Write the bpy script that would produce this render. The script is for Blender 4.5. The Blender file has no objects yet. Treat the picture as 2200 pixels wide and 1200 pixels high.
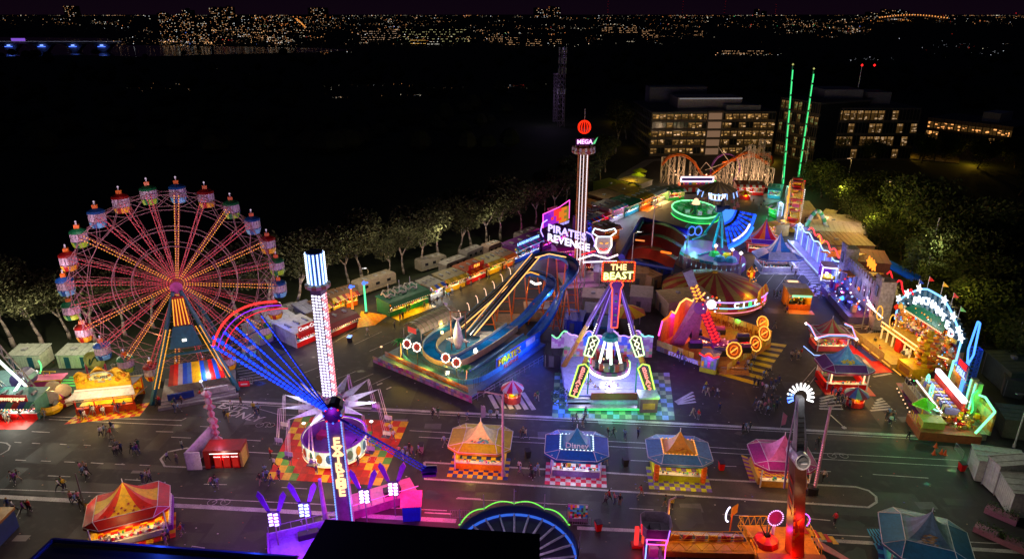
import bpy, math, random
from math import radians, sin, cos, pi, atan2, hypot
from mathutils import Vector, Matrix
R = random.Random(7)
V = Vector
FO, PT, CH = 1467.0, radians(21.25), 55.0
SP, CP = sin(PT), cos(PT)
COL = bpy.context.scene.collection

def P(px, py, z=0.0):
    "ground (or height z) point that the photograph shows at a pixel"
    rx, u = (px-1100)/FO, (600-py)/FO
    d = V((rx, CP+u*SP, -SP+u*CP))
    t = (z-CH)/d.z
    return V((d.x*t, d.y*t, z))
def HT(bx, by, ty):
    b = P(bx, by); k = (600-ty)/FO
    return CH + b.y*(k*CP-SP)/(CP+k*SP)
def MPP(px, py, z=0):
    a, b = P(px, py, z), P(px+1, py, z)
    return (b-a).length
RD = radians(-5.1)   # direction of the road

# ---------------------------------------------------------------- materials
_mc = {}
def c(r, g, b, ro=.6, me=0., var=.18, sc=1.5, coat=0.):
    k = (round(r,3), round(g,3), round(b,3), ro, me, var, sc, coat)
    if k in _mc: return _mc[k]
    mn = (r+g+b)/3; r, g, b = [max(.004, min(.85, mn+(v-mn)*1.3))*.85 for v in (r,g,b)]
    m = bpy.data.materials.new('surface'); m.use_nodes = True
    nt = m.node_tree; n = nt.nodes['Principled BSDF']
    n.inputs['Roughness'].default_value = ro; n.inputs['Metallic'].default_value = me
    n.inputs['Coat Weight'].default_value = coat
    tc = nt.nodes.new('ShaderNodeTexCoord'); no = nt.nodes.new('ShaderNodeTexNoise')
    no.inputs['Scale'].default_value = sc; no.inputs['Detail'].default_value = 5
    nt.links.new(tc.outputs['Object'], no.inputs['Vector'])
    mx = nt.nodes.new('ShaderNodeMix'); mx.data_type = 'RGBA'
    lo = 1-var; hi = 1+var
    mx.inputs[6].default_value = (r*lo, g*lo, b*lo, 1); mx.inputs[7].default_value = (min(1,r*hi), min(1,g*hi), min(1,b*hi), 1)
    mr = nt.nodes.new('ShaderNodeMapRange'); mr.inputs[1].default_value=.3; mr.inputs[2].default_value=.7
    nt.links.new(no.outputs['Fac'], mr.inputs[0]); nt.links.new(mr.outputs[0], mx.inputs[0])
    n2 = nt.nodes.new('ShaderNodeTexNoise'); n2.inputs['Scale'].default_value = 3.2; n2.inputs['Detail'].default_value = 7; n2.inputs['Roughness'].default_value = .7
    nt.links.new(tc.outputs['Object'], n2.inputs['Vector']); m2 = nt.nodes.new('ShaderNodeMapRange'); m2.inputs[1].default_value=.5; m2.inputs[2].default_value=.7; m2.inputs[3].default_value=0; m2.inputs[4].default_value=.55
    nt.links.new(n2.outputs['Fac'], m2.inputs[0]); mg = nt.nodes.new('ShaderNodeMix'); mg.data_type='RGBA'; mg.inputs[7].default_value=(r*.3+.01,g*.28+.008,b*.25+.006,1)
    nt.links.new(m2.outputs[0], mg.inputs[0]); nt.links.new(mx.outputs[2], mg.inputs[6]); nt.links.new(mg.outputs[2], n.inputs['Base Color'])
    _mc[k] = m; return m
def e(r, g, b, s=2.0):
    mx = max(r,g,b)
    if mx-min(r,g,b) > .35: r, g, b = [v if v > .9*mx else v*.72 for v in (r,g,b)]
    k = ('e', round(r,3), round(g,3), round(b,3), s)
    if k in _mc: return _mc[k]
    m = bpy.data.materials.new('emissive_glow'); m.use_nodes = True
    nt = m.node_tree; nt.nodes.clear()
    o = nt.nodes.new('ShaderNodeOutputMaterial'); n = nt.nodes.new('ShaderNodeEmission')
    n.inputs[0].default_value = (r, g, b, 1); n.inputs[1].default_value = s
    nt.links.new(n.outputs[0], o.inputs[0])
    m.cycles.emission_sampling = 'NONE'
    _mc[k] = m; return m
# palette
WHT=c(.75,.75,.75,.45); OFF=c(.6,.58,.52,.6); GRY=c(.3,.3,.3,.6); DGY=c(.08,.08,.085,.6); BLK=c(.015,.015,.018,.5)
STL=c(.42,.42,.44,.38,.6); RED=c(.55,.02,.02,.4); DRD=c(.25,.012,.02,.5); YEL=c(.75,.5,.03,.45); ORG=c(.7,.2,.02,.45)
BLU=c(.03,.12,.55,.4); DBL=c(.015,.04,.2,.5); SKY=c(.12,.4,.6,.4); GRN=c(.04,.35,.08,.5); DGN=c(.015,.12,.05,.6); PUR=c(.2,.04,.4,.5)
PNK=c(.65,.12,.3,.5); BRN=c(.16,.07,.03,.7); BEI=c(.45,.36,.24,.7); TAN=c(.3,.2,.12,.7); MAG=c(.5,.03,.35,.5)
eW=e(1,.95,.9,2.2); eWW=e(1,.78,.42,1.9); eY=e(1,.55,.07,1.7); eO=e(1,.22,.02,1.7); eR=e(1,.03,.04,1.7); eG=e(.1,1,.3,1.7); eC=e(.15,.75,1,1.7)
eB=e(.08,.2,1,2.6); eP=e(.6,.2,1,2.4); eM=e(1,.12,.75,2.2); eLB=e(.35,.55,1,2.2); eDB=e(.03,.08,1,1.6); ePK=e(1,.35,.45,1.6); eGY=e(.55,1,.35,1.6)

# ---------------------------------------------------------------- mesh builder
_tx = {}
def text_geo(s, ext):
    k = (s, ext)
    if k not in _tx:
        cu = bpy.data.curves.new('t', 'FONT'); cu.body = s; cu.size = 1; cu.extrude = ext; cu.align_x = 'CENTER'; cu.resolution_u = 2
        cu.offset = .015
        o = bpy.data.objects.new('t', cu); COL.objects.link(o)
        me = bpy.data.meshes.new_from_object(o.evaluated_get(bpy.context.evaluated_depsgraph_get()))
        _tx[k] = ([v.co.copy() for v in me.vertices], [tuple(p.vertices) for p in me.polygons])
        bpy.data.objects.remove(o); bpy.data.meshes.remove(me); bpy.data.curves.remove(cu)
    return _tx[k]
class MB:
    def __init__(s): s.v=[]; s.f=[]; s.m=[]; s.mats=[]
    def mi(s, m):
        if m not in s.mats: s.mats.append(m)
        return s.mats.index(m)
    def add(s, vs, fs, m):
        o = len(s.v); s.v += [tuple(v) for v in vs]; i = s.mi(m)
        for q in fs: s.f.append(tuple(a+o for a in q)); s.m.append(i)
        return s
    def box(s, x0, y0, z0, x1, y1, z1, m):
        vs = [(x,y,z) for z in (z0,z1) for x,y in ((x0,y0),(x1,y0),(x1,y1),(x0,y1))]
        return s.add(vs, [(3,2,1,0),(4,5,6,7),(0,1,5,4),(1,2,6,5),(2,3,7,6),(3,0,4,7)], m)
    def tube(s, a, b, r, m, n=6, r2=None):
        a, b = V(a), V(b); d = b-a
        if d.length < 1e-6: return s
        r2 = r if r2 is None else r2
        u = d.normalized(); w = u.cross(V((0,0,1)) if abs(u.z)<.9 else V((1,0,0))).normalized(); t = u.cross(w)
        vs = []
        for p, q in ((a,r),(b,r2)):
            for i in range(n):
                an = 2*pi*i/n; vs.append(p + w*q*cos(an) + t*q*sin(an))
        fs = [(i,(i+1)%n,n+(i+1)%n,n+i) for i in range(n)] + [tuple(range(n))[::-1], tuple(range(n,2*n))]
        return s.add(vs, fs, m)
    def path(s, pts, r, m, n=5, closed=False):
        q = list(pts) + ([pts[0]] if closed else [])
        for a, b in zip(q, q[1:]): s.tube(a, b, r, m, n)
        return s
    def slab(s, pts, t, m, m2=None):
        "polygon extruded by vector t"
        n = len(pts); pts = [V(p) for p in pts]; t = V(t)
        s.add(pts+[p+t for p in pts], [tuple(range(n))[::-1], tuple(range(n,2*n))], m)
        return s.add(pts+[p+t for p in pts], [(i,(i+1)%n,n+(i+1)%n,n+i) for i in range(n)], m2 or m)
    def quad(s, *p, m): return s.add(p, [tuple(range(len(p)))], m)
    def lathe(s, prof, n, ms, ctr=(0,0,0), sx=1, sy=1, a0=0):
        "profile [(r,z)], ms: list of materials cycled round"
        cx, cy, cz = ctr
        if not isinstance(ms, (list, tuple)): ms = [ms]
        for i in range(n):
            a, b = a0+2*pi*i/n, a0+2*pi*(i+1)/n
            for (r0,z0),(r1,z1) in zip(prof, prof[1:]):
                vs = [(cx+r0*cos(a)*sx,cy+r0*sin(a)*sy,cz+z0),(cx+r0*cos(b)*sx,cy+r0*sin(b)*sy,cz+z0),(cx+r1*cos(b)*sx,cy+r1*sin(b)*sy,cz+z1),(cx+r1*cos(a)*sx,cy+r1*sin(a)*sy,cz+z1)]
                if r0 < 1e-6: s.add([vs[0],vs[2],vs[3]], [(0,1,2)], ms[i%len(ms)])
                elif r1 < 1e-6: s.add(vs[:3], [(0,1,2)], ms[i%len(ms)])
                else: s.add(vs, [(0,1,2,3)], ms[i%len(ms)])
        return s
    def bulb(s, p, r, m):
        x,y,z = p
        return s.add([(x+r,y,z),(x,y+r,z),(x-r,y,z),(x,y-r,z),(x,y,z+r),(x,y,z-r)], [(0,1,4),(1,2,4),(2,3,4),(3,0,4),(1,0,5),(2,1,5),(3,2,5),(0,3,5)], m)
    def bulbs(s, a, b, n, r, m):
        a, b = V(a), V(b); ms = m if isinstance(m,(list,tuple)) else [m]
        for i in range(n): s.bulb(a.lerp(b, (i+.5)/n), r, ms[i%len(ms)])
        return s
    def text(s, st, size, m, o, xd=(1,0,0), yd=(0,0,1), ext=.06):
        vs, fs = text_geo(st, ext); o, xd, yd = V(o), V(xd).normalized(), V(yd).normalized(); zd = xd.cross(yd)
        return s.add([o + xd*v.x*size + yd*v.y*size + zd*v.z*size for v in vs], fs, m)
    def truss(s, a, b, w, r, m, n=8, up=None):
        "flat truss: two chords and a zigzag"
        a, b = V(a), V(b); d = (b-a).normalized(); u = V(up) if up else V((0,0,1)); u = (u - d*u.dot(d)).normalized()*w*.5
        s.tube(a+u, b+u, r, m, 4); s.tube(a-u, b-u, r, m, 4)
        for i in range(n):
            p, q = a.lerp(b,i/n), a.lerp(b,(i+1)/n); g = u if i%2 else -u
            s.tube(p+g, q-g, r*.7, m, 4)
        return s
    def tower(s, x, y, z0, z1, w, r, m, n=8):
        h = w/2; C = [(x-h,y-h),(x+h,y-h),(x+h,y+h),(x-h,y+h)]
        for q in C: s.tube((*q,z0),(*q,z1), r, m, 4)
        for i in range(n):
            a, b = z0+(z1-z0)*i/n, z0+(z1-z0)*(i+1)/n
            for k in range(4):
                p, q = C[k], C[(k+1)%4]
                s.tube((*p,a),(*q,b), r*.6, m, 4); s.tube((*p,b),(*q,b), r*.6, m, 4)
        return s
    def build(s, name, parent=None, world=False, smooth=False, **kw):
        me = bpy.data.meshes.new(name)
        vs = s.v
        if world and parent is not None:
            Mi = (Matrix.Translation(parent.location) @ Matrix.Rotation(parent.rotation_euler.z, 4, 'Z')).inverted()
            vs = [Mi @ V(v) for v in vs]
        me.from_pydata([tuple(v) for v in vs], [], s.f)
        for m in s.mats: me.materials.append(m)
        me.polygons.foreach_set('material_index', s.m)
        if smooth: me.polygons.foreach_set('use_smooth', [True]*len(s.f))
        me.update()
        o = bpy.data.objects.new(name, me); COL.objects.link(o)
        if parent is not None: o.parent = parent
        for k, v in kw.items(): o[k] = v
        return o
def split_build(mb, name, parent, world=False, **kw):
    "each loose piece of the builder becomes an object of its own"
    pr=list(range(len(mb.v)))
    def fd(i):
        while pr[i]!=i: pr[i]=pr[pr[i]]; i=pr[i]
        return i
    for f in mb.f:
        for k in f[1:]: pr[fd(f[0])]=fd(k)
    gr={}
    for f,m in zip(mb.f,mb.m): gr.setdefault(fd(f[0]),[]).append((f,m))
    for fs in gr.values():
        nb=MB(); mp={}
        for f,m in fs:
            for k in f:
                if k not in mp: mp[k]=len(nb.v); nb.v.append(mb.v[k])
            nb.f.append(tuple(mp[k] for k in f)); nb.m.append(nb.mi(mb.mats[m]))
        nb.build(name,parent,world,**kw)
def T(name, label, cat, loc, rz=0, group=None):
    o = bpy.data.objects.new(name, None); COL.objects.link(o); o.empty_display_size = .5
    o.location = loc; o.rotation_euler = (0,0,rz); o['label'] = label; o['category'] = cat
    if group: o['group'] = group
    return o
def dup(root, loc, rz=None, label=None, sc=None):
    r = root.copy(); COL.objects.link(r); r.location = loc
    if rz is not None: r.rotation_euler = (0,0,rz)
    if sc is not None: r.scale = sc if isinstance(sc,(tuple,list)) else (sc,sc,sc)
    if label: r['label'] = label
    for ch in list(root.children):
        q = ch.copy(); COL.objects.link(q); q.parent = r
        for g in list(ch.children):
            d = g.copy(); COL.objects.link(d); d.parent = q
    return r
def FR(a, b):
    "frame along a front base line given by two pixels: origin, angle, length"
    p, q = P(*a), P(*b); d = q-p
    return p, atan2(d.y, d.x), d.length
LF_ = 1.0
def lamp(loc, col, pw, r=.25, name='lamp'):
    l = bpy.data.lights.new(name, 'POINT'); l.energy = pw*LF_*.62; l.color = tuple(max(.03, min(1, sum(col)/3+(v-sum(col)/3)*1.25)) for v in col); l.shadow_soft_size = r
    o = bpy.data.objects.new(name, l); COL.objects.link(o); o.location = loc; return o
def LP(px, py, z, col, pw, r=.25): return lamp(P(px,py)+V((0,0,z)), col, pw, r)
WARM=(1,.62,.28); COOL=(.85,.9,1); CB=(.08,.16,1); CP_=(.5,.12,1); CM=(1,.12,.6); CR=(1,.1,.06); CY=(1,.58,.1); CG=(.1,1,.28); CO=(1,.36,.06)
def kindof(o, k='structure'): o['kind'] = k; return o
PRZ=[c(.7,.08,.08,.6),c(.8,.55,.05,.6),c(.1,.3,.7,.6),c(.75,.75,.72,.6),c(.6,.15,.5,.6),c(.15,.5,.2,.6),c(.75,.3,.05,.6),c(.2,.55,.6,.6),c(.05,.05,.06,.6)]
def prizes(mb, x0, x1, y0, y1, z0, z1, n, s=.22, pal=None):
    pal = pal or PRZ
    for _ in range(n):
        x, y, z, r = R.uniform(x0,x1), R.uniform(y0,y1), R.uniform(z0,z1), s*R.uniform(.6,1.2)
        m = R.choice(pal)
        if R.random() < .5: mb.box(x-r*.5,y-r*.5,z-r*.5,x+r*.5,y+r*.5,z+r*.6, m)
        else:
            mb.bulb((x,y,z), r*.7, m); mb.bulb((x,y,z+r*.7), r*.4, m)
# ================================================================ SETTING
sc = bpy.context.scene
w = bpy.data.worlds.new('World'); sc.world = w; w.use_nodes = True
nt = w.node_tree; bg = nt.nodes['Background']
tc = nt.nodes.new('ShaderNodeTexCoord'); sx = nt.nodes.new('ShaderNodeSeparateXYZ'); cr = nt.nodes.new('ShaderNodeValToRGB')
nt.links.new(tc.outputs['Generated'], sx.inputs[0]); nt.links.new(sx.outputs[2], cr.inputs[0]); nt.links.new(cr.outputs[0], bg.inputs[0])
cr.color_ramp.elements[0].position = 0; cr.color_ramp.elements[0].color = (.0042,.0014,.0045,1)
cr.color_ramp.elements[1].position = .12; cr.color_ramp.elements[1].color = (.0009,.0009,.0034,1)
bg.inputs[1].default_value = 1.0
sl = bpy.data.lights.new('night_fill', 'SUN'); sl.energy = .03; sl.angle = radians(.5); sl.color = (.4,.5,1)  # added dim blue fill so the dark land shows faintly
so = bpy.data.objects.new('night_fill', sl); COL.objects.link(so); so.rotation_euler = (radians(40), 0, radians(-30))
cam = bpy.data.cameras.new('camera'); co = bpy.data.objects.new('camera', cam); COL.objects.link(co)
co.location = (0,0,CH); co.rotation_euler = (radians(90)-PT, 0, 0); cam.sensor_width = 36; cam.lens = 36*FO/2200
cam.clip_start = .5; cam.clip_end = 60000; sc.camera = co
sc.view_settings.view_transform = 'Standard'; sc.view_settings.look = 'None'; sc.view_settings.exposure = 0; sc.view_settings.gamma = 1
sc.cycles.use_denoising = True; sc.cycles.sample_clamp_indirect = 1.0; sc.cycles.max_bounces = 4; sc.cycles.diffuse_bounces = 2
sc.cycles.glossy_bounces = 2; sc.cycles.transparent_max_bounces = 6; sc.cycles.use_light_tree = True; sc.cycles.caustics_reflective = False

def noisy(name, c1, c2, scale, ro=.85, bump=.3, c3=None, bs=30):
    m = bpy.data.materials.new(name); m.use_nodes = True; nt = m.node_tree; n = nt.nodes['Principled BSDF']
    tc = nt.nodes.new('ShaderNodeTexCoord'); a = nt.nodes.new('ShaderNodeTexNoise'); a.inputs['Scale'].default_value = scale; a.inputs['Detail'].default_value = 8
    nt.links.new(tc.outputs['Object'], a.inputs['Vector'])
    r = nt.nodes.new('ShaderNodeValToRGB'); r.color_ramp.elements[0].position=.35; r.color_ramp.elements[0].color=(*c1,1)
    r.color_ramp.elements[1].position=.65; r.color_ramp.elements[1].color=(*c2,1)
    nt.links.new(a.outputs['Fac'], r.inputs[0]); out = r.outputs[0]
    if c3:
        b = nt.nodes.new('ShaderNodeTexNoise'); b.inputs['Scale'].default_value = scale*14; b.inputs['Detail'].default_value = 4
        nt.links.new(tc.outputs['Object'], b.inputs['Vector'])
        mr = nt.nodes.new('ShaderNodeMapRange'); mr.inputs[1].default_value=.52; mr.inputs[2].default_value=.72
        nt.links.new(b.outputs['Fac'], mr.inputs[0])
        mx = nt.nodes.new('ShaderNodeMix'); mx.data_type='RGBA'; nt.links.new(mr.outputs[0], mx.inputs[0]); nt.links.new(out, mx.inputs[6]); mx.inputs[7].default_value=(*c3,1); out = mx.outputs[2]
    nt.links.new(out, n.inputs['Base Color'])
    bn = nt.nodes.new('ShaderNodeTexNoise'); bn.inputs['Scale'].default_value = bs; nt.links.new(tc.outputs['Object'], bn.inputs['Vector'])
    bp = nt.nodes.new('ShaderNodeBump'); bp.inputs['Strength'].default_value = bump; bp.inputs['Distance'].default_value=.03
    nt.links.new(bn.outputs['Fac'], bp.inputs['Height']); nt.links.new(bp.outputs[0], n.inputs['Normal'])
    n.inputs['Roughness'].default_value = ro
    return m
M_GR = noisy('grass_ground', (.012,.02,.006), (.03,.04,.015), .05)
M_AS = noisy('asphalt', (.014,.0135,.015), (.03,.0285,.03), .06, .74, .3, (.042,.04,.039), 6)
M_BR = noisy('island_paving', (.05,.042,.036), (.075,.062,.05), .4, .8, .5, (.04,.035,.03), 5)
M_PV = noisy('concrete_path', (.16,.15,.14), (.24,.23,.21), .3, .8)
M_PT = noisy('road_paint', (.3,.29,.29), (.5,.49,.48), .5, .6, .1, (.1,.1,.1))
# ground
g = MB(); S = 40000
g.quad((-S,-300,-.01),(S,-300,-.01),(S,S,-.01),(-S,S,-.01), m=M_GR); kindof(g.build('ground'))
def sheet(name, pts, z, m, kind='structure'):
    mb = MB(); mb.quad(*[(*P(x,y).xy, z) for x,y in pts], m=m); o = mb.build(name); o['kind'] = kind; return o
sheet('fairground_asphalt', [(-900,900),(-300,800),(0,796),(300,780),(600,735),(780,640),(1000,560),(1180,490),(1330,405),(1400,330),(1660,330),(1700,400),(1800,520),(1900,620),(2050,760),(2220,960),(2500,1100),(2900,1300),(2900,2600),(-900,2600)], 0, M_AS)
# roads right behind trees
def strip(mb, pts, wd, z, m, wpts=False):
    q = [p if wpts else P(*p) for p in pts]; n = len(q); L=[]; Rr=[]
    for i in range(n):
        d = (q[min(i+1,n-1)]-q[max(i-1,0)]); d.z = 0; d.normalize(); s = V((-d.y,d.x,0))*wd/2
        L.append((q[i].x+s.x,q[i].y+s.y,z)); Rr.append((q[i].x-s.x,q[i].y-s.y,z))
    for i in range(n-1): mb.quad(Rr[i],Rr[i+1],L[i+1],L[i], m=m)
mb = MB(); strip(mb, [(2400,800),(2160,665),(2080,620),(2000,560),(1900,470)], 7, .004, M_AS); kindof(mb.build('road'))
mb = MB(); strip(mb, [(1350,330),(1400,327),(1700,327),(1950,335),(2300,350)], 8, .004, M_AS); kindof(mb.build('access_road'))
mb = MB(); strip(mb, [(1255,470),(1300,420),(1345,375),(1395,345),(1430,342)], 4, .004, M_PV); kindof(mb.build('path'))
# water
m = bpy.data.materials.new('river_water'); m.use_nodes=True; n = m.node_tree.nodes['Principled BSDF']
n.inputs['Base Color'].default_value=(.004,.008,.02,1); n.inputs['Roughness'].default_value=.12
tcx = m.node_tree.nodes.new('ShaderNodeTexCoord'); nn = m.node_tree.nodes.new('ShaderNodeTexNoise'); nn.inputs['Scale'].default_value=.06
m.node_tree.links.new(tcx.outputs['Object'], nn.inputs['Vector'])
bp = m.node_tree.nodes.new('ShaderNodeBump'); bp.inputs['Strength'].default_value=.14; bp.inputs['Distance'].default_value=3
m.node_tree.links.new(nn.outputs['Fac'], bp.inputs['Height']); m.node_tree.links.new(bp.outputs[0], n.inputs['Normal'])
mb = MB(); mb.quad(*[(*P(x,y).xy,.0) for x,y in [(-500,138),(-100,124),(150,118),(300,122),(430,118),(700,112),(760,108),(700,104),(430,99),(260,97),(230,82),(-500,76)]], m=m); kindof(mb.build('river'))
# pavement island & markings
def rnd_island(name, pts, m, z=.12):
    mb = MB(); q = [(*P(x,y).xy,0) for x,y in pts]; mb.slab(q,(0,0,z),m,M_PV); return kindof(mb.build(name))
isl = [(-300,1005),(0,1012),(700,983-2),(912,992),(1092,1003),(1290,1014),(1540,1030),(1838,1045),(1866,1053),(1882,1066),(1883,1078),(1866,1089),(1540,1068),(1245,1049),(912,1028),(905,1010)]
rnd_island('median_island', isl[3:-1], M_BR, .022)
rnd_island('traffic_island', [(345,985),(360,970),(400,962),(470,965),(520,975),(520,1000),(405,1003),(354,1001)], M_BR, .022)
mk = MB(); Z=.007; PP=[]
def ln(pts, wd=.15, z=Z): strip(mk, pts, wd, z, M_PT)
isl_l = isl[3:-1]
strip(mk, isl_l+[isl_l[0]], .32, .027, M_PT)
strip(mk, [(345,985),(360,970),(400,962),(470,965),(520,975),(520,1000),(405,1003),(354,1001),(345,985)], .28, .027, M_PT)
ln([(-60,822),(170,905-60)],.1)
ln([(360,853),(456,859),(920,883),(1540,913),(2100,943)], .55); ln([(360,857),(456,864),(920,889),(1540,919),(2100,949)], .15)
ln([(100,894),(390,902),(400,897)],.14); ln([(105,900),(390,913)],.12)
ln([(880,924),(1100,937),(1390,951),(1560,962),(2065,988)],.12); ln([(900,938),(1390,962),(1745,984),(2090,1003)],.12)
ln([(460,966),(600,974)],.14)
ln([(-50,1048),(0,1050),(233,1058),(400,1069),(708,1083),(960,1096)],.14); ln([(1700,1143),(2250,1172)],.14)
ln([(-50,1064),(0,1066),(185,1076),(440,1088),(694,1102),(980,1118)],.7); ln([(1240,1133),(1390,1140),(1750,1158),(2250,1188)],.55)
ln([(980,1070),(1250,1084)],.1)
ln([(912,1100),(970,1103)],.2)
for a,b,y,y2 in [(68,107,926,928),(31,46,949,950),(69,86,951,952),(129,143,953,954),(180,195,955,956),(233,247,957,958),(33,56,987,988),(88,109,989,990),(138,161,991,992),(195,222,993,995),(247,268,996,997),(300,323,998,999),(103,151,1021,1023),(268,303,1029,1031),(368,410,938,940),(520,560,944,946),(438,487,1039,1040),(605,660,1046,1049),(983,1033,1068,1071),(1175,1222,1081,1083),(1352,1404,1091,1094),(1355,1400,988,990),(1740,1784,1113,1117),(1548,1582,1000,1001),(1740,1785,1010,1012),(1875,1995,1018,1026),(1552,1608,1104,1107),(780,860,962,966),(335,372,926,927),(430,470,915,917)]: ln([(a,y),(b,y2)],.14)
ln([(0,949),(14,951),(22,957),(18,966),(0,976)],.2)
# parking and lane lines on the square
for i in range(9): ln([(1700+i*36,880-i*21-30),(1752+i*30,818-i*19-30)],.09)
for i in range(7): ln([(1610+i*28,655+i*4-40),(1650+i*26,610+i*3-40)],.08)
for i in range(6): ln([(760+i*34,740+i*14),(820+i*34,712+i*15)],.08)
for i in range(6): ln([(600+i*40,800+i*5),(650+i*38,782+i*5)],.08)
ln([(700,745),(880,640),(1010,590)],.1); ln([(860,655),(980,608),(1100,565)],.09); ln([(530,870),(600,890),(700,893)],.1)
def hatch(q, n, wd=.5):
    a,b,cc,d = q
    for i in range(n):
        t=(i+.5)/n; ln([(a[0]+(d[0]-a[0])*t,a[1]+(d[1]-a[1])*t),(b[0]+(cc[0]-b[0])*t,b[1]+(cc[1]-b[1])*t)],wd)
hatch([(1882,763),(1890,757),(1917,805),(1876,812)],7,.4); hatch([(1858,700),(1862,695),(1900,745),(1862,768)],5,.35)
hatch([(1762,853),(1800,840),(1812,882),(1760,880)],5,.4); hatch([(1885,857),(1893,852),(1920,880),(1868,884)],5,.4)
hatch([(1450,862),(1488,838),(1496,866),(1456,868)],4,.4); hatch([(1045,848),(1060,876),(1155,880),(1130,842)],6,.7)
hatch([(500,770),(545,765),(575,815),(520,825)],9,.15); hatch([(1810,690),(1850,682),(1880,700),(1820,706)],5,.3)
hatch([(800,822),(812,818),(850,835),(840,840)],2,.3)
for t_, x, y in (('EXIT',490,880),('ONLY',518,898)):
    q=P(x,y); mk.text(t_,2.2,M_PT,(q.x,q.y,Z),(cos(-.35),sin(-.35),0),(sin(.5),cos(.5),0),0.0001)
for x,y in ((800,985),(205,1090),(570,912),(1800,978),(470,1078)):
    q=P(x,y)
    for dx in (-.8,.8): mk.path([V((q.x+dx+.55*cos(a),q.y+.55*sin(a),Z)) for a in [k*pi/5 for k in range(10)]],.035,M_PT,3,True)
    mk.path([V((q.x-.8,q.y,Z)),V((q.x-.2,q.y+.6,Z)),V((q.x+.4,q.y+.6,Z)),V((q.x+.8,q.y,Z))],.035,M_PT,3)
ln([(10,1118),(35,1110),(42,1095)],.1); ln([(410,1180),(412,1172),(440,1176)],.12)
kindof(mk.build('road_markings'))
# resurfaced patches, oil stains and cable covers
r9=random.Random(99); mp=MB(); mq=MB()
MPA=noisy('old_patch',(.014,.014,.015),(.024,.023,.023),.5,.55,.3,(.035,.033,.03),9); MST=noisy('stain',(.012,.011,.011),(.022,.021,.02),.9,.35,.1)
for k in range(60):
    x,y=r9.uniform(-50,2100),r9.uniform(560 if r9.random()<.3 else 860,1190); q=P(x,y)
    if x<700 and y<830: continue
    L_,W_=r9.uniform(1.5,9),r9.uniform(.6,2.4); an=RD+(0 if r9.random()<.6 else 1.57); d=V((cos(an),sin(an),0))*L_; s_=V((-sin(an),cos(an),0))*W_
    mp.quad(*[(p.x,p.y,.003+.00002*k) for p in (q-d-s_,q+d-s_,q+d+s_,q-d+s_)],m=MPA)
for k in range(90):
    q=P(r9.uniform(0,2050),r9.uniform(650,1190)); rr_=r9.uniform(.2,1.1); mq.quad(*[(q.x+rr_*r9.uniform(.5,1.2)*cos(j*pi/5)*1.5,q.y+rr_*r9.uniform(.5,1.2)*sin(j*pi/5),.0055+.00001*k) for j in range(10)],m=MST)
kindof(mp.build('asphalt_patches')); kindof(mq.build('oil_stains'))
lt=MB()
for k in range(420):
    q=P(r9.uniform(0,2080),r9.uniform(620,1195)); s_=r9.uniform(.05,.16); a_=r9.random()*3; lt.slab([(q.x+s_*cos(a_+j*1.57),q.y+s_*sin(a_+j*1.57)*.7,.012) for j in range(4)],(0,0,.02),r9.choice((c(.5,.5,.48),c(.4,.3,.2),c(.3,.05,.05),c(.1,.1,.3))))
lt.build('litter',label='scraps of paper and cups littering the roads',kind='stuff')
# manholes and patches
mb=MB()
for x,y,s_ in ((800,870,1.6),(860,905,1.0),(1240,1029,1.2),(46,1155,.8),(1300,905,1),(930,915,1.2),(700,1010,1),(1485,1090,1.3),(1990,1085,1.1),(545,905,1.2),(1180,935,1.6),(300,1010,.9),(1950,900,1.2)):
    q=P(x,y); mb.quad((q.x-s_,q.y-s_*.6,.004),(q.x+s_,q.y-s_*.6,.004),(q.x+s_,q.y+s_*.6,.004),(q.x-s_,q.y+s_*.6,.004),m=M_PV if s_<1.1 else DGY)
kindof(mb.build('ground_covers'))

# ================================================================ FAR CITY
cols = [(e(1,.62,.22,1.0),34),(e(1,.76,.4,1.1),34),(e(1,.88,.65,1.3),26),(e(.9,.95,1,1.3),14),(e(1,.4,.1,1.0),8),(e(1,.08,.05,1.2),2),(e(.1,1,.5,.9),1),(e(.2,.35,1,1.2),1),(e(1,.6,.2,.5),50),(e(.8,.7,.5,.35),40)]
cm = [m for m,k in cols for _ in range(k)]
M_DK=c(.05,.05,.055,.8)
def clight(mb, px, py, s=1., z=8, m=None):
    py=max(py,33.5); q=P(px,py,z); r=MPP(px,py,z)*s*.44
    m = m or R.choice(cm)
    mb.bulb(q, min(r,14), m)
cl=MB()
def cluster(n,x0,x1,y0,y1,pw=1.,s=1.,m=None):
    cs=[(R.uniform(x0,x1), y0+(y1-y0)*R.random()**pw, R.uniform(4,34), R.uniform(.6,3.2), R.choice(cm)) for _ in range(max(3,n//11))]
    for _ in range(n):
        cx,cy,sx_,sy_,cmat=R.choice(cs); far=.35+.65*min(1,(cy-28)/30)
        x,y=(R.gauss(cx,sx_),R.gauss(cy,sy_*far)) if R.random()<.84 else (R.uniform(x0,x1),y0+(y1-y0)*R.random()**pw)
        clight(cl, x, y, s*R.choice((.5,.7,.8,1.0,1.2,1.8)), R.choice((4,8,15,25)), m or (cmat if R.random()<.55 else R.choice(cm)))
cluster(200,0,420,27,55); cluster(560,350,700,28,95,1,1.25); cluster(240,350,560,35,92,1,1.3,e(1,.72,.3,1.7)); cluster(260,600,900,30,70); cluster(260,250,620,60,98,1,1.1)
cluster(430,700,1480,30,62,1.3); cluster(230,740,1060,60,96,1,1.2); cluster(160,1050,1480,55,100)
cluster(500,1460,2200,30,60,1.6); cluster(200,1680,1850,45,72,1,1.1); cluster(60,1480,2200,60,125,1.2,.8,None); cluster(40,1850,2200,70,130,1,.9,e(.85,.9,1,1.3))
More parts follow.
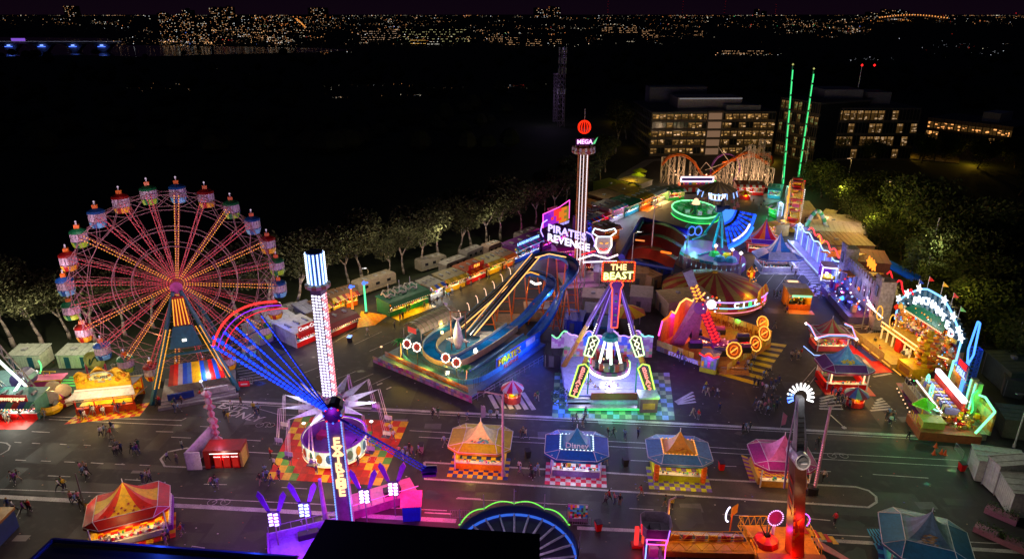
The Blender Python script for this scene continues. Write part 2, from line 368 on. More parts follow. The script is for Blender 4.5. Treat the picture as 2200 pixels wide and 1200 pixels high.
cluster(60,560,700,30,60,1,1.3,e(1,.4,.08,1.4)); cluster(26,1850,2035,40,46,1,1.2,e(1,.5,.1,1.5)); cluster(40,1530,1660,108,118,1,1.2); cluster(16,680,720,108,115); cluster(16,1095,1130,180,190,1,.7)
cluster(25,300,390,178,200,1,.8); cluster(60,670,940,182,212,1,.7); cluster(50,740,1040,28,36)
for i in range(60): clight(cl, 636+i*.35+R.uniform(-2,2), 40+i*.33+R.uniform(-1,1), 1.4, 8, e(1,.5,.1,1.6))
cl.build('distant_city_lights', label='thousands of tiny orange and white lights of the far suburbs', kind='stuff')
# towers and blocks one can tell apart
def fblock(name, label, cat, x0, x1, yb, yt, dens=.4, wm=None, group=None, z=0, lab=None, dep=.6, rows=None):
    "far block: base line y=yb, top at yt; dark walls with lit windows"
    yb=max(yb,37); a=P(x0,yb); b=P(x1,yb); Wd=(b-a).length; h=max(6,HT((x0+x1)/2,yb,yt)); mp=MPP(x0,yb)
    D=Wd*dep; t=T(name,label,cat,(a.x,a.y,0),0,group)
    m1=MB(); m1.box(0,0,0,Wd,D,h,M_DK); m1.box(Wd*.3,D*.3,h,Wd*.6,D*.7,h*1.04+1,M_DK); m1.build('wall',t)
    nx=max(2,int((x1-x0)/2.6)); nz=rows or max(2,int((yb-yt)/3.4)); m2=MB(); s=mp*.62
    cand=[(i,k) for i in range(nx) for k in range(nz)]; R.shuffle(cand)
    for i,k in cand[:max(3,min(95,int(len(cand)*dens)))]:
        x=Wd*(i+.5)/nx; zz=h*(k+.6)/nz; ww=s*R.choice((.8,.9,1.3)); m=wm or R.choice(cm[:110])
        m2.box(x-ww,-.4,zz-s*.55,x+ww,-.05,zz+s*.55,m)
    m2.build('lit_windows',t,kind='stuff'); return t
G1='high-rise blocks of the far skyline'
HB=[(140,166,26,13,'low lit block','leftmost lit block on the dark skyline'),(345,365,78,28,'','first slim tower at the left end of the high-rise cluster'),(366,384,92,38,'','tower with a bright column of windows in the cluster'),(384,398,70,30,'','narrow dark tower behind the bright column tower'),(402,424,96,22,'','tall tower in the middle of the lit cluster'),(428,452,88,46,'','squat tower at the foot of the tall pair'),(455,476,62,17,'','left tower of the tall pair on the skyline'),(478,484,62,16,'','thin bright spine tower of the tall pair'),(486,506,64,15,'','right tower of the tall pair on the skyline'),(512,540,80,34,'','broad apartment tower right of the tall pair'),(545,566,84,48,'','mid-rise block before the orange hillside road'),(575,600,90,52,'','mid-rise block below the orange hillside road'),(602,630,94,60,'','low apartment block near the river bank'),(664,702,50,17,'','wide tower standing alone right of the orange road'),(1146,1158,30,17,'','left tower of the far central downtown'),(1160,1176,30,20,'','wide block of the far central downtown'),(1178,1192,30,14,'','tallest tower of the far central downtown'),(1193,1204,30,16,'','right tower of the far central downtown'),(1620,1630,34,20,'','far tower with a red roof lamp'),(1636,1646,34,24,'','low far tower right of the red lamp tower'),(1860,1872,38,26,'','first tower of the right-hand downtown'),(1876,1888,38,28,'','second tower of the right-hand downtown'),(1892,1904,38,20,'','tallest tower of the right-hand downtown'),(1906,1922,38,22,'','broad tower of the right-hand downtown'),(1926,1938,38,21,'','slim tower of the right-hand downtown'),(1940,1952,38,24,'','white topped tower of the right-hand downtown'),(1960,1980,38,30,'','low block at the edge of the right-hand downtown')]
for x0,x1,yb,yt,_,lb in HB:
    fblock('tower_block',lb,'tower block',x0,x1,yb,yt,.3 if x0<1000 else .3,None,G1)
fblock('office_slab','long lit office slab with bright floor bands above the river','office',866,1010,92,62,.5,e(.95,.9,.55,1.0),rows=6)
fblock('office_slab','lit office slab left of the brightest one','office',776,862,88,66,.4,e(.9,.8,.5,.8),rows=5)
fblock('shop_hall','low hall with wide yellow lit windows on the bank','hall',882,915,98,84,.9,e(1,.75,.15,1.5),rows=2)
fblock('shop_hall','low hall with white lit front beside the yellow hall','hall',918,944,98,88,.6,e(1,.95,.8,1.6),rows=2)
for i,(x0,x1,yb,yt) in enumerate([(1290,1318,72,58),(1330,1370,72,54),(1378,1414,82,64),(1050,1080,92,74),(1085,1112,98,80),(1130,1165,100,84),(1180,1206,96,84),(1490,1512,78,66),(1545,1650,118,108)]):
    fblock('apartment_block',['lone lit block left of the wide one above the telecom mast','wide block with a bright corner above the telecom mast','lit block with a bright right edge','block with blue roof lamp beyond the river','narrow block right of the blue-lamp block','broad low block above the dark woods','small block left of the telecom mast','small warm block on the right-hand suburb','long low building with a row of warm lamps'][i],'apartment block',x0,x1,yb,yt,.45,e(1,.75,.35,1.0),'apartment blocks in the middle suburbs')
def mast(px,yb,yt,label):
    a=P(px,yb); h=HT(px,yb,yt); t=T('radio_mast',label,'radio mast',a,0,'radio masts on the horizon'); r=MPP(px,yb)*.14
    mb=MB(); mb.tower(0,0,0,h,r*6,r*.5,DGY,12); mb.build('lattice',t)
    for i in range(5): MB().bulb((0,-r*3.6,h*(.35+.16*i)),r*2.6,e(.9,.03,.05,.6)).build('warning_lamp',t)
for px,lb in ((1305,'thin red-lit radio mast right of the far downtown'),(1465,'tallest red-lit radio mast on the horizon'),(1555,'faint red-lit radio mast above the right suburbs'),(1664,'red-tipped radio mast left of the right-hand downtown')): mast(px,40,3 if px!=1664 else 10,lb)
# blue lit bridge over the river
a=P(-60,91.5,14); b=P(262,91.5,14); t=T('road_bridge','long low bridge with blue lit piers over the dark river','bridge',(a.x,a.y,0))
L_=b.x-a.x; mp=MPP(100,91)
mb=MB(); mb.box(0,0,12,L_,14,14.5,GRY); mb.bulbs((0,-1,15.5),(L_,-1,15.5),120,mp*.34,e(.6,.62,.9,.7)); mb.build('deck',t)
for px in (17,88,155,217):
    x=P(px,91.5,14).x-a.x; mb=MB(); mb.slab([(x-4,2,0),(x+4,2,0),(x+16,2,12),(x-16,2,12)],(0,9,0),GRY); mb.build('pier',t)
    mb=MB(); mb.tube((x-mp*6,-1,8),(x+mp*6,-1,8),mp*.55,eB,5); mb.tube((x-mp*2,-1,10),(x+mp*3,-1,10),mp*.6,e(.3,.5,1,3),5); mb.build('pier_lamp',t)
x=P(50,91,14).x-a.x; MB().box(x-10,-2,16,x+10,0,20,e(.4,.15,.8,.8)).build('road_sign',t)
# arch bridge and lit causeway far right
a=P(2140,40.5); b=P(2215,40.5); Lx=b.x-a.x; t=T('arch_bridge','far steel arch bridge with a red lamp on its crown','bridge',(a.x,a.y,0)); mb=MB()
hh=HT(2180,40.5,30); pts=[V((Lx*k/14,0,hh*.55+hh*.5*sin(pi*k/14))) for k in range(15)]; r=MPP(2180,40)*.22
mb.path(pts,r,c(.4,.35,.25),5); [mb.tube(p,(p.x,0,hh*.5),r*.5,GRY,4) for p in pts]; mb.build('arch',t)
mb=MB(); mb.box(-400,-20,hh*.45,Lx+400,20,hh*.5,GRY); mb.bulbs((-400,-25,hh*.56),(Lx+400,-25,hh*.56),24,r*1.6,e(1,.7,.3,.9)); mb.build('deck',t)
MB().bulb((Lx/2,-20,hh*1.12),r*3.4,eR).build('warning_lamp',t)
a=P(1888,47); b=P(2032,49); t=T('lit_causeway','low curved bridge with a chain of orange lamps','bridge',a); mb=MB(); d=b-a
pts=[V((d.x*k/24,d.y*k/24,20+18*sin(pi*k/24))) for k in range(25)]
mb.path(pts,5,GRY,4); mb.build('deck',t); mb=MB()
for p in pts: mb.bulb(p+V((0,-4,9)),4.5,e(1,.5,.12,1.6))
mb.build('road_lamps',t,kind='stuff')
# dark woods beyond the fairground
wd=MB()
LF=[c(.02,.028,.012,.9,0,.3),c(.03,.036,.015,.9,0,.3)]
for _ in range(420):
    px=R.uniform(-60,2260); py=R.uniform(118,330) if px<1150 or px>1960 else R.uniform(120,205); q=P(px,py)
    if px>1960 and py>250: continue
    r=R.uniform(3,7); wd.lathe([(r*.3,1),(r,r*.55),(r*.9,r),(r*.5,r*1.45),(0,r*1.6)],7,LF[R.randrange(2)],q,R.uniform(.8,1.4),R.uniform(.8,1.4),R.random()*3)
wd.build('far_woodland',label='dark far-off woodland beyond the fairground',kind='stuff')
# ================================================================ OFFICES
GLS=c(.02,.025,.03,.15,0,.1); CON=c(.12,.1,.08,.7); MUL=c(.1,.085,.07,.6)
wl=[e(1,.72,.2,.7),e(1,.74,.25,.4),e(.9,.65,.2,.2),e(1,.85,.45,.95)]
def office(label, a, b, yt, depth, floors, bays, lit, side=True, plants=(), wm=None):
    o,rz,L=FR(a,b); h=HT((a[0]+b[0])/2,(a[1]+b[1])/2,yt); t=T('office_building',label,'office building',o,rz)
    mb=MB(); mb.box(.3,.3,0,L-.3,depth,h-.6,GLS); mb.box(0,0,h-.6,L,depth,h,DGY); wall_=mb.build('wall',t)
    fh=(h-.6)/floors; m=MB()
    for k in range(floors): m.box(-.1,-.25,k*fh,L+.1,.3,k*fh+.9,c(.12,.1,.085,.7)); m.box(-.2,0,k*fh,.3,depth,k*fh+.9,DGY)
    m.build('floor_slabs',t)
    m=MB()
    for i in range(bays*2+1): m.box(L*i/(bays*2)-.06,-.4,0,L*i/(bays*2)+.06,-.25,h,MUL if i%2 else CON)
    for i in range(int(depth/3)): m.box(-.4,i*3,0,-.25,i*3+.12,h,DGY)
    m.build('mullions',t)
    bw=L/bays; n=0
    for k in range(floors):
        for i in range(bays):
            if n>=95: break
            li=R.random()<lit(k,i/bays); n+=1
            w=MB(); w.box(i*bw+.15,.02,k*fh+1,(i+1)*bw-.15,.28,(k+1)*fh-.05,GLS)
            if li:
                w.box(i*bw+.25,-.02,k*fh+fh*.72,(i+1)*bw-.25,.015,k*fh+fh*.9,e(.9,.65,.2,.22)); w.box(i*bw+.2,-.02,k*fh+1.0,(i+1)*bw-.2,.015,k*fh+fh*.7,e(.7,.48,.12,.07))
                for q in range(R.randrange(2,6)):
                    x=R.uniform(i*bw+.3,(i+1)*bw-.9); z=k*fh+1+R.random()*(fh-1.9)
                    w.box(x,-.03,z,x+R.uniform(.3,1.2),.02,z+R.uniform(.15,.7),(wm or R.choice)(wl) if wm is None else wm)
            w.build('window',wall_)
    for (x0,x1,y0,y1,hh,mt) in plants:
        MB().box(L*x0,depth*y0,h,L*x1,depth*y1,h+hh,mt).build('roof_plant_room',t)
    return t,L,h
t,L,h=office('glazed office block with yellow lit floors behind the rollercoaster',(1395,335),(1655,333),240,38,5,17,lambda k,u:.85 if k in(1,2,4) else .6,plants=[(.25,.78,.25,.6,4.5,c(.45,.4,.38,.6)),(.1,.6,.75,.98,7,c(.22,.22,.24,.6)),(.62,.9,.1,.2,2,GRY)])
mb=MB(); mb.box(L*.44,-.9,0,L*.57,-.1,h+.4,CON); 
for k in range(5): mb.box(L*.452,-1.0,k*h/5+.6,L*.557,-.9,(k+1)*h/5-.4,e(.9,.7,.4,.22))
mb.build('stair_tower',t)
mb=MB(); mb.box(L*.26,37*.25,h+3.9,L*.78,37*.26,h+4.3,e(.8,.78,.85,.22)); mb.build('roof_light_strip',t)
t,L,h=office('dark office block with two pale lit floors right of the green poles',(1750,345),(1955,345),232,30,4,14,lambda k,u:.98 if k in(1,3) and u<.62 else .3,plants=[(.1,.5,.3,.8,6,c(.3,.3,.32,.6)),(.55,.8,.3,.7,5,c(.2,.2,.22,.6))],wm=e(.85,.75,.4,.5))
mb=MB(); mb.tube((L*.5,14,h+5),(L*.5,14,h+15),.15,STL); mb.build('roof_mast',t); 
for dx in (0,5): MB().bulb((L*.5+dx,14,h+15),.55,e(1,.02,.02,2.4)).build('warning_lamp',t)
t,L,h=office('dim glazed office wing half hidden behind the green poles',(1664,330),(1745,350),215,26,5,9,lambda k,u:.5,wm=e(.6,.65,.3,.25))
t,L,h=office('low cream office at the right with an orange lit upper floor',(1985,300),(2165,325),262,24,2,12,lambda k,u:.95 if k==1 else .35,plants=[(.55,.75,.3,.8,4,c(.4,.4,.42,.6))],wm=e(1,.55,.15,1.6))
MB().box(0,-.3,h*.82,L,0,h,BEI).build('parapet',t)
o,rz,L=FR((1885,336),(2060,352)); t=T('car_park','low open car park lit yellow behind dark trees at the right','car park',o,rz)
mb=MB(); mb.box(0,0,0,L,14,.3,CON); mb.box(0,0,3.4,L,14,3.8,CON); [mb.box(i*5,0,.3,i*5+.5,.5,3.4,CON) for i in range(int(L/5))]; mb.build('deck',t)
mb=MB(); [mb.box(i*7+1,3,3.2,i*7+4,3.5,3.38,e(1,.75,.3,3)) for i in range(int(L/7))]; mb.build('strip_lamps',t)
lamp(P(1950,340)+V((0,3,2.6)),CY,1500); lamp(P(2100,358)+V((0,3,3)),CY,1800); lamp(P(1660,345)+V((0,0,3)),CY,900)
lamp(P(1350,318)+V((0,0,6)),CY,250); lamp(P(1325,262)+V((0,0,4)),CY,500)
# telecom tower
def lattice_mast(px,pb,pt,label,wd):
    a=P(px,pb); h=HT(px,pb,pt); t=T('telecom_mast',label,'telecom mast',a,radians(20)); mb=MB(); MM=c(.5,.42,.5,.5)
    mb.tower(0,0,0,h,wd,wd*.07,MM,int(h/wd/1.1)); mb.build('lattice',t); return t,h,MM
t,h,MM=lattice_mast(1205,272,108,'tall grey lattice telecom mast with stacked antennas in the dark',2.6)
for zz in (h,h-5,h-10,h-20): 
    mb=MB(); mb.lathe([(1.9,-.2),(1.9,.1)],8,MM,(0,0,zz)); [mb.box(2*cos(a)-.25,2*sin(a)-.25,zz-1.4,2*cos(a)+.25,2*sin(a)+.25,zz+1.4,WHT) for a in [k*pi/3 for k in range(6)]]; mb.build('antenna_ring',t)
t2,h2,_=lattice_mast(1192,262,160,'shorter twin-column mast left of the tall telecom mast',1.6); MB().box(-1.2,-1.2,h2,1.2,1.2,h2+.6,MM).build('head_frame',t2)
lamp(P(1199,262)+V((-6,-14,14)),(.7,.55,1),1400); lamp(P(1199,262)+V((4,-14,38)),(.7,.55,1),900); MB_=MB()
LF_ = 1.0
# ================================================================ TREES
BARK=c(.4,.34,.3,.8,0,.3,3.); BARKD=c(.12,.09,.07,.9,0,.3,3.)
def leafm(r,g,b):
    m=bpy.data.materials.new('leaves'); m.use_nodes=True; nt=m.node_tree; n=nt.nodes['Principled BSDF']; n.inputs['Roughness'].default_value=1; n.inputs['Specular IOR Level'].default_value=0
    tc=nt.nodes.new('ShaderNodeTexCoord'); no=nt.nodes.new('ShaderNodeTexNoise'); no.inputs['Scale'].default_value=.5; nt.links.new(tc.outputs['Object'],no.inputs['Vector'])
    cr=nt.nodes.new('ShaderNodeValToRGB'); cr.color_ramp.elements[0].position=.4; cr.color_ramp.elements[1].position=.62; cr.color_ramp.elements[0].color=(r*.6,g*.6,b*.6,1); cr.color_ramp.elements[1].color=(r*1.3,g*1.3,b*1.2,1)
    nt.links.new(no.outputs['Fac'],cr.inputs[0]); nt.links.new(cr.outputs[0],n.inputs['Base Color']); return m
def tree_proto(seed, h, spread, bark, leaf, lobes, nl, gum=True):
    r=random.Random(seed); t=T('gum_tree' if gum else 'broadleaf_tree','x','tree',(0,-500,0)); mb=MB(); tips=[]
    def limb(p,d,l,rad,lv):
        q=p
        for k in range(3):
            d=(d+V((r.uniform(-.16,.16),r.uniform(-.16,.16),.05))).normalized(); n=q+d*l/3; mb.tube(q,n,rad*(1-k*.2),bark,6,rad*(1-(k+1)*.2)); q=n
        tips.append(q)
        if lv==0: return
        for k in range(r.choice((2,3)) if lv<3 else 3):
            a=r.random()*2*pi; s=spread*(.75 if lv>1 else 1)
            limb(q,(d+V((cos(a)*s,sin(a)*s,.25))).normalized(),l*r.uniform(.62,.85),rad*.5,lv-1)
    limb(V((0,0,0)),V((r.uniform(-.12,.12),r.uniform(-.1,.1),1)),h*(.36 if gum else .24),h*.02,3)
    mb.build('trunk',t,smooth=True); cb=MB(); r.shuffle(tips); zt=max(p.z for p in tips)
    tips=[p for p in tips if p.z>zt*(.42 if gum else .3)]
    for p in tips[:lobes]:
        rr=h*r.uniform(.11,.19)*(1 if gum else 1.3); sq=r.uniform(.7,1.0)
        for _ in range(nl):
            a,b=r.random()*2*pi,r.uniform(-1,1); qq=rr*(r.random()**.33)
            x=V((cos(a)*math.sqrt(1-b*b)*qq,sin(a)*math.sqrt(1-b*b)*qq,b*qq*sq))+p
            s=h*.0125*r.uniform(.6,1.5); u=V((r.uniform(-1,1),r.uniform(-1,1),r.uniform(-1,1))).normalized(); v=u.cross(V((r.random(),r.random(),1))).normalized()
            cb.quad(x-u*s-v*s*.4,x+u*s-v*s*.4,x+u*s*.8+v*s*.5,x-u*s*.9+v*s*.4,m=leaf[r.randrange(len(leaf))])
    cb.build('crown',t); t['h']=zt+h*.08; return t
LG=[leafm(.06,.065,.035),leafm(.1,.1,.055),leafm(.08,.085,.045)]
LR=[leafm(.045,.065,.018),leafm(.09,.1,.03),leafm(.06,.08,.022)]
gums=[tree_proto(s,14,.62,BARK,LG,42,330) for s in (3,8,12,21)]
brd=[tree_proto(s,12,.8,BARKD,LR,42,330,False) for s in (31,45,52)]
used=set()

def plant(protos,i,px,py,yt,label,grp,ws=1.,hx=None):
    pr=protos[i%len(protos)]; a=P(px,py); h=hx or HT(px,py,yt); s=h/pr['h']*(1.1 if pr in gums else 1)
    if id(pr) in used: return dup(pr,a,R.random()*6.28,label,(s*ws,s*ws,s))
    used.add(id(pr)); pr['first']=1; pr.location=a; pr.scale=(s*ws,s*ws,s); pr['label']=label; pr['group']=grp; return pr
tl=[(30,745,575,'leftmost pale-trunked gum tree behind the white cabins'),(92,742,590,'gum tree with two bare trunks behind the left cabin'),(150,728,600,'gum tree behind the gap between the two cabins'),(205,735,600,'dark gum tree just left of the ferris wheel'),(270,722,588,'gum tree seen through the left of the ferris wheel'),(330,706,560,'gum tree behind the ferris wheel hub, left'),(440,694,560,'gum tree seen through the right spokes of the ferris wheel'),(510,690,540,'gum tree behind the lower right rim of the wheel'),(580,680,520,'dark gum tree at the right edge of the ferris wheel'),
(640,662,510,'tree behind the blue lit marquee left of the LED tower'),(700,630,500,'tree right behind the white LED tower'),(750,612,505,'slim tree left of the tall pale-limbed gum'),(780,605,470,'tall pale-limbed gum behind the green pillar'),(832,600,507,'low spreading gum behind the green roofed stall'),(868,588,490,'dark tree between the two tall gums'),(903,580,460,'slim gum left of the widest gum crown'),(941,560,443,'wide gum with many bare pale limbs behind the long stalls'),(985,545,440,'dark gum right of the widest gum crown'),(1012,532,425,'gum leaning over the caravans'),(1045,525,420,'shadowed gum beside the tall round-headed gum'),(1076,515,396,'tall round-headed gum above the pink screen'),(1118,500,410,'dark tree right of the round-headed gum'),(1150,482,395,'dark tree left of the drop tower shaft'),(1190,462,375,'dark tree just left of the drop tower'),(1215,448,350,'tall dark tree behind the drop tower'),(1262,425,340,'dark tree right of the drop tower shaft'),(1288,400,320,'dark tree by the curved path, lower one'),(1300,370,300,'dark tree by the curved path, upper one'),(1322,330,235,'faintly lit tree left of the office block'),(1345,300,222,'tree at the left corner of the office block')]
for i,(x,y,yt,lb) in enumerate(tl): plant(gums,i,x,y,yt,lb,'gum trees along the back of the stalls',1.42 if i<24 else 1.1)
tr=[(1765,425,352,'yellow-lit tree nearest the green poles'),(1800,440,360,'dark tree behind the first yellow-lit tree'),(1795,465,398,'tree behind the beige marquee roofs'),(1838,470,385,'olive tree beside the second street lamp'),(1850,500,425,'low olive tree above the caravan'),(1880,470,380,'shadowed tree right of the second street lamp'),(1905,515,422,'bright yellow tree under the tall street lamp'),(1925,490,410,'dark tree behind the bright yellow tree'),(1880,545,470,'green tree above the orange star roof'),(1935,560,480,'olive tree below the bright yellow tree'),(1960,520,430,'dark tree right of the bright yellow tree'),(1990,540,400,'tall dark tree at the back right'),(1950,600,510,'green tree above the blue tarpaulin'),(2000,600,480,'broad dark tree left of the thin mast'),(2040,570,440,'dark tree behind the thin mast'),(2075,600,440,'tall dark tree right of the thin mast'),(1985,640,560,'low green tree behind the castle facade'),(2060,650,510,'olive tree above the neon arch'),(2115,640,500,'dark tree near the far right road'),(2090,690,570,'bushy tree right of the neon arch'),(2140,740,620,'bushy dark tree beside the right road'),(2110,760,660,'dark bush behind the blue spire'),(2150,800,690,'dark tree right of the blue spire'),(1995,700,620,'low tree right behind the neon arch'),(1700,330,268,'dark tree between the office wings'),(1790,345,292,'dark tree at the foot of the pale lit office'),(1860,355,305,'dark tree in front of the car park'),(1980,350,290,'dark tree in front of the cream office'),(2030,350,300,'wide dark tree hiding the cream office'),(2100,362,305,'tallest dark tree right of the cream office'),(2180,362,300,'dark tree at the far right horizon'),(2190,420,350,'lone dark tree in the far right field')]
for i,(x,y,yt,lb) in enumerate(tr): plant(brd,i,x,y,yt,lb,'broadleaf trees along the right edge',1.15)
for pr in gums+brd: 
    for k in ('h','first'):
        if k in pr: del pr[k]
for o in COL.objects:
    if 'h' in o: del o['h']
    if 'first' in o: del o['first']
# added fill lights that make the trees visible, no fixtures behind them
for px,py,z,pw in ((60,770,6,420),(175,775,5,350),(330,760,5,300),(650,690,7,350),(775,640,6,250),(870,610,7,260),(960,572,7,280),(1060,530,6,220),(1290,430,5,60)): LP(px,py+20,z+4,(1,.88,.66),pw*11)
# ================================================================ STREET LAMPS AND POLES
def pole(px,pb,yt,label,arm=0,lit=None,r=.11,name='street_lamp',cat='street lamp',mat=None,az=0):
    a=P(px,pb); h=HT(px,pb,yt); t=T(name,label,cat,a,az); mat=mat or c(.5,.48,.45,.5)
    mb=MB(); mb.tube((0,0,0),(0,0,.5),r*2,mat,8); mb.tube((0,0,.5),(0,0,h),r*1.25,mat,8,r*.7)
    if arm: mb.tube((0,0,h-.1),(arm,0,h+.35),r*.6,mat,6)
    mb.build('post',t)
    if arm:
        mb=MB(); mb.box(min(arm,arm+.9*(1 if arm>0 else -1)),-.2,h+.28,max(arm,arm+.9*(1 if arm>0 else -1)),.2,h+.42,DGY)
        if lit: mb.box(arm-.45,-.16,h+.2,arm+.45,.16,h+.275,lit)
        mb.build('lamp_head',t)
        if lit: lamp(a+V((arm*cos(az),arm*sin(az),h-.2)),WARM,260)
    return a,h
pole(1816,418,342,'street lamp among the trees, nearest the office blocks',-1,eWW); pole(1897,512,392,'street lamp above the bright yellow tree',-1.2,eWW)
pole(1723,402,296,'tall bare pole just right of the green poles',0,name='light_pole',cat='pole'); pole(1985,612,468,'tall thin bare mast in front of the right trees',0,r=.2,name='light_pole',cat='pole')
pole(1396,582,425,'tall grey mast behind the dark tent roofs',0,r=.14,name='light_pole',cat='pole'); pole(1081,1021,846,'tall pole with a white base beside the yellow tent',-2.2,r=.16)
pole(184,1097,1016,'thin dark pole left of the red circus tent',0,r=.1,name='light_pole',cat='pole',mat=DGY); pole(1431,1150,1072,'white lamp pole beside the neon ticket booth',.7,r=.14)
pole(792,598,578,'small street lamp behind the camper van',-.8,eW,r=.06); pole(1170,478,425,'thin pole left of the drop tower shaft',0,r=.06,name='light_pole',cat='pole'); pole(1052,600-70,505,'small pole behind the caravans left of the neon letters',0,r=.06,name='light_pole',cat='pole')
pole(2165,800,690,'slanted thin lamp post beside the far right road',0,r=.08,name='light_pole',cat='pole'); pole(2178,960,850,'lamp post with small head at the right edge',-1,r=.1); pole(1355,600,500,'lamp post with crossed arms behind the neon board',1.2,eW,r=.09)
LP(1975,640,12,(1,.9,.8),2600)  # added light beside the bare mast to bring it out
for px,py,z,pw in ((1765,425,13,900),(1850,455,10,700),(1900,520,11,2600),(1925,560,12,700),(1985,640,10,500),(2080,720,12,400)): LP(px-55,py+22,z,(1,.78,.28),min(pw,1500)*4)  # added fill to brighten the right trees, not street lamps
# ================================================================ FERRIS WHEEL
o=P(423,826); ax=radians(21); hubz=HT(423,826,606); RW=14.4
t=T('ferris_wheel','giant ferris wheel with red and yellow bulb spokes and 24 cabins','ferris wheel',o,ax)
SPK=c(.45,.16,.18,.45); SPW=c(.36,.22,.24,.5); H=V((0,0,hubz)); d2=1.15
def wp(a,r,y): return V((r*cos(a),y,hubz+r*sin(a)))
mb=MB()
for rr,th in ((.415,.06),(.585,.07)):
    for y in (-d2,d2): m_=MB(); m_.path([wp(2*pi*i/60,RW*rr,y) for i in range(60)],th,SPW,4,True); m_.build('inner_ring',t)
for y in (-d2,d2):
    for i in range(24):
        a=radians(6+15*i); b=a+radians(15); c2=a+radians(30)
        mb.tube(wp(a,RW*.8,y),wp(b,RW*.99,y),.035,SPW,4); mb.tube(wp(a,RW*.99,y),wp(b,RW*.8,y),.035,SPW,4)
        mb.tube(wp(a,RW*.97,y),wp(c2,RW*.97,y),.045,SPW,4)
        mb.tube(wp(a,RW*.8,y),wp(b,RW*.8,y),.045,SPW,4)
mb.build('outer_rim',t)
eFR=e(1,.1,.13,1.3); eFY=e(1,.55,.05,1.8)
for i in range(24):
    a=radians(6+15*i); mb=MB(); yl=i in (1,3,5,9,13,15,17,21,23); m=eFY if yl else eFR
    ofs=V((-sin(a),0,cos(a)))*.3
    for y in (-d2,d2):
        p,q=wp(a,.5,y*.5),wp(a,RW*.97,y)
        mb.tube(p+ofs*.4,q+ofs,.04,SPK,4); mb.tube(p-ofs*.4,q-ofs,.04,SPK,4)
        for k in range(9): mb.tube(p.lerp(q,k/9)+ofs*(.4+.6*k/9)*(1 if k%2 else -1),p.lerp(q,(k+1)/9)-ofs*(.4+.6*k/9)*(1 if k%2 else -1),.035,SPK,3)
    p,q=wp(a,.8,-d2*.5-.1),wp(a,RW*.95,-d2-.1)
    mb.bulbs(p+ofs*.4,q+ofs,34,.08 if yl else .065,m); mb.bulbs(p-ofs*.4,q-ofs,34,.08 if yl else .065,m)
    mb.build('spoke',t)
mb=MB(); mb.tube((0,-2.2,hubz),(0,2.2,hubz),.7,SPK,12); mb.tube((0,-2.4,hubz),(0,-2.2,hubz),.9,c(.4,.12,.3,.5),12); mb.build('hub',t)
NV=c(.02,.1,.14,.5)
mb=MB()
for y in (-2.6,2.6):
    for s in (-1,1): 
        mb.tube((s*6.1,y*1.5,0),(s*.5,y*.95,hubz-.5),.42,NV,6,.3)
    mb.tube((-3.6,y*1.3,hubz*.42),(3.6,y*1.3,hubz*.42),.2,NV,5)
mb.build('leg_frame',t)
mb=MB()
for s in (-1,1):
    for k in (-.28,.28): mb.bulbs((s*5.0+k,-4.3,2.6),(s*2.0+k,-3.4,hubz*.66),42,.1,eFY)
for k in (-.9,-.45,0,.45,.9): mb.bulbs((k*1.1,-4.1,hubz*.7),(k*.75,-3.3,hubz-1.4),24,.1,eFY)
mb.build('leg_bulbs',t,kind='stuff')
mb=MB(); mb.slab([(-2.2,-4.4,hubz*.5),(2.2,-4.4,hubz*.5),(1.3,-3.7,hubz*.68),(-1.3,-3.7,hubz*.68)],(0,.3,0),NV); mb.slab([(-1.1,-3.75,hubz*.69),(1.1,-3.75,hubz*.69),(.8,-3,hubz-1.2),(-.8,-3,hubz-1.2)],(0,.2,0),DRD); mb.box(-.3,-4.6,hubz*.56,.3,-4.45,hubz*.58,eW); mb.build('front_panel',t)
mb=MB(); n=12
for i in range(n):
    x0,x1=-3.3+8.0*i/n,-3.3+8.0*(i+1)/n; m=[DRD,RED,c(.4,.4,.45,.4),BLU,c(.1,.2,.5,.4),YEL,YEL,BLU,DGY,RED,BLU,RED][i%12]
    mb.slab([(x0,-4.9,3.0),(x1,-4.9,3.0),(.6+(x1-.6)*.86,-2.9,5.4),(.6+(x0-.6)*.86,-2.9,5.4)],(0,.05,.08),m)
mb.build('striped_canopy',t)
mb=MB(); mb.box(-4.6,-5.2,0,5.8,2,.9,GRY); mb.box(-3.6,-5.5,.9,0,-5.2,1.9,DBL); mb.box(1.4,-5.5,.9,4.8,-5.2,1.9,c(.4,.4,.4,.5)); [mb.box(-4.6-.4*k,-5.9-.5*k,0,5.8+.4*k,-5.2-.5*k,.7-.25*k,STL) for k in range(2)]; mb.build('platform',t)
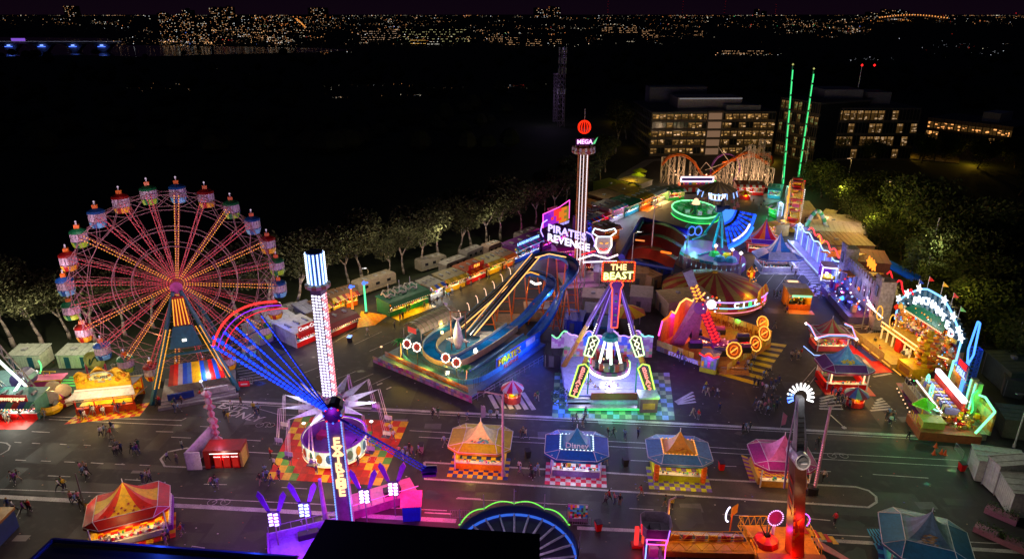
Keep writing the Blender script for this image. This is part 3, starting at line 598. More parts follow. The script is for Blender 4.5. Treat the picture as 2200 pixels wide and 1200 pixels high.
# gondolas
TUB={'red':(c(.3,.02,.02,.5),c(.8,.45,.05,.4)),'green':(c(.02,.16,.06,.5),c(.35,.6,.1,.4)),'blue':(c(.03,.1,.3,.5),c(.25,.55,.85,.4))}
CAGE=c(.62,.55,.64,.5)
gm={}
def gondola(col):
    ro,tu=TUB[col]; parts={}
    mb=MB(); mb.lathe([(.3,0),(1.0,.15),(1.22,.8),(1.2,1.0)],12,[tu,tu,ro]); mb.lathe([(.35,.02),(0,.02)],12,tu); parts['tub']=mb
    mb=MB(); [mb.tube((1.18*cos(a),1.18*sin(a),.95),(1.15*cos(a),1.15*sin(a),2.35),.04,CAGE,4) for a in [k*pi/7 for k in range(14)]]
    [mb.slab([(1.1*cos(a),1.1*sin(a),1.1),(1.1*cos(a+.3),1.1*sin(a+.3),1.1),(1.08*cos(a+.3),1.08*sin(a+.3),2.3),(1.08*cos(a),1.08*sin(a),2.3)],(.02*cos(a),.02*sin(a),0),CAGE) for a in [k*pi/7+.08 for k in range(14)]]
    mb.lathe([(1.2,1.6),(1.2,1.68)],14,CAGE); parts['cage']=mb
    mb=MB(); mb.lathe([(1.3,2.3),(1.15,2.6),(.5,2.95),(0,3.0)],12,ro); parts['roof']=mb
    mb=MB(); mb.box(-.35,-.35,2.9,.35,.35,3.5,ORG); mb.box(-.1,-.1,3.5,.1,.1,3.8,WHT); mb.bulb((0,0,3.95),.16,e(.8,.6,.8,.8)); parts['finial']=mb
    mb=MB(); mb.box(-.9,-.25,.95,.9,.25,1.25,WHT); parts['seat']=mb
    return parts
seq=['green','red','blue']; made={}
for i in range(24):
    a=radians(6+15*i); col=seq[i%3] 
    p=wp(a,RW*1.0,0)-V((0,0,2.9 if True else 0))*.0
    em=bpy.data.objects.new('gondola',None); COL.objects.link(em); em.parent=t; em.location=(p.x,0,p.z-2.2); em.scale=(.92,.92,.95); em['label']=col+' roofed gondola with a pale caged upper half'
    if col not in made: made[col]={k:m.build(k) for k,m in gondola(col).items()}; first=True
    else: first=False
    for k,ob in made[col].items():
        q=ob if first else ob.copy()
        if not first: COL.objects.link(q)
        q.parent=em
for dx,dz,col,pw in ((-9,14,(1,.35,.5),500),(9,14,(1,.35,.5),500),(0,20,(1,.35,.6),500),(-13,22,(1,.6,.7),500),(13,22,(.9,.5,1),600),(0,31,(1,.7,.8),800),(-9,28,(1,.65,.8),600),(9,28,(1,.65,.8),600),(-12,12,(1,.6,.6),500),(12,10,(.7,.3,1),300)): lamp(o+V((dx,-8,dz)),col,pw*1.5)
lamp(o+V((0,-8,7)),WARM,320); lamp(o+V((-3,-3,10)),WARM,250)

# ================================================================ LED SWING TOWER
o=P(722,967); ht=HT(722,967,540)
t=T('swing_tower','tall tower of white LED squares with a star of silver arms and hanging chairs','swing ride',o,radians(-14))
W=.7; z0=6; mb=MB(); mb.box(-W,-W,0,W,W,ht-4.2,c(.12,.1,.16,.5)); mb.build('shaft',t)
star=HT(722,967,868)
mb=MB(); n=int((ht-5.2-star-1)/.42)
lw=e(.85,.8,1,2.2); lr=e(1,.35,.4,2.0)
for k in range(n):
    z=star+1.2+k*.42
    for i in range(3): x=-W+.1+i*.45; mb.box(x,-W-.05,z,x+.31,-W-.01,z+.26,lw)
    for i in range(3): y=-W+.1+i*.45; mb.box(W+.01,y,z,W+.05,y+.31,z+.26,lr if (k*7+i)%3==0 or i==2 else lw)
mb.build('led_panels',t,kind='stuff')
mb=MB(); zc=ht-4.0
for i in range(14): 
    a=2*pi*i/14; mb.slab([(1.06*cos(a),1.06*sin(a),zc),(1.06*cos(a+.26),1.06*sin(a+.26),zc),(1.06*cos(a+.26),1.06*sin(a+.26),zc+3.9),(1.06*cos(a),1.06*sin(a),zc+3.9)],(.05*cos(a),.05*sin(a),0),e(.25,.55,1,2.0))
mb.lathe([(1.02,zc-.0),(1.02,zc+4),(0,zc+4.05)],14,DBL)
for i in range(14):
    a=2*pi*i/14+.13
    for k in range(13): mb.box(1.12*cos(a)-.06,1.12*sin(a)-.06,zc+.1+k*.3,1.12*cos(a)+.06,1.12*sin(a)+.06,zc+.28+k*.3,e(.85,.95,1,2.5))
mb.build('led_crown',t)
mb=MB(); mb.lathe([(1.0,zc-.6),(1.55,zc-.5),(1.55,zc-.1),(1.0,zc)],16,[TAN,OFF]); mb.build('crown_ring',t)
mb=MB(); mb.lathe([(.9,-1.6),(1.5,-1.2),(1.6,.9),(1.0,1.6)],12,[c(.06,.03,.1,.4),c(.3,.05,.15,.4)],(0,0,star)); [mb.bulb((1.62*cos(a),1.62*sin(a),star+.3),.13,e(1,.3,.6,3)) for a in [k*pi/5 for k in range(10)]]; mb.build('carriage',t)
SIL=c(.72,.7,.78,.3,.3)
for i in range(12):
    a=2*pi*i/12+.1; L1=5.0; ca,sa=cos(a),sin(a); base=V((ca*1.4,sa*1.4,star)); tip=V((ca*(1.4+L1),sa*(1.4+L1),star+.9)); sd=V((-sa,ca,0))
    mid=base.lerp(tip,.22); mb=MB()
    up=V((0,0,.34)); b1,b2,b3,b4=mid+sd*.85,mid+up*1.5,mid-sd*.85,mid-up
    for q in ((b1,b2),(b2,b3),(b3,b4),(b4,b1)):
        mb.add([base,q[0],q[1]],[(0,1,2)],SIL); mb.add([tip,q[1],q[0]],[(0,1,2)],SIL)
    mb.build('star_arm',t)
    mb=MB()
    for s in (-.35,.35):
        for u in (-.12,.12): mb.tube(tip+sd*s*.3+V((ca*u,sa*u,0)),tip+sd*(s+.0)+V((ca*u+ca*.8,sa*u+sa*.8,-5.0)),.025,c(.7,.7,.7,.4),3)
    p=tip+V((ca*.8,sa*.8,-5.2)); ch_=mb.build('chain',t)
    mb=MB(); mb.box(p.x-.55,p.y-.35,p.z,p.x+.55,p.y+.35,p.z+.1,DGY); mb.box(p.x-.55,p.y+.25,p.z,p.x+.55,p.y+.35,p.z+.7,c(.5,.5,.55,.4)); mb.build('seat',ch_)
# base drum with painted oval panels
mb=MB(); Rd=4.2; mb.lathe([(Rd,.5),(Rd,2.6)],36,[e(1,.93,.75,1.0),e(1,.95,.8,1.15),e(.75,.85,.7,.7)]); mb.lathe([(Rd-.12,2.6),(Rd-.12,.5),(0,.5)],36,c(.22,.12,.35,.4)); mb.lathe([(Rd+.15,.35),(Rd+.15,.6)],36,eWW); mb.lathe([(Rd+.05,2.6),(Rd+.12,2.75),(Rd-.12,2.75)],36,PUR); mb.build('drum',t)
mb=MB()
for i in range(20):
    a=2*pi*i/20; q=V((cos(a)*(Rd+.06),sin(a)*(Rd+.06),1.6)); u=V((-sin(a),cos(a),0))
    mb.slab([q+u*.45*cos(k*pi/5)+V((0,0,.7*sin(k*pi/5))) for k in range(10)],(cos(a)*.04,sin(a)*.04,0),[c(.1,.25,.4,.5),c(.5,.08,.05,.5),c(.15,.4,.2,.5),c(.5,.4,.1,.5)][i%4])
mb.build('painted_ovals',t,kind='stuff')
mb=MB(); mb.box(-2.2,-2,.5,2.2,2,1.1,c(.2,.1,.3,.5)); mb.box(-3.4,1.0,.5,-1.6,2.4,1.3,c(.5,.1,.2,.5)); mb.box(1.5,0,.5,3,1.5,.9,GRY); mb.build('machinery',t)
# chequered mat round it
def mat(name,label,q,nx,ny,ms,z=.02,rnd=False):
    o=P(*q[0]); t=None; mb=MB(); A,B,C,D=[P(*p) for p in q]
    for i in range(nx):
        for k in range(ny):
            f=lambda u,v:(A.lerp(B,u)).lerp(D.lerp(C,u),v)
            m=ms[R.randrange(len(ms))] if rnd else ms[(i+k)%len(ms)]
            pts=[f(i/nx,k/ny),f((i+1)/nx,k/ny),f((i+1)/nx,(k+1)/ny),f(i/nx,(k+1)/ny)]
            mb.quad(*[(p.x-o.x,p.y-o.y,z) for p in pts],m=m)
    ob=mb.build(name,label=label,category='floor mat'); ob.location=(o.x,o.y,0); return ob
cY,cR,cG=c(.75,.5,.04,.5),c(.5,.05,.03,.5),c(.1,.3,.06,.5)
mat('chequered_mat','red yellow and green chequered mat under the swing tower',[(572,1028),(817,1042),(878,905),(636,893)],15,10,[cY,cR,c(.6,.38,.03,.5),cG,cR,c(.35,.04,.03,.5),cR],rnd=False)
for dx,dy,dz,col,pw in ((0,-7,4,WARM,900),(-6,-2,3,WARM,500),(6,-3,3,WARM,500),(3,3,4,CP_,800),(0,5,4,CP_,600),(-5,5,4,WARM,300),(8,3,4,CO,350),(0,-2.5,12,CP_,350),(5,-1,star+2,(.85,.85,1),900),(-5,-1,star+2,(.85,.85,1),800),(0,-5,star+2,(.9,.75,1),700)): lamp(o+V((dx,dy,dz)),col,pw)
for px,py in ((656,912),(800,908)):
    q=P(px,py+24); tt=T('flood_lamp','bright white flood lamp on a stand at the '+('left' if px<700 else 'right')+' rim of the drum','flood lamp',q); mb=MB(); mb.tube((0,0,0),(0,0,1.9),.05,DGY); mb.build('stand',tt); mb=MB(); mb.lathe([(0,-.25),(.3,0),(0,.25)],8,eW,(0,0,2.1)); mb.build('bulb',tt)

# ================================================================ FOREGROUND BOOSTER MAST
o=P(752,1196); hz=HT(752,1196,884)
t=T('spinning_arm_ride','grey mast with blue lit edges and glowing letters carrying a long blue lit arm','thrill ride',o,radians(6))
mb=MB(); w0,w1=.8,.66; 
vs=[(-w0,-.7,0),(w0,-.7,0),(w0,.7,0),(-w0,.7,0),(-w1,-.6,hz),(w1,-.6,hz),(w1,.6,hz),(-w1,.6,hz)]
mb.add(vs,[(3,2,1,0),(4,5,6,7),(0,1,5,4),(1,2,6,5),(2,3,7,6),(3,0,4,7)],c(.3,.24,.36,.45)); mb.build('mast',t)
mb=MB()
for s in (-1,1):
    for k in range(60): u,v=k/60,(k+.6)/60; mb.tube((s*(w0+(w1-w0)*u+.02),-.75,hz*u),(s*(w0+(w1-w0)*v+.02),-.72,hz*v),.06,e(.2,.4,1,2.4),4)
mb.build('edge_lights',t,kind='stuff')
for i,ch in enumerate('EXTREME'):
    MB().text(ch,1.5,e(1,.78,.35,2.2),(.05,-.74,hz*.86-i*1.0-1.0),ext=.05).build('letter',t)
mb=MB(); mb.lathe([(0,-1.1),(.9,-1.1),(1.1,-.6),(1.1,.6),(.9,1.1),(0,1.1)],14,c(.03,.02,.05,.35)); 
mb.v=[(x,z,y+hz+.3) for x,y,z in mb.v]
for a in range(8): mb.bulb((.85*cos(a*pi/4),-1.2,hz+.3+.85*sin(a*pi/4)),.12,[eB,eR][a%2])
mb.build('hub',t)
hc=V((0,-1.0,hz+.3)); 
def armdir(deg): return V((cos(radians(deg)),0,sin(radians(deg))))
mb=MB(); bl=e(.02,.08,1,2.0); tipc=[]  # motion-blur fan of the turning arm, built as solid diverging chords
for deg,L1 in ((141,13.2),(137.5,13.5),(133,13.3),(128,12.8),(122,12.6),(116,12.4)):
    d=armdir(deg); q=hc+d*L1; mb.tube(hc+d*1,q,.1,DBL,4,.06); tipc.append(q)
for k in range(1,8):
    f=k/8; pts=[hc+(q-hc)*f for q in sorted(tipc,key=lambda p:p.z)]; mb.path(pts,.05,DBL,4)
mb.build('arm_blur_ribs',t)
mb=MB()  # streaks of the arm's blurred blue light, built as dashed tubes
for deg,L1,th in ((141,13.2,.15),(137.5,13.5,.17),(133,13.3,.14),(128,12.8,.1),(122,12.6,.07),(116,12.4,.05)):
    d=armdir(deg); n=int(L1/.42)
    for k in range(2,n): mb.tube(hc+d*(k*.42)+V((0,-.15,0)),hc+d*(k*.42+.3)+V((0,-.15,0)),th*(.6+.5*k/n),bl,4)
mb.build('arm_light_streaks',t,kind='stuff')
mb=MB()  # red light trails swept by the arm tip, built as curved tubes
for r_,a0,a1,m_,th in ((13.6,107,141,e(1,.04,.04,2.2),.1),(12.6,104,140,e(1,.03,.08,1.2),.05),(13.1,106,141,e(.5,.05,1,1.2),.05)):
    pts=[hc+armdir(a0+(a1-a0)*k/14)*r_*(.94+.06*sin(k/14*pi))+V((0,-.2,0)) for k in range(15)]; mb.path(pts,th,m_,4)
mb.build('tip_light_trails',t)
d=armdir(-38); mb=MB(); q=hc+d*11.5; mb.tube(hc,q,.16,DBL,4,.1)
for s in (-.3,0,.3): 
    for k in range(4,25): mb.tube(hc+d*k*.44+V((s*.7,-.4,s*.7)),hc+d*(k*.44+.3)+V((s*.7,-.4,s*.7)),.06,e(.06,.05,.8,.7),4)
mb.build('counter_arm',t)
mb=MB(); mb.tube(q+V((-.8,0,0)),q+V((.8,0,0)),.4,c(.1,.06,.3,.4),8); mb.box(q.x-.7,q.y-.5,q.z-.6,q.x+.7,q.y+.5,q.z-.35,PUR); mb.build('gondola',t)
for dx,dz,col,pw in ((-4,hz+3,CB,500),(-9,hz+7,CB,500),(6,4,CM,2200),(-6,4,CP_,2000),(4,9,CP_,900),(0,hz,CP_,250),(14,5,CM,1800)): lamp(o+V((dx,-2.5,dz)),col,pw)
# winged floodlights
def winged(px,pb,yt,label,col,em,rz=0):
    a=P(px,pb); h=HT(px,pb,yt); t=T('winged_light_pole',label,'light pole',a,rz,'winged flower lights round the spinning ride')
    mb=MB(); mb.tube((0,0,0),(0,0,h-.5),.07,STL); mb.build('post',t)
    mb=MB(); mb.box(-.62,-.2,h-.9,.62,.1,h+.9,c(.1,.05,.2,.5)); mb.build('lamp_housing',t)
    mb=MB()
    for i in (-1,1):
        for k in range(4): z=h-.68+k*.45; mb.tube((i*.3-.2,-.26,z-.05),(i*.3+.2,-.26,z+.06),.13,em,6)
    mb.build('lamp_cells',t)
    for s in (-1,1):
        mb=MB(); mb.slab([(s*.35,0,h+.9),(s*.75,0,h+.9),(s*1.6,0,h+2.9),(s*1.35,0,h+3.5),(s*.9,0,h+2.9)],(0,.12,0),c(.2,.12,.5,.4)); mb.build('wing',t)
    lamp(a+V((0,-.8,h)),col,260)
winged(600,1180,1112,'violet winged light at the far left of the spinning ride',CP_,e(.8,.6,1,3)); winged(664,1160,1092,'blue winged light, second from the left',CB,e(.6,.75,1,3))
winged(790,1130,1063,'white-purple winged light right of the glowing letters',CP_,e(1,.8,1,3)); winged(850,1108,1047,'pink winged light, rightmost of the four',CM,e(1,.75,.95,3))
# ride deck
o2,rz,L=FR((583,1205),(700,1176)); t=T('ride_deck','violet lit steel ride deck with railings at the bottom','ride platform',o2,rz); mb=MB(); mb.box(0,-3,0,L+3,2.6,.7,c(.3,.25,.5,.3)); mb.box(0,2.6,0,L+3,2.8,1.5,c(.35,.3,.55,.4)); mb.build('floor',t)
mb=MB(); [mb.tube((i*1.2,2.7,1.5),(i*1.2,2.7,2.4),.04,STL,4) for i in range(int(L/1.2)+2)]; mb.tube((0,2.7,2.4),(L+3,2.7,2.4),.05,STL,4); mb.build('railing',t); mb=MB(); mb.box(-.2,-3,0,0,2.8,1.6,PUR); mb.box(3,1.2,.7,5.2,2,1.4,BLK); mb.build('speaker_box',t); lamp(o2+V((4,1,4)),(.35,.12,1),1500)
o2,rz,L=FR((745,1118),(900,1070)); t=T('ride_deck','magenta lit ramp deck on the right of the spinning ride','ride platform',o2,rz); mb=MB(); mb.box(0,0,0,L,3.4,.8,c(.55,.2,.4,.4)); mb.box(0,-.15,0,L,0,1.1,c(.5,.15,.4,.4)); mb.build('floor',t)
mb=MB(); [mb.box(i*1.5,-.1,1.1,i*1.5+.08,0,1.9,STL) for i in range(int(L/1.5)+1)]; mb.tube((0,-.05,1.9),(L,-.05,1.9),.05,eM,4); mb.box(5,1,.8,7,2,1.5,BLK); mb.build('railing',t); lamp(o2+V((4,2,4)),CM,900); lamp(o2+V((8,4,4)),CR,700)
o2,rz,L=FR((866,1120),(904,1118)); t=T('control_booth','small blue booth with a pink lit roof beside the magenta deck','booth',o2,rz); MB().box(0,0,0,L,1.8,2.2,c(.02,.1,.5,.4)).build('cabin',t); mb=MB(); mb.slab([(-.2,-.3,2.2),(L+.2,-.3,2.2),(L+.2,2,2.7),(-.2,2,2.7)],(0,0,.1),c(.7,.2,.35,.4)); mb.build('roof',t)
a=P(700,1116); t=T('steel_pillar','leaning pale violet steel pillar left of the grey mast','pillar',a); mb=MB(); mb.tube((0,0,0),(-.15,0,HT(700,1116,1028)),.33,c(.5,.4,.6,.4),8,.2); mb.build('column',t); MB().lathe([(.5,0),(.5,.25),(0,.25)],8,GRY).build('base_plate',t)
LF_=.8
# ================================================================ BOOTH TENTS
def tent(label, ctr, wd, dp, rz, roofc, innerc, eave, zi, peak, frontc, matc, text=None, bulbs=None, lite=WARM, pw=420, trim=None, matd=1.6, inner=.52, blot=None, cat='tent', name='booth_tent', stripes=None, shape='oct', base=.76):
    "game booth under a wide stretched roof: slanted skirt, square inner panel drawn up to a peak"
    o = ctr if isinstance(ctr, V) else P(*ctr); t = T(name,label,cat,o,rz); hw,hd=wd/2,dp/2
    if shape=='oct': k=.62; ring=[(-hw,-hd*k),(-hw*k,-hd),(hw*k,-hd),(hw,-hd*k),(hw,hd*k),(hw*k,hd),(-hw*k,hd),(-hw,hd*k)]
    else: ring=[(-hw,-hd),(0,-hd),(0,-hd),(hw,-hd),(hw,hd),(0,hd),(0,hd),(-hw,hd)]
    iw,idp=hw*inner,hd*inner; inn=[(-iw,-idp),(-iw,-idp),(iw,-idp),(iw,-idp),(iw,idp),(iw,idp),(-iw,idp),(-iw,idp)]
    sk=MB(); n=8
    def surf(mb,A,B,m,z0,z1,nn=5,sag=.25):
        for i in range(len(A)):
            a,b,cc,d=A[i],A[(i+1)%len(A)],B[(i+1)%len(B)],B[i]
            mt=m[i%len(m)] if isinstance(m,(list,tuple)) else m
            for k in range(nn):
                u,v=k/nn,(k+1)/nn; zf=lambda u: z0+(z1-z0)*((u**1.9) if sag>0 else u)
                q=[(a[0]+(d[0]-a[0])*u,a[1]+(d[1]-a[1])*u,zf(u)),(b[0]+(cc[0]-b[0])*u,b[1]+(cc[1]-b[1])*u,zf(u)),(b[0]+(cc[0]-b[0])*v,b[1]+(cc[1]-b[1])*v,zf(v)),(a[0]+(d[0]-a[0])*v,a[1]+(d[1]-a[1])*v,zf(v))]
                mb.add(q,[(0,1,2,3)],mt)
    surf(sk,ring,inn,roofc,eave,zi,3,0); 
    for i in range(8):
        a,b=ring[i],ring[(i+1)%8]
        if a!=b: sk.quad((*a,eave-.35),(*b,eave-.35),(*b,eave),(*a,eave), m=trim or (roofc[0] if isinstance(roofc,(list,tuple)) else roofc))
    for a,b in zip(ring,inn): sk.tube((*a,eave+.02),(*b,zi+.02),.035,WHT,4)
    for i in range(8):
        if ring[i]!=ring[(i+1)%8]: sk.tube((*ring[i],eave),(*ring[(i+1)%8],eave),.04,WHT,4)
    for i in range(0,8,2): sk.tube((*inn[i],zi+.03),(*inn[(i+2)%8],zi+.03),.04,WHT,4)
    sk.build('roof_skirt',t)
    pk=MB(); N=16
    sq=[]
    for (a,b) in (((-iw,-idp),(iw,-idp)),((iw,-idp),(iw,idp)),((iw,idp),(-iw,idp)),((-iw,idp),(-iw,-idp))):
        for i in range(4): sq.append((a[0]+(b[0]-a[0])*i/4,a[1]+(b[1]-a[1])*i/4))
    surf(pk,sq,[(0,0)]*16,stripes or innerc,zi,peak,6,1); pk.tube((0,0,peak-.2),(0,0,peak+.45),.05,WHT,5); pk_=pk.build('roof_peak',t)
    if bulbs:
        mb=MB()
        for a,b in (((-iw,-idp),(iw,-idp)),((iw,-idp),(iw,idp)),((-iw,idp),(-iw,-idp)),((iw,idp),(-iw,idp))): mb.bulbs((*a,zi+.1),(*b,zi+.1),9,.11,bulbs)
        mb.build('roof_bulbs',pk_,kind='stuff')
    sl=V((0,idp,0))+V((0,0,(peak-zi)*.35))
    if text: MB().text(text,iw*.5,WHT,(0,-idp*.93,zi+(peak-zi)*.02+.22),(1,0,0),(0,.9,.42),.03).build('lettering',pk_)
    if blot:
        rr=random.Random(len(label)); mb=MB()
        for _ in range(26):
            u=rr.gauss(0,.26); v=rr.uniform(.02,.4); k=1-v; x=u*iw*k; y=-idp*k-.06; z=zi+(peak-zi)*(v**1.9)+.08; s=rr.uniform(.12,.32)
            mb.slab([(x-s,y,z),(x+s*.2,y-.02,z-.05),(x+s,y+.12,z+.07),(x,y+.3*s*2,z+.12*s*2+.04)],(0,-.01,.02),rr.choice(blot))
        mb.build('painted_picture',pk_)
    bw,bd=hw*base,hd*base
    mb=MB()
    for x in (-bw,bw):
        for y in (-bd,bd): mb.tube((x,y,0),(x,y,eave+.1),.09,WHT,6)
    split_build(mb,'post',t)
    mb=MB(); mb.box(-bw+.1,-bd+.12,0,bw-.1,-bd+.5,1.0,frontc); mb.box(-bw,-bd,1.0,bw,-bd+.6,1.08,WHT)
    for s in (-1,1): mb.box(s*bw-.2,-bd+.6,0,s*bw+.2,bd,1.0,frontc)
    mb.box(-bw,bd-.1,0,bw,bd,eave-.2,c(.35,.25,.3,.7)); ct_=mb.build('counter',t)
    mb=MB(); prizes(mb,-bw+.3,bw-.3,bd-.9,bd-.3,.5,eave-.4,60); prizes(mb,-bw+.3,bw-.3,-bd+.1,-bd+.6,1.2,1.3,26,.18); mb.build('prizes',ct_,kind='stuff')
    mb=MB(); mb.box(-bw,-bd-.02,eave-.45,bw,-bd+.02,eave-.15,frontc); mb.tube((-bw+.3,-bd+.3,eave-.2),(bw-.3,-bd+.3,eave-.2),.05,eWW,5); mb.build('light_bar',ct_)
    if matc:
        mb=MB(); nx=12; cw=(2*bw+1.6)/nx
        for i in range(nx):
            for k in range(int((matd+bd)/cw)+1): mb.box(-bw-.8+i*cw,-bd-matd+k*cw,0,-bw-.8+(i+1)*cw,-bd-matd+(k+1)*cw,.05,matc[(i+k)%len(matc)])
        mb.build('floor_mat',t)
    for x,y in ((-bw*.5,-bd*.3),(bw*.5,-bd*.3)): lamp(o+Matrix.Rotation(rz,3,'Z')@V((x,y,eave-.35)),lite,pw)
    lamp(o+Matrix.Rotation(rz,3,'Z')@V((0,-bd-.9,eave-.9)),lite,pw*.35)
    return t,o,(hw,hd,iw,idp,bw,bd)
LYE=c(.62,.48,.2,.55)
tent('yellow octagonal booth tent with a colourful painted peak',(1034,985),8.1,6.6,RD,c(.48,.4,.06,.5),c(.68,.6,.3,.55),3.2,3.6,5.9,YEL,[cY,DBL],blot=[c(.1,.25,.15,.5),c(.5,.08,.08,.5),c(.15,.2,.5,.5),c(.08,.3,.3,.5),c(.6,.4,.2,.5)],pw=480)
lamp(P(1034,960)+V((0,-5.5,7.5)),(1,.85,.45),700)
tent('blue booth tent with white lettering and a row of bulbs on its peak',(1237,1000),8.1,6.6,RD,[c(.03,.15,.4,.4),c(.02,.1,.32,.4)],c(.02,.18,.3,.45),3.2,3.6,5.9,c(.3,.3,.6,.5),[c(.7,.08,.12,.5),WHT],text='Disney',bulbs=e(.7,.9,1,2.2),lite=(.9,.85,1),pw=520)
lamp(P(1237,980)+V((0,-6,8)),(.6,.75,1),520)
q=P(1237,1000); 
tt,o,_=tent('pale blue booth tent with an orange painted peak edged by warm bulbs',(1453,1010),8.0,6.4,RD,[c(.14,.3,.42,.45),c(.1,.24,.36,.45)],c(.6,.3,.06,.5),3.2,3.6,6.0,c(.5,.6,.1,.5),[c(.6,.65,.1,.5),c(.2,.15,.4,.5)],blot=[c(.55,.2,.05,.5),c(.7,.4,.08,.5),c(.35,.14,.04,.5)],bulbs=eY,pw=480)
lamp(o+V((0,-1.4,7.4)),(1,.6,.2),170); lamp(o+V((0,-6,7)),(.8,.8,1),260)
mb=MB()
for s in (-1,1):
    for k in range(5): mb.lathe([(0,-.3),(.4,-.1),(.45,.25),(0,.45)],8,ORG,(s*2.9,-2.6,.5+k*.45),.8,.8)
mb.build('orange_side_figures',tt)
tt,o,_=tent('pink peaked booth tent beside the tall red column',(1672,1022),7.6,6.6,RD,[c(.42,.06,.2,.5),c(.34,.05,.18,.5)],c(.6,.22,.36,.5),3.2,3.6,6.2,c(.5,.3,.1,.5),None,pw=420,inner=.6)
lamp(P(1640,990)+V((-2,-6,6)),(1,.45,.6),520)
mat('chequered_mat','yellow and purple chequered mat along the left of the pink tent',[(1592,976),(1614,1042),(1740,1050),(1736,1030)],14,10,[cY,c(.3,.08,.25,.5)])
tt,o,_=tent('dark blue booth tent with a lit peak, cut by the bottom edge at the right',(1975,1200),8.6,8.4,radians(-22),[c(.05,.15,.26,.45),c(.04,.12,.22,.45)],[c(.14,.2,.26,.5),c(.1,.14,.18,.5)],2.9,3.7,6.4,SKY,[SKY,DBL],blot=[c(.5,.3,.15,.5),c(.5,.45,.4,.5),c(.3,.16,.08,.5)],bulbs=None,pw=380)
lamp(o+V((-1,-7,7.5)),(.7,.85,1),420); lamp(o+V((2,2,9)),CG,160)
mat('chequered_mat','teal and dark chequered mat left of the cut-off blue tent',[(1862,1135),(1900,1215),(1960,1215),(1890,1135)],5,10,[SKY,BLK])
# circus star tent
tt,o,(hw,hd,iw,idp,bw,bd)=tent('red and yellow star-spotted circus tent lit from within',(286,1128),8.6,6.6,radians(24),[c(.5,.03,.03,.4),c(.42,.02,.02,.4)],RED,2.8,3.5,6.1,YEL,[c(.75,.5,.04,.5),c(.5,.05,.03,.5)],stripes=[c(.55,.03,.03,.45),c(.8,.5,.05,.45),c(.8,.5,.05,.45),c(.55,.03,.03,.45)],inner=.74,pw=760,matd=1.2,base=.86)
mb=MB()
for i,(u,v) in enumerate([(-.42,.1),(-.15,.12),(.18,.1),(.42,.14),(-.28,.26),(.26,.28),(-.1,.32),(.12,.42),(0,.2),(-.35,.4)]):
    k=1-v; x,y,z=u*iw*2*k*.8,-idp*k-.08,3.5+2.6*(v**1.9)+.12
    pts=[]
    for j in range(10): r=.2 if j%2==0 else .09; a=pi/2+j*pi/5; pts.append((x+r*cos(a),y+r*sin(a)*.8,z+r*sin(a)*.5))
    mb.slab(pts,(0,-.01,.02),c(.3,.03,.05,.5))
mb.build('stars',tt,kind='stuff')
lamp(o+V((0,-1.5,7.2)),(1,.75,.35),280); lamp(o+V((1,-4,6.4)),(1,.6,.3),420); lamp(o+V((-5,0,4)),(1,.5,.3),180)
mb=MB()
for k in range(5): mb.box(-bw-.1,-bd-.5,.2+k*.01,bw+.1,-bd,.9,c(.5,.5,.5,.5)) if k==0 else None
for i in range(16): mb.lathe([(0,0),(.16,.1),(.14,.3),(0,.42)],6,WHT if i%2 else c(.6,.05,.1,.5),(-bw+.3+i*(2*bw-.6)/15,-bd-.25,.95)); mb.lathe([(0,0),(.16,.1),(.14,.3),(0,.42)],6,WHT,(bw+.35,-bd+.2+i*(2*bd-.4)/15,.95))
mb.box(bw+.1,-bd,.2,bw+.6,bd,.9,c(.25,.1,.4,.5)); mb.build('clown_row',tt,kind='stuff')
# right-hand tents
tt,o,_=tent('purple sunburst booth tent with a lit prize counter on a red mat',(1806,822),8.0,6.0,radians(-3),[c(.22,.04,.12,.45),c(.12,.04,.14,.45),c(.2,.2,.25,.45)],[c(.12,.28,.5,.45),c(.2,.4,.6,.45)],3.4,4.2,6.8,RED,[RED,RED],blot=[YEL,c(.7,.5,.1,.5)],pw=750,inner=.62)
lamp(o+V((0,-4.5,8)),(.8,.85,1),330)
mb=MB(); [mb.tube((s*2.5,-2.0,.3),(s*2.5,-2.0,3),.12,eWW,6) for s in(-1,1)]; mb.build('lit_columns',tt)
tt,o,_=tent('striped booth tent outlined by white scalloped bulbs, behind the sunburst tent',(1778,745),6.6,4.6,radians(-2),[c(.25,.04,.08,.5),c(.2,.2,.14,.5)],[c(.32,.05,.06,.5),c(.3,.3,.16,.5)],3.0,3.4,5.6,c(.5,.1,.1,.5),None,pw=650,inner=.8)
hw=3.4; mb=MB(); pts=[V((-hw,2.4,3.4)),V((-hw-.2,0,3.9)),V((-hw,-2.6,2.9)),V((-1.4,-2.7,3.6)),V((1.4,-2.7,3.6)),V((hw,-2.6,2.9)),V((hw+.2,0,3.9)),V((hw,2.4,3.4))]; mb.path(pts,.09,eLB,5); mb.path([p+V((0,.02,.2)) for p in pts],.07,ePK,5)
for p in (pts[2],pts[5],pts[0]): mb.lathe([(0,-.35),(.35,0),(0,.35)],5,eW,p)
mb.path([V((-hw-.8,0,.1)),V((-hw-.2,-3.4,.1)),V((hw,-3.4,.1))],.07,eLB,5); mb.build('bulb_garland',tt)
tt,o,_=tent('blue and white peaked booth tent with a silver counter',(1667,575),10.5,7.5,radians(-2),[c(.08,.14,.4,.45),c(.45,.5,.6,.45)],[c(.06,.2,.45,.45),c(.5,.5,.55,.45),c(.06,.2,.45,.45)],3.2,4.4,8.6,c(.5,.5,.6,.4),[c(.3,.3,.4,.5),c(.45,.45,.5,.5)],lite=(.75,.75,1),pw=1000,bulbs=None)
lamp(o+V((0,-7,8)),(.5,.6,1),600)
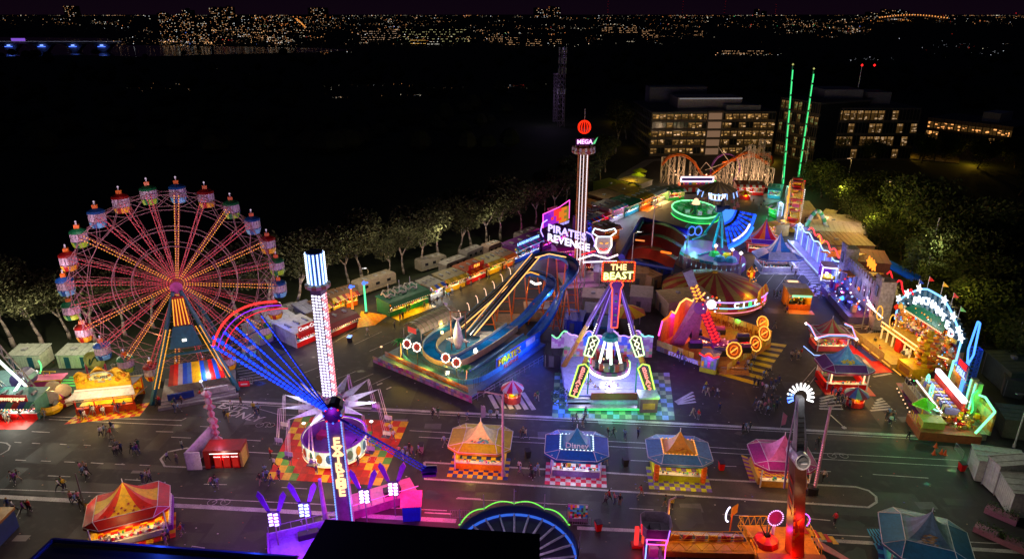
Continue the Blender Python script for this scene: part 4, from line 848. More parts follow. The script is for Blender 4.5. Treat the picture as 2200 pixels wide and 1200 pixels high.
tt,o,_=tent('red blue and orange swirled soft tent behind the blue and white one',(1638,536),9.5,7.5,radians(-15),[c(.45,.04,.06,.5),c(.12,.06,.35,.5)],[c(.5,.05,.06,.5),ORG,c(.15,.06,.4,.5)],2.6,3.4,8,RED,None,pw=1300,inner=.7)
lamp(o+V((-4,-8,7)),(1,.5,.5),800)
def kiosk(label,px,py,yt,rc,fc,col,pw=200,wd=2.6,name='round_kiosk'):
    o=P(px,py); h=HT(px,py,yt); t=T(name,label,'kiosk',o); r=wd/2
    mb=MB(); mb.lathe([(r*1.35,h*.6),(r*1.3,h*.68),(.1,h),(0,h)],12,rc); mb.tube((0,0,h-.1),(0,0,h+.35),.04,WHT,4); mb.build('roof',t)
    mb=MB(); mb.lathe([(r,0),(r,h*.32),(r*.8,h*.33),(r*.8,0)],12,fc); mb.build('counter',t)
    mb=MB(); [mb.tube((r*cos(a),r*sin(a),h*.3),(r*1.1*cos(a),r*1.1*sin(a),h*.62),.05,WHT,4) for a in [k*pi/3 for k in range(6)]]; mb.build('frame',t)
    mb=MB(); mb.lathe([(.5*r,0),(.5*r,h*.45),(0,h*.5)],8,YEL); prizes(mb,-r*.6,r*.6,-r*.6,r*.6,h*.4,h*.55,26,.2); mb.build('prizes',t,kind='stuff')
    mb=MB(); mb.lathe([(r*.9,h*.57),(r*.9,h*.6)],14,eWW); mb.build('light_ring',t); lamp(o+V((0,-r*.7,h*.52)),col,pw); lamp(o+V((0,-r*1.7,h*.3)),col,pw*.3); return t
kiosk('small round kiosk with red and white umbrella roof beside the water ride',1101,860,817,[c(.5,.04,.1,.5),c(.6,.6,.62,.5)],c(.4,.08,.08,.5),WARM,350)
kiosk('small round kiosk with dark segmented umbrella below the sunburst tent',1836,868,832,[c(.25,.04,.06,.5),c(.1,.12,.3,.5),c(.2,.35,.3,.5)],c(.4,.05,.05,.5),CO,260)
kiosk('tiny lit kiosk on the far square below the rollercoaster',1600,426,408,[RED,YEL],RED,CO,500,3.4)
kiosk('tiny red and white kiosk left of the far green disc ride',1446,420,404,[RED,WHT],DRD,CO,500,4.4)
# food trailer
o,rz,L=FR((1691,664),(1740,666)); t=T('food_stall','orange food stall with an open lit front on the right of the square','food stall',o,rz)
mb=MB(); mb.box(0,0,0,L,.1,1.1,ORG); mb.box(0,0,0,.12,4.5,3.4,c(.65,.3,.05,.5)); mb.box(L-.12,0,0,L,4.5,3.4,c(.65,.3,.05,.5)); mb.box(0,4.4,0,L,4.5,3.6,YEL); mb.build('walls',t)
mb=MB(); mb.box(-.1,2.2,3.5,L+.1,4.8,3.8,OFF); mb.box(.6,4.6,3.6,L-.9,6.5,3.9,OFF); mb.box(1,5,3.95,L-1.4,5.7,4.05,eWW); mb.slab([(-.2,-.8,3.4),(L+.2,-.8,3.4),(L+.1,2.2,3.7),(-.1,2.2,3.7)],(0,0,.06),c(.7,.55,.15,.5)); mb.build('roof',t)
mb=MB(); mb.box(.3,-.85,3.0,L-.3,-.8,3.45,e(.5,1,.7,1.2)); mb.build('fascia_lights',t); mb=MB(); prizes(mb,.4,L-.4,1.6,4.2,1,3.2,80,.28); mb.build('stock',t,kind='stuff'); mb=MB(); mb.box(-.3,-2.2,0,L+.3,-.1,.02,c(.6,.2,.04,.5)); mb.build('mat',t)
Rm=Matrix.Rotation(rz,3,'Z'); lamp(o+Rm@V((L/2,.6,2.8)),WARM,900); lamp(o+Rm@V((L/2,-1.5,2)),CO,350); lamp(o+Rm@V((-1.5,2,2)),CO,200)

# ================================================================ STALL ROWS
def stall(label,a,b,h,dp,roof,front,lite,pw,name='game_stall',awn=None,pal=None,text=None,tm=None,n=70,fm=None,grp=None,cat='stall'):
    o,rz,L=FR(a,b); t=T(name,label,cat,o,rz,grp); Rm=Matrix.Rotation(rz,3,'Z')
    mb=MB(); mb.box(0,dp-.12,0,L,dp,h,c(.3,.25,.2,.7)); mb.box(0,0,0,.12,dp,h,roof); mb.box(L-.12,0,0,L,dp,h,roof); mb.build('walls',t)
    mb=MB(); mb.slab([(-.15,-.2,h),(L+.15,-.2,h),(L+.15,dp+.1,h+.35),(-.15,dp+.1,h+.35)],(0,0,.14),roof)
    for i in range(3): mb.box(L*(i+.4)/3,dp*.4,h+.3,L*(i+.55)/3,dp*.7,h+.62,GRY)
    mb.build('roof',t)
    aw=awn or [front,front]; mb=MB(); k=max(4,int(L/.9))
    for i in range(k): mb.slab([(L*i/k,-1.3,h-.45),(L*(i+1)/k,-1.3,h-.45),(L*(i+1)/k,-.1,h+.12),(L*i/k,-.1,h+.12)],(0,.0,.05),aw[i%len(aw)])
    aw_=mb.build('awning',t)
    mb=MB(); mb.box(.1,0,0,L-.1,.4,1,front); mb.box(0,-.1,1,L,.5,1.08,WHT); ct_=mb.build('counter',t)
    mb=MB(); prizes(mb,.3,L-.3,dp*.55,dp-.3,.7,h-.3,n,.3,pal); prizes(mb,.3,L-.3,.0,.4,1.2,1.3,n//3,.2,pal); prizes(mb,.3,L-.3,-.3,-.1,h-.7,h-.3,n//3,.24,pal); mb.build('prizes',ct_,kind='stuff')
    mb=MB(); mb.bulbs((.1,-1.32,h-.4),(L-.1,-1.32,h-.4),int(L*2.2),.09,eWW if tm is None else tm); mb.build('awning_bulbs',aw_,kind='stuff')
    mb=MB()
    for _ in range(int(L*2.2)): mb.bulb((R.uniform(.3,L-.3),R.uniform(-.25,.3),R.uniform(1.3,h-.2)),R.uniform(.06,.13),R.choice((eWW,eWW,eW,eY,eR,eO,eC,ePK,tm or eY)))
    for _ in range(max(2,int(L/2.5))): x=R.uniform(.4,L-1.6); mb.box(x,dp*.5,h-1.1,x+R.uniform(.5,1.2),dp*.5+.06,h-.4,R.choice((e(1,.6,.25,.9),e(1,.85,.6,.9),e(1,.3,.1,.8),e(.5,.7,1,.8))))
    mb.build('shelf_lights',ct_,kind='stuff')
    if text: mb=MB(); mb.box(L*.12,-.18,h+.15,L*.88,-.08,h+1.25,front); mb.text(text,.95,tm or eW,(L/2,-.22,h+.38)); mb.build('sign',t)
    if fm: 
        mb=MB(); mb.box(.2,-2.6,0,L-.2,-.05,.02,fm); mb.build('mat',t)
    for u in ((.5,) if L<9 else (.25,.75)): lamp(o+Rm@V((L*u,.7,h-.4)),lite,pw*1.3); 
    lamp(o+Rm@V((L*.5,-1.6,h-.9)),lite,pw*.75)
    return t,o,Rm,L
# low left corner stalls
G2='game stalls along the left avenue'
S_=[((578,790),(600,775),None)]
stall('long dark red prize stall left of the orange mat',(706,728),(768,700),2.6,3.6,c(.12,.03,.04,.6),DRD,WARM,650,awn=[c(.2,.02,.04,.5)],n=120,grp=G2)
GS=stall('green roofed game stall with white crown frames on its roof',(838,681),(921,650),2.8,4.2,c(.01,.12,.07,.6),GRN,CY,750,awn=[DGN],n=120,fm=YEL,grp=G2)
t,L=GS[0],GS[3]
for fx in (.22,.5,.78):
    em=bpy.data.objects.new('roof_crown',None); COL.objects.link(em); em.parent=t; em.location=(L*fx,3.0,3.0)
    mb=MB(); pts=[V((1.3*cos(a)*(1 if k%2 else 1.15),1.3*sin(a)*(1 if k%2 else 1.15),.9 if k%2 else .25)) for k,a in enumerate([j*pi/5 for j in range(10)])]
    mb.path(pts,.13,OFF,5,True); mb.build('zigzag_ring',em); mb=MB(); mb.tube((0,0,-.1),(0,0,2.6),.05,WHT); [mb.tube((0,0,1.2),pts[k],.03,WHT,4) for k in (0,3,6)]; mb.build('pole',em)
stall('narrow white lit toy stall right of the green roofed stall',(925,646),(952,634),3.0,4,c(.3,.28,.25,.6),c(.5,.5,.5,.5),(1,.95,.85),1100,awn=[YEL,BLU],n=90,grp=G2)
stall('yellow striped stall with red prizes, fourth along the left avenue',(956,630),(1000,614),2.9,4,c(.25,.2,.12,.6),YEL,WARM,800,awn=[YEL,c(.4,.3,.05,.5)],n=90,grp=G2)
stall('red toy stall with bright orange sign boards',(1002,612),(1044,594),3.0,4,c(.3,.1,.06,.6),RED,WARM,950,awn=[RED,ORG],text='FUN',tm=eY,n=90,grp=G2)
stall('yellow curtained stall right of the red toy stall',(1047,592),(1078,580),2.9,4,c(.3,.24,.1,.6),YEL,CY,700,awn=[YEL,c(.5,.35,.04,.5)],grp=G2)
stall('small amber stall between the yellow curtains and the neon stall',(1081,578),(1104,568),2.9,4,c(.25,.15,.1,.6),ORG,CY,500,grp=G2)
stall('multicoloured neon stall with lit signs left of the white lettering',(1106,566),(1160,542),3.8,4,c(.15,.05,.2,.6),BLU,(.6,.7,1),1100,awn=[c(.05,.15,.3,.5),MAG],text='LAUGH IN CLOWNS',tm=e(.4,.8,1,2),n=120,grp=G2)
stall('violet lit stall under the pink screen',(1165,538),(1222,514),3.2,4,c(.12,.05,.25,.6),PUR,CM,1100,awn=[PUR,c(.05,.3,.3,.5)],grp=G2)
stall('blue lit stall right behind the drop tower foot',(1262,500),(1290,489),3.4,5,c(.1,.08,.2,.6),BLU,CB,1500,awn=[BLU,RED],grp=G2)
stall('red canopied stall beyond the drop tower',(1292,487),(1306,481),3.4,7,c(.35,.02,.02,.5),RED,CM,700,awn=[RED],grp=G2)
stall('white framed arcade with magenta edge lights',(1308,480),(1340,467),4.2,6,c(.2,.12,.12,.6),WHT,(.8,.7,1),2600,awn=[WHT,SKY],tm=eM,n=110,grp=G2)
stall('green roofed stall with bright blue prizes',(1342,466),(1372,453),3.6,6,c(.05,.14,.1,.6),SKY,(.7,.9,1),2200,awn=[DGN],grp=G2)
stall('amber lit stall with orange floor near the far square',(1374,452),(1398,441),3.6,5,c(.4,.25,.08,.6),ORG,CO,2000,awn=[ORG,YEL],fm=ORG,grp=G2)
stall('white cloth stall at the far end of the left avenue',(1402,440),(1432,427),3.4,5,c(.45,.42,.38,.6),WHT,WARM,2200,awn=[WHT],fm=c(.6,.5,.5,.5),grp=G2)
mat('lit_orange_mat','glowing orange chequered mat between the dark red and green stalls',[(766,704),(806,698),(834,677),(776,668)],10,8,[c(.75,.28,.02,.5),c(.75,.4,.03,.5)])
lamp(P(793,688)+V((0,2,3.2)),CO,900)
def lightpillar(px,py,yt,label,em,top,col):
    a=P(px,py); h=HT(px,py,yt); t=T('light_pillar',label,'light pillar',a); mb=MB(); mb.tube((0,0,.4),(0,0,h-.8),.2,em,10,.16); mb.build('tube',t); MB().lathe([(.45,0),(.4,.4),(0,.42)],10,DGY).build('base',t)
    mb=MB(); mb.lathe([(0,h-.9),(.4,h-.5),(.25,h-.1),(0,h+.1)],8,top); mb.box(-.1,-.1,h-.4,.8,.1,h-.15,top); mb.build('head',t); lamp(a+V((0,-.8,2)),col,180)
lightpillar(758,667,612,'orange neon pillar with a blue lamp on top',e(1,.25,.03,2),eB,CO); lightpillar(787,672,604,'green neon pillar with a blue lamp on top',e(.15,1,.5,1.8),eB,CG)
for k,(a,b,lb,m1) in enumerate([((690,690),(712,680),'yellow striped round stall behind the LED tower',YEL),((716,672),(742,662),'cream lit stall between the LED tower and the orange pillar',c(.7,.55,.2,.5)),((744,662),(770,654),'amber lit kiosk behind the neon pillars',ORG)]):
    stall(lb,a,b,3.0,3.2,c(.2,.12,.08,.6),m1,CY,600,awn=[m1,DRD],n=40,grp='small amber stalls behind the neon pillars')
# portable cabins
def cabin(label,a,b,h,dp,wall,roof,doors,dm,name='portable_cabin',cat='cabin',grp=None):
    o,rz,L=FR(a,b); t=T(name,label,cat,o,rz,grp); mb=MB(); mb.box(0,0,.2,L,dp,h,wall); [mb.box(i*.4,-.03,.25,i*.4+.05,0,h-.1,wall) for i in range(int(L/.4))]; mb.box(.2,.2,0,L-.2,dp-.2,.2,DGY); mb.build('body',t)
    mb=MB(); mb.slab([(-.15,-.2,h),(L+.15,-.2,h),(L+.15,dp+.2,h+.35),(-.15,dp+.2,h+.35)],(0,0,.1),roof); [mb.slab([(i*1.2,-.2,h+.1),(i*1.2+.08,-.2,h+.1),(i*1.2+.08,dp+.2,h+.45),(i*1.2,dp+.2,h+.45)],(0,0,.07),roof) for i in range(int(L/1.2)+1)]; mb.box(L*.3,dp*.35,h+.2,L*.3+.8,dp*.35+.7,h+.6,GRY) if L>5 else None; mb.tube((L*.1,-.22,h),(L*.1,-.22,.2),.05,GRY,5); mb.build('roof',t)
    for u in doors:
        d=MB(); d.box(L*u,-.06,.25,L*u+.85,-.035,2.25,dm).build('door',t) if False else d.box(L*u,-.08,.25,L*u+.85,-.035,2.25,dm).build('door',t)
    return t,o
WG=c(.6,.62,.5,.5); cabin('pale site cabin with two dark doors, left one of the pair',(24,794),(92,793),2.6,3.4,WG,c(.3,.32,.28,.6),(.02,.6),c(.03,.1,.14,.4))
cabin('green lit site cabin with two dark doors beside the ferris wheel',(128,793),(203,792),2.6,3.4,WG,c(.3,.32,.28,.6),(.2,.66),c(.03,.1,.14,.4)); LP(165,822,3,(.5,1,.4),1000); LP(60,822,3.5,(.9,1,.6),500)
# caravans / trucks behind the left row
def camper(label,a,b,h=2.9,dp=2.5,col=OFF,name='caravan',cat='caravan',grp='caravans behind the left stalls',clutter=True):
    o,rz,L=FR(a,b); t=T(name,label,cat,o,rz,grp); mb=MB(); pr=[(0,.55),(L,.55),(L,h-.5),(L-.5,h),(.4,h),(0,h-.35)]
    mb.slab([(x,0,z) for x,z in pr],(0,dp,0),col); mb.box(.05,-.02,1.2,L-.05,0,1.35,BRN if col is OFF else GRY); mb.build('body',t)
    for u in (.15,.45,.75): MB().box(L*u,-.05,1.6,L*u+min(1,L*.12),-.021,2.2,c(.03,.03,.04,.15)).build('window',t)
    mb=MB()
    if clutter: [mb.box(L*u,dp*.3,h,L*u+.8,dp*.6,h+.22,c(.5,.48,.45,.5)) for u in (.2,.5,.72)]
    mb.box(L*.3,dp*.2,h,L*.32,dp*.8,h+.05,GRY); mb.build('roof_vents',t)
    for u in (.25,.8):
        mb=MB(); mb.tube((L*u,-.05,.35),(L*u,.25,.35),.35,BLK,12); mb.build('wheel',t)
camper('long camper van behind the green roofed stall',(772,640),(852,612),3.2,2.6,c(.5,.42,.33,.5)); camper('white caravan with a dirty roof behind the widest gum',(906,588),(960,572),3,2.6,c(.4,.36,.3,.6)); camper('parked caravan behind the yellow striped stall',(960,592),(1006,574),2.8,2.6,c(.35,.32,.3,.6))
camper('dull caravan beside the pale awning frame',(1004,568),(1040,552),2.9,2.6,c(.3,.27,.26,.6)); camper('pale truck body left of the neon stall',(1050,556),(1080,544),3.1,2.6,c(.4,.3,.25,.6)); camper('dim caravan left of the drop tower',(1120,528),(1160,512),3,2.6,c(.3,.25,.25,.6)); camper('grey trailer behind the blue marquee, left of the LED tower',(618,690),(650,680),2.6,2.5,c(.3,.28,.3,.6))
camper('small white camper at the tree edge on the right',(1797,488),(1818,488),3,2.4,WHT,grp=None); LP(1806,500,4,WARM,700)
for a,b,lb,cl_ in [((1300,452),(1340,440),'flat brown marquee roof behind the far stalls',TAN),((1345,438),(1378,428),'sandy marquee roof beside the path',c(.4,.28,.12,.7)),((1316,425),(1350,415),'green canopy roof by the curved path',c(.3,.35,.1,.6)),((1282,470),(1305,462),'orange lit canopy behind the far stalls',c(.5,.2,.05,.6)),((1372,418),(1400,408),'pale long shed by the curved path',c(.4,.36,.32,.7))]:
    cabin(lb,a,b,3.4,8,cl_,cl_,(),DGY,'marquee','marquee','marquees behind the far stalls')
for i,(x,y) in enumerate(((1340,412),(1352,402),(1362,415),(1370,393),(1374,383))):
    q=P(x,y); t=T('garden_umbrella',['lowest','second lowest','right-hand','upper','topmost'][i]+' yellow-green parasol by the curved path','parasol',q,0,'parasols by the curved path'); mb=MB(); mb.lathe([(2.6,2.6),(2.5,2.8),(0,3.8)],8,c(.4,.42,.05,.5)); mb.build('canopy',t); MB().tube((0,0,0),(0,0,3.7),.06,WHT).build('pole',t)
LP(1355,412,5.5,CY,1100); LP(1375,395,6,(.8,1,.2),700)
# marquees left of LED tower
cabin('white marquee lit blue, left of the drinks stall',(590,725),(640,708),2.8,7,c(.5,.5,.55,.5),c(.5,.5,.55,.5),(),DGY,'marquee','marquee',None)
t,o,Rm,L=stall('red drinks stall with white script lettering and a pale roof',(638,748),(692,725),2.7,6,c(.5,.48,.5,.5),c(.55,.02,.03,.4),(1,.8,.8),350,awn=[c(.6,.02,.03,.4)],text='Coca-Cola',tm=e(.9,.85,.85,1.2),n=30,name='drinks_stall')
for i in range(3): 
    cabin(['low grey hut behind the blue marquee','blue lit tent hut right of the ferris wheel','dim hut behind the drinks stall'][i],*[((560,745),(588,733)),((574,715),(620,700)),((660,700),(690,690))][i],2.6,5,c(.3,.3,.35,.6),c(.35,.35,.45,.5),(),DGY,'service_tent','tent',None)
LP(600,742,6,CB,1500); LP(560,770,5,CB,700); LP(655,760,3,(1,.4,.4),300)
# drinks kiosk with bottle mast
o,rz,L=FR((442,1006),(522,1004)); t=T('drinks_kiosk','long red drinks kiosk with three lit fridges and a white truck side','drinks kiosk',o,rz); mb=MB(); mb.box(0,0,2.3,L,2.6,2.7,c(.2,.008,.012,.5)); mb.box(.6,2.0,0,L,2.6,2.3,c(.3,.15,.1,.5)); mb.box(L-.3,.2,0,L,2.4,2.3,c(.5,.4,.15,.5)); mb.box(0,0,0,.6,2.6,2.3,c(.2,.01,.015,.5)); mb.build('body',t)
for i in range(3):
    f_=MB(); x=1.2+i*1.12; f_.box(x,.05,0,x+.95,.8,2.0,c(.5,.02,.02,.4)); f_.box(x+.12,.01,.25,x+.83,.05,1.55,e(.8,.04,.03,.5)); f_.text('Coca-Cola',.2,eW,(x+.47,0,1.7)); f_.build('fridge',t)
mb=MB(); mb.box(-2.3,-.2,0,-.4,0,2.6,WHT); mb.slab([(-2.3,-.2,0),(-2.3,-.2,2.6),(-.5,5.2,3.6),(-.5,5.2,0)],(.12,0,0),c(.5,.48,.55,.5)); mb.build('truck_side',t); mb=MB(); mb.box(.8,.0,2.18,L-.4,.08,2.26,eW); mb.build('strip_lamp',t)
Rm=Matrix.Rotation(rz,3,'Z'); lamp(o+Rm@V((L/2,-.6,1.9)),(1,.9,.7),220); lamp(o+Rm@V((L-.9,.9,1.8)),WARM,90)
a=P(470,962); h=HT(470,962,838); t=T('bottle_mast','tall red and white flame shaped advertising mast behind the drinks kiosk','advertising mast',a,radians(-10)); mb=MB(); 
for i in range(9): mb.lathe([(.25+.3*sin(i*.9+1)**2,i*h/9),(.55+.35*sin(i*1.3)**2,(i+.5)*h/9),(.25,(i+1)*h/9)],8,[c(.35,.03,.05,.5),c(.55,.4,.48,.5),c(.5,.15,.22,.5)][i%3:]+[c(.5,.35,.42,.5)],(-.05*i*.8,0,0),1,.6)
mb.build('flame_figure',t); mb=MB(); mb.text('Coke',.9,WHT,(0,-.6,h*.12)); mb.tube((-.5,0,h),(-.8,0,h+1.2),.06,STL); mb.lathe([(0,-.2),(.25,0),(0,.2)],6,e(.8,.8,1,2.5),(-.8,0,h+1.3)); mb.build('lamp_and_sign',t); lamp(a+V((-.8,-1,h+1)),COOL,160); lamp(a+V((1.5,-3,4)),(1,.4,.6),300)
LF_=.85
# ================================================================ DROP TOWER
o=P(1243,603); ht=HT(1243,603,262)
t=T('drop_tower','very tall drop tower with white light bars and a glowing red ball on top','drop tower',o,radians(8))
mb=MB(); mb.tower(0,0,0,ht-4,1.5,.07,c(.4,.2,.12,.5),34); mb.build('lattice',t)
for i,(x,y) in enumerate(((-.75,-.85),(-.1,-.85),(.7,-.85),(.85,.2))):
    mb=MB(); mb.tube((x,y,4),(x,y,ht-6.5),.07 if i!=3 else .05,e(1,.85,.9,1.5),6); mb.build('light_bar',t)
mb=MB(); mb.tube((-.9,.5,0),(-.9,.5,ht-6),.16,c(.5,.2,.08,.5)); mb.tube((.9,-.6,0),(.9,-.6,ht-6),.14,c(.5,.2,.08,.5)); mb.build('rails',t)
zb=HT(1243,603,273); mb=MB()
mb.lathe([(0,-1.2),(.8,-.9),(1.15,0),(.8,.9),(0,1.2)],12,c(.15,.01,.01,.5),(0,0,zb))
for k in range(14):
    a=2*pi*k/14; mb.path([V((1.3*cos(b)*cos(a),1.3*cos(b)*sin(a),zb+1.3*sin(b))) for b in [pi*(j/8-.5) for j in range(9)]],.09,e(1,.035,.008,1.5),4)
mb.build('globe',t); MB().tube((0,0,zb+1.2),(0,0,zb+3.6),.06,OFF).build('spike',t)
zs=HT(1243,603,303); mb=MB(); mb.box(-1.9,-1.1,zs-.7,1.9,-.9,zs+.7,c(.1,.02,.12,.5)); mb.text('MEGA',1.2,e(1,.6,1,2.5),(-.1,-1.15,zs-.35)); mb.slab([(1.3,-1.1,zs-.6),(2.6,-1.1,zs+.9),(2.1,-1.1,zs-.4)],(0,.1,0),e(.2,.8,.4,1)); mb.build('sign',t)
zr=HT(1243,603,322); mb=MB(); mb.lathe([(1.0,zr-.3),(2.3,zr-.6),(2.5,zr-.1),(1.2,zr+.4)],16,[c(.4,.1,.1,.5),c(.4,.3,.15,.5)]); [mb.box(2.2*cos(a)-.2,2.2*sin(a)-.2,zr-.5,2.2*cos(a)+.2,2.2*sin(a)+.2,zr+.6,WHT) for a in [k*pi/6 for k in range(12)]]; mb.build('seat_carriage',t)
mb=MB(); mb.box(-4,-3,0,4,3,1,c(.3,.28,.35,.5)); mb.box(-5,-5,0,5,-3,.4,GRY); mb.build('platform',t)
lamp(o+V((0,-1.8,zb-2.2)),(1,.5,.4),120); lamp(o+V((-2.5,-3,8)),(1,.8,.9),600); lamp(o+V((0,-4,4)),CM,900)
# pink screen
o,rz,L=FR((1166,500),(1222,480)); h=HT(1166,500,460); t=T('lit_screen','pink edged painted screen with purple and red swirls above the stalls','screen',o,rz); mb=MB(); ms=[e(.3,.02,.6,1.0),e(.5,.03,.6,1.0),e(.9,.05,.05,1.2),e(.8,.3,.03,1.0),e(.35,.25,.03,.8)]
for i in range(10):
    for k in range(5): mb.box(L*i/10,0,1+k*(h-1)/5,L*(i+1)/10,.2,1+(k+1)*(h-1)/5,ms[min(4,max(0,int(i/2+R.uniform(-.6,.6))))])
mb.build('picture',t); mb=MB(); mb.path([V((0,-.05,1)),V((0,-.05,h)),V((L*.6,-.05,h+.5)),V((L,-.05,h+1.6)),V((L,-.05,1.5))],.13,eM,5); mb.build('edge_light',t)
mb=MB(); mb.text('FEEL THE BEAT',.95,e(.6,.5,1,1.5),(L*.7,-.4,.4)); mb.text('EXTREME',1.0,c(.6,.2,.3,.5),(L*.35,0,h+.5)); mb.build('lettering',t); mb=MB(); [mb.tube((x,.3,0),(x,.3,h),.12,DGY) for x in (0.3,L-.3)]; mb.build('posts',t)
lamp(o+V((2,-3,3)),CM,1500)
# ================================================================ LOG FLUME
o=P(1010,790); t=T('water_flume_ride','log flume water ride with blue troughs, yellow lit lift tracks and a painted fence','water ride',o,0)
WTR=c(.04,.15,.36,.1,0,.3,.6); TRB=c(.12,.32,.6,.35); TRO=c(.05,.14,.35,.35); WAL=c(.4,.36,.3,.6)
A,B,C,D=P(812,772),P(1012,855),P(1172,742),P(985,680)
mb=MB()
for z,m_,q in ((.35,c(.12,.2,.3,.5),[A,B,C,D]),): mb.slab([(p.x,p.y,0) for p in q],(0,0,z),m_)
mb.build('deck',t,world=True)
# painted fence panels along the two front sides
def fence_run(a,b,h,n,pal,name='fence_panel',seg=1):
    a,b=V(a),V(b); d=(b-a).normalized(); s=V((d.y,-d.x,0))
    for i in range(seg):
        mb=MB(); p,q=a.lerp(b,i/seg),a.lerp(b,(i+1)/seg); mb.slab([p,q,q+V((0,0,h)),p+V((0,0,h))],s*-.08,c(.2,.15,.2,.5))
        for k in range(n):
            u0,u1=k/n,(k+1)/n
            for j in range(2): mb.slab([p.lerp(q,u0)+V((0,0,.08+j*h/2)),p.lerp(q,u1)+V((0,0,.08+j*h/2)),p.lerp(q,u1)+V((0,0,h/2+j*h/2-.05)),p.lerp(q,u0)+V((0,0,h/2+j*h/2-.05))],s*.03,R.choice(pal))
        mb.build(name,t,world=True)
PF=[c(.5,.35,.3,.5),c(.45,.1,.25,.5),c(.25,.3,.45,.5),c(.5,.4,.2,.5),c(.4,.25,.4,.5),c(.2,.15,.25,.5)]
fence_run(P(802,778),P(1014,866),1.2,9,PF,seg=4)
YF=[c(.6,.45,.2,.5),c(.5,.2,.05,.5),c(.45,.35,.25,.5)]
fence_run(A+V((1.2,.4,.4)),B+V((-.5,.9,.4)),1.0,7,YF,'inner_fence',seg=3)
fence_run(P(1066,806),P(1160,742),3.0,6,[c(.03,.2,.5,.5),c(.02,.15,.45,.5),c(.03,.25,.55,.5)],'blue_side_wall',seg=1)
a,b=P(1066,806),P(1160,742); d=(b-a).normalized(); s=V((d.y,-d.x,0))
mb=MB(); mb.text('PIRATE\'S',1.7,c(.75,.6,.1,.5),a.lerp(b,.27)+V((0,0,1.55))+s*.2,d); mb.text('REVENGE',1.0,c(.6,.15,.05,.5),a.lerp(b,.3)+V((0,0,.5))+s*.2,d); q=a.lerp(b,.75)+V((0,0,1.2))+s*.12; mb.slab([q-d*1.4,q+d*1.4,q+d*1.4+V((0,0,1.6)),q-d*1.4+V((0,0,1.6))],s*.05,OFF); split_build(mb,'side_letter',t,True)
# railing
mb=MB()
for p,q in ((P(1014,866),P(1062,838)),(P(1040,852),P(1176,770))):
    n=int((q-p).length/1.2)
    for k in range(n+1): r_=p.lerp(q,k/n); mb.tube(r_,r_+V((0,0,1.1)),.03,STL,4)
    for z in (.55,1.1): mb.tube(p+V((0,0,z)),q+V((0,0,z)),.03,STL,4)
p,q=A+V((3.4,1,.4)),B+V((-.8,2.4,.4)); n=46
for k in range(n+1): r_=p.lerp(q,k/n); mb.tube(r_,r_+V((0,0,1.2)),.03,BLK,4)
mb.tube(p+V((0,0,1.2)),q+V((0,0,1.2)),.04,BLK,4)
p,q=B+V((.3,2.2,.4)),P(1072,792); n=16
for k in range(n+1): r_=p.lerp(q,k/n); mb.tube(r_,r_+V((0,0,1.6)),.03,BLK,4)
mb.tube(p+V((0,0,2)),q+V((0,0,2)),.04,BLK,4)
mb.build('railing',t,world=True)
def smooth(pts,n=5):
    out=[]; q=[pts[0]]+list(pts)+[pts[-1]]
    for i in range(1,len(q)-2):
        for k in range(n):
            u=k/n; p0,p1,p2,p3=q[i-1],q[i],q[i+1],q[i+2]
            out.append(.5*((2*p1)+(p2-p0)*u+(2*p0-5*p1+4*p2-p3)*u*u+(3*p1-p0-3*p2+p3)*u**3))
    out.append(q[-2]); return out
def trough(mb,pts,w,hh,mi,mo,water=None):
    n=len(pts); fr=[]
    for i in range(n):
        d=pts[min(i+1,n-1)]-pts[max(i-1,0)]; d.z=0; d.normalize(); fr.append(V((-d.y,d.x,0)))
    for i in range(n-1):
        def q(off,up,k): return pts[k]+fr[k]*off+V((0,0,up))
        pr=[(-w-.15,-.15),(-w-.15,hh),(-w,hh),(-w*.8,.05),(w*.8,.05),(w,hh),(w+.15,hh),(w+.15,-.15)]
        for (a,b),(c_,d_) in zip(pr,pr[1:]+pr[:1]):
            m=mi if abs(a)<=w and abs(c_)<=w else mo
            mb.add([q(a,b,i),q(a,b,i+1),q(c_,d_,i+1),q(c_,d_,i)],[(0,1,2,3)],m)
        if water: mb.add([q(-w*.92,hh*.6,i),q(w*.92,hh*.6,i),q(w*.92,hh*.6,i+1),q(-w*.92,hh*.6,i+1)],[(0,1,2,3)],water)
W_=lambda x,y,z: P(x,y,z)
loop=smooth([W_(1100,706,1.4),W_(1060,735,1.1),W_(1020,760,.9),W_(985,778,.8),W_(950,778,.8),W_(926,762,.8),W_(925,742,.8),W_(945,722,.8),W_(975,706,.8),W_(1000,690,.9)])
mb=MB(); trough(mb,loop,1.15,1.0,c(.3,.4,.42,.3),c(.5,.42,.25,.5),WTR); mb.build('inner_channel',t,world=True)
outer=smooth([W_(1140,728,1.2),W_(1095,762,.8),W_(1055,790,.6),W_(1010,812,.5),W_(960,805,.5),W_(912,785,.5),W_(885,760,.5),W_(890,735,.5),W_(920,712,.5)])
mb=MB(); trough(mb,outer,1.5,.7,c(.2,.45,.55,.22),TRB,c(.1,.22,.28,.1,0,.3,.6)); mb.build('outer_channel',t,world=True)
big=smooth([W_(1140,728,1.2),W_(1165,700,2.0),W_(1186,670,4),W_(1206,630,7.4),W_(1225,595,10.5),W_(1232,572,11.6),W_(1215,556,12),W_(1180,548,12),W_(1150,555,11.8)])
mb=MB(); trough(mb,big,.85,.55,c(.1,.2,.42,.25),c(.06,.17,.45,.3)); mb.build('high_drop_channel',t,world=True)
sm=smooth([W_(1100,706,1.4),W_(1130,680,2.8),W_(1155,650,4.6),W_(1180,622,6.6),W_(1183,604,7.2),W_(1165,592,7.6),W_(1135,588,7.6),W_(1118,594,7.6)])
mb=MB(); trough(mb,sm,.8,.5,c(.1,.2,.42,.25),c(.06,.17,.45,.3)); mb.build('low_drop_channel',t,world=True)
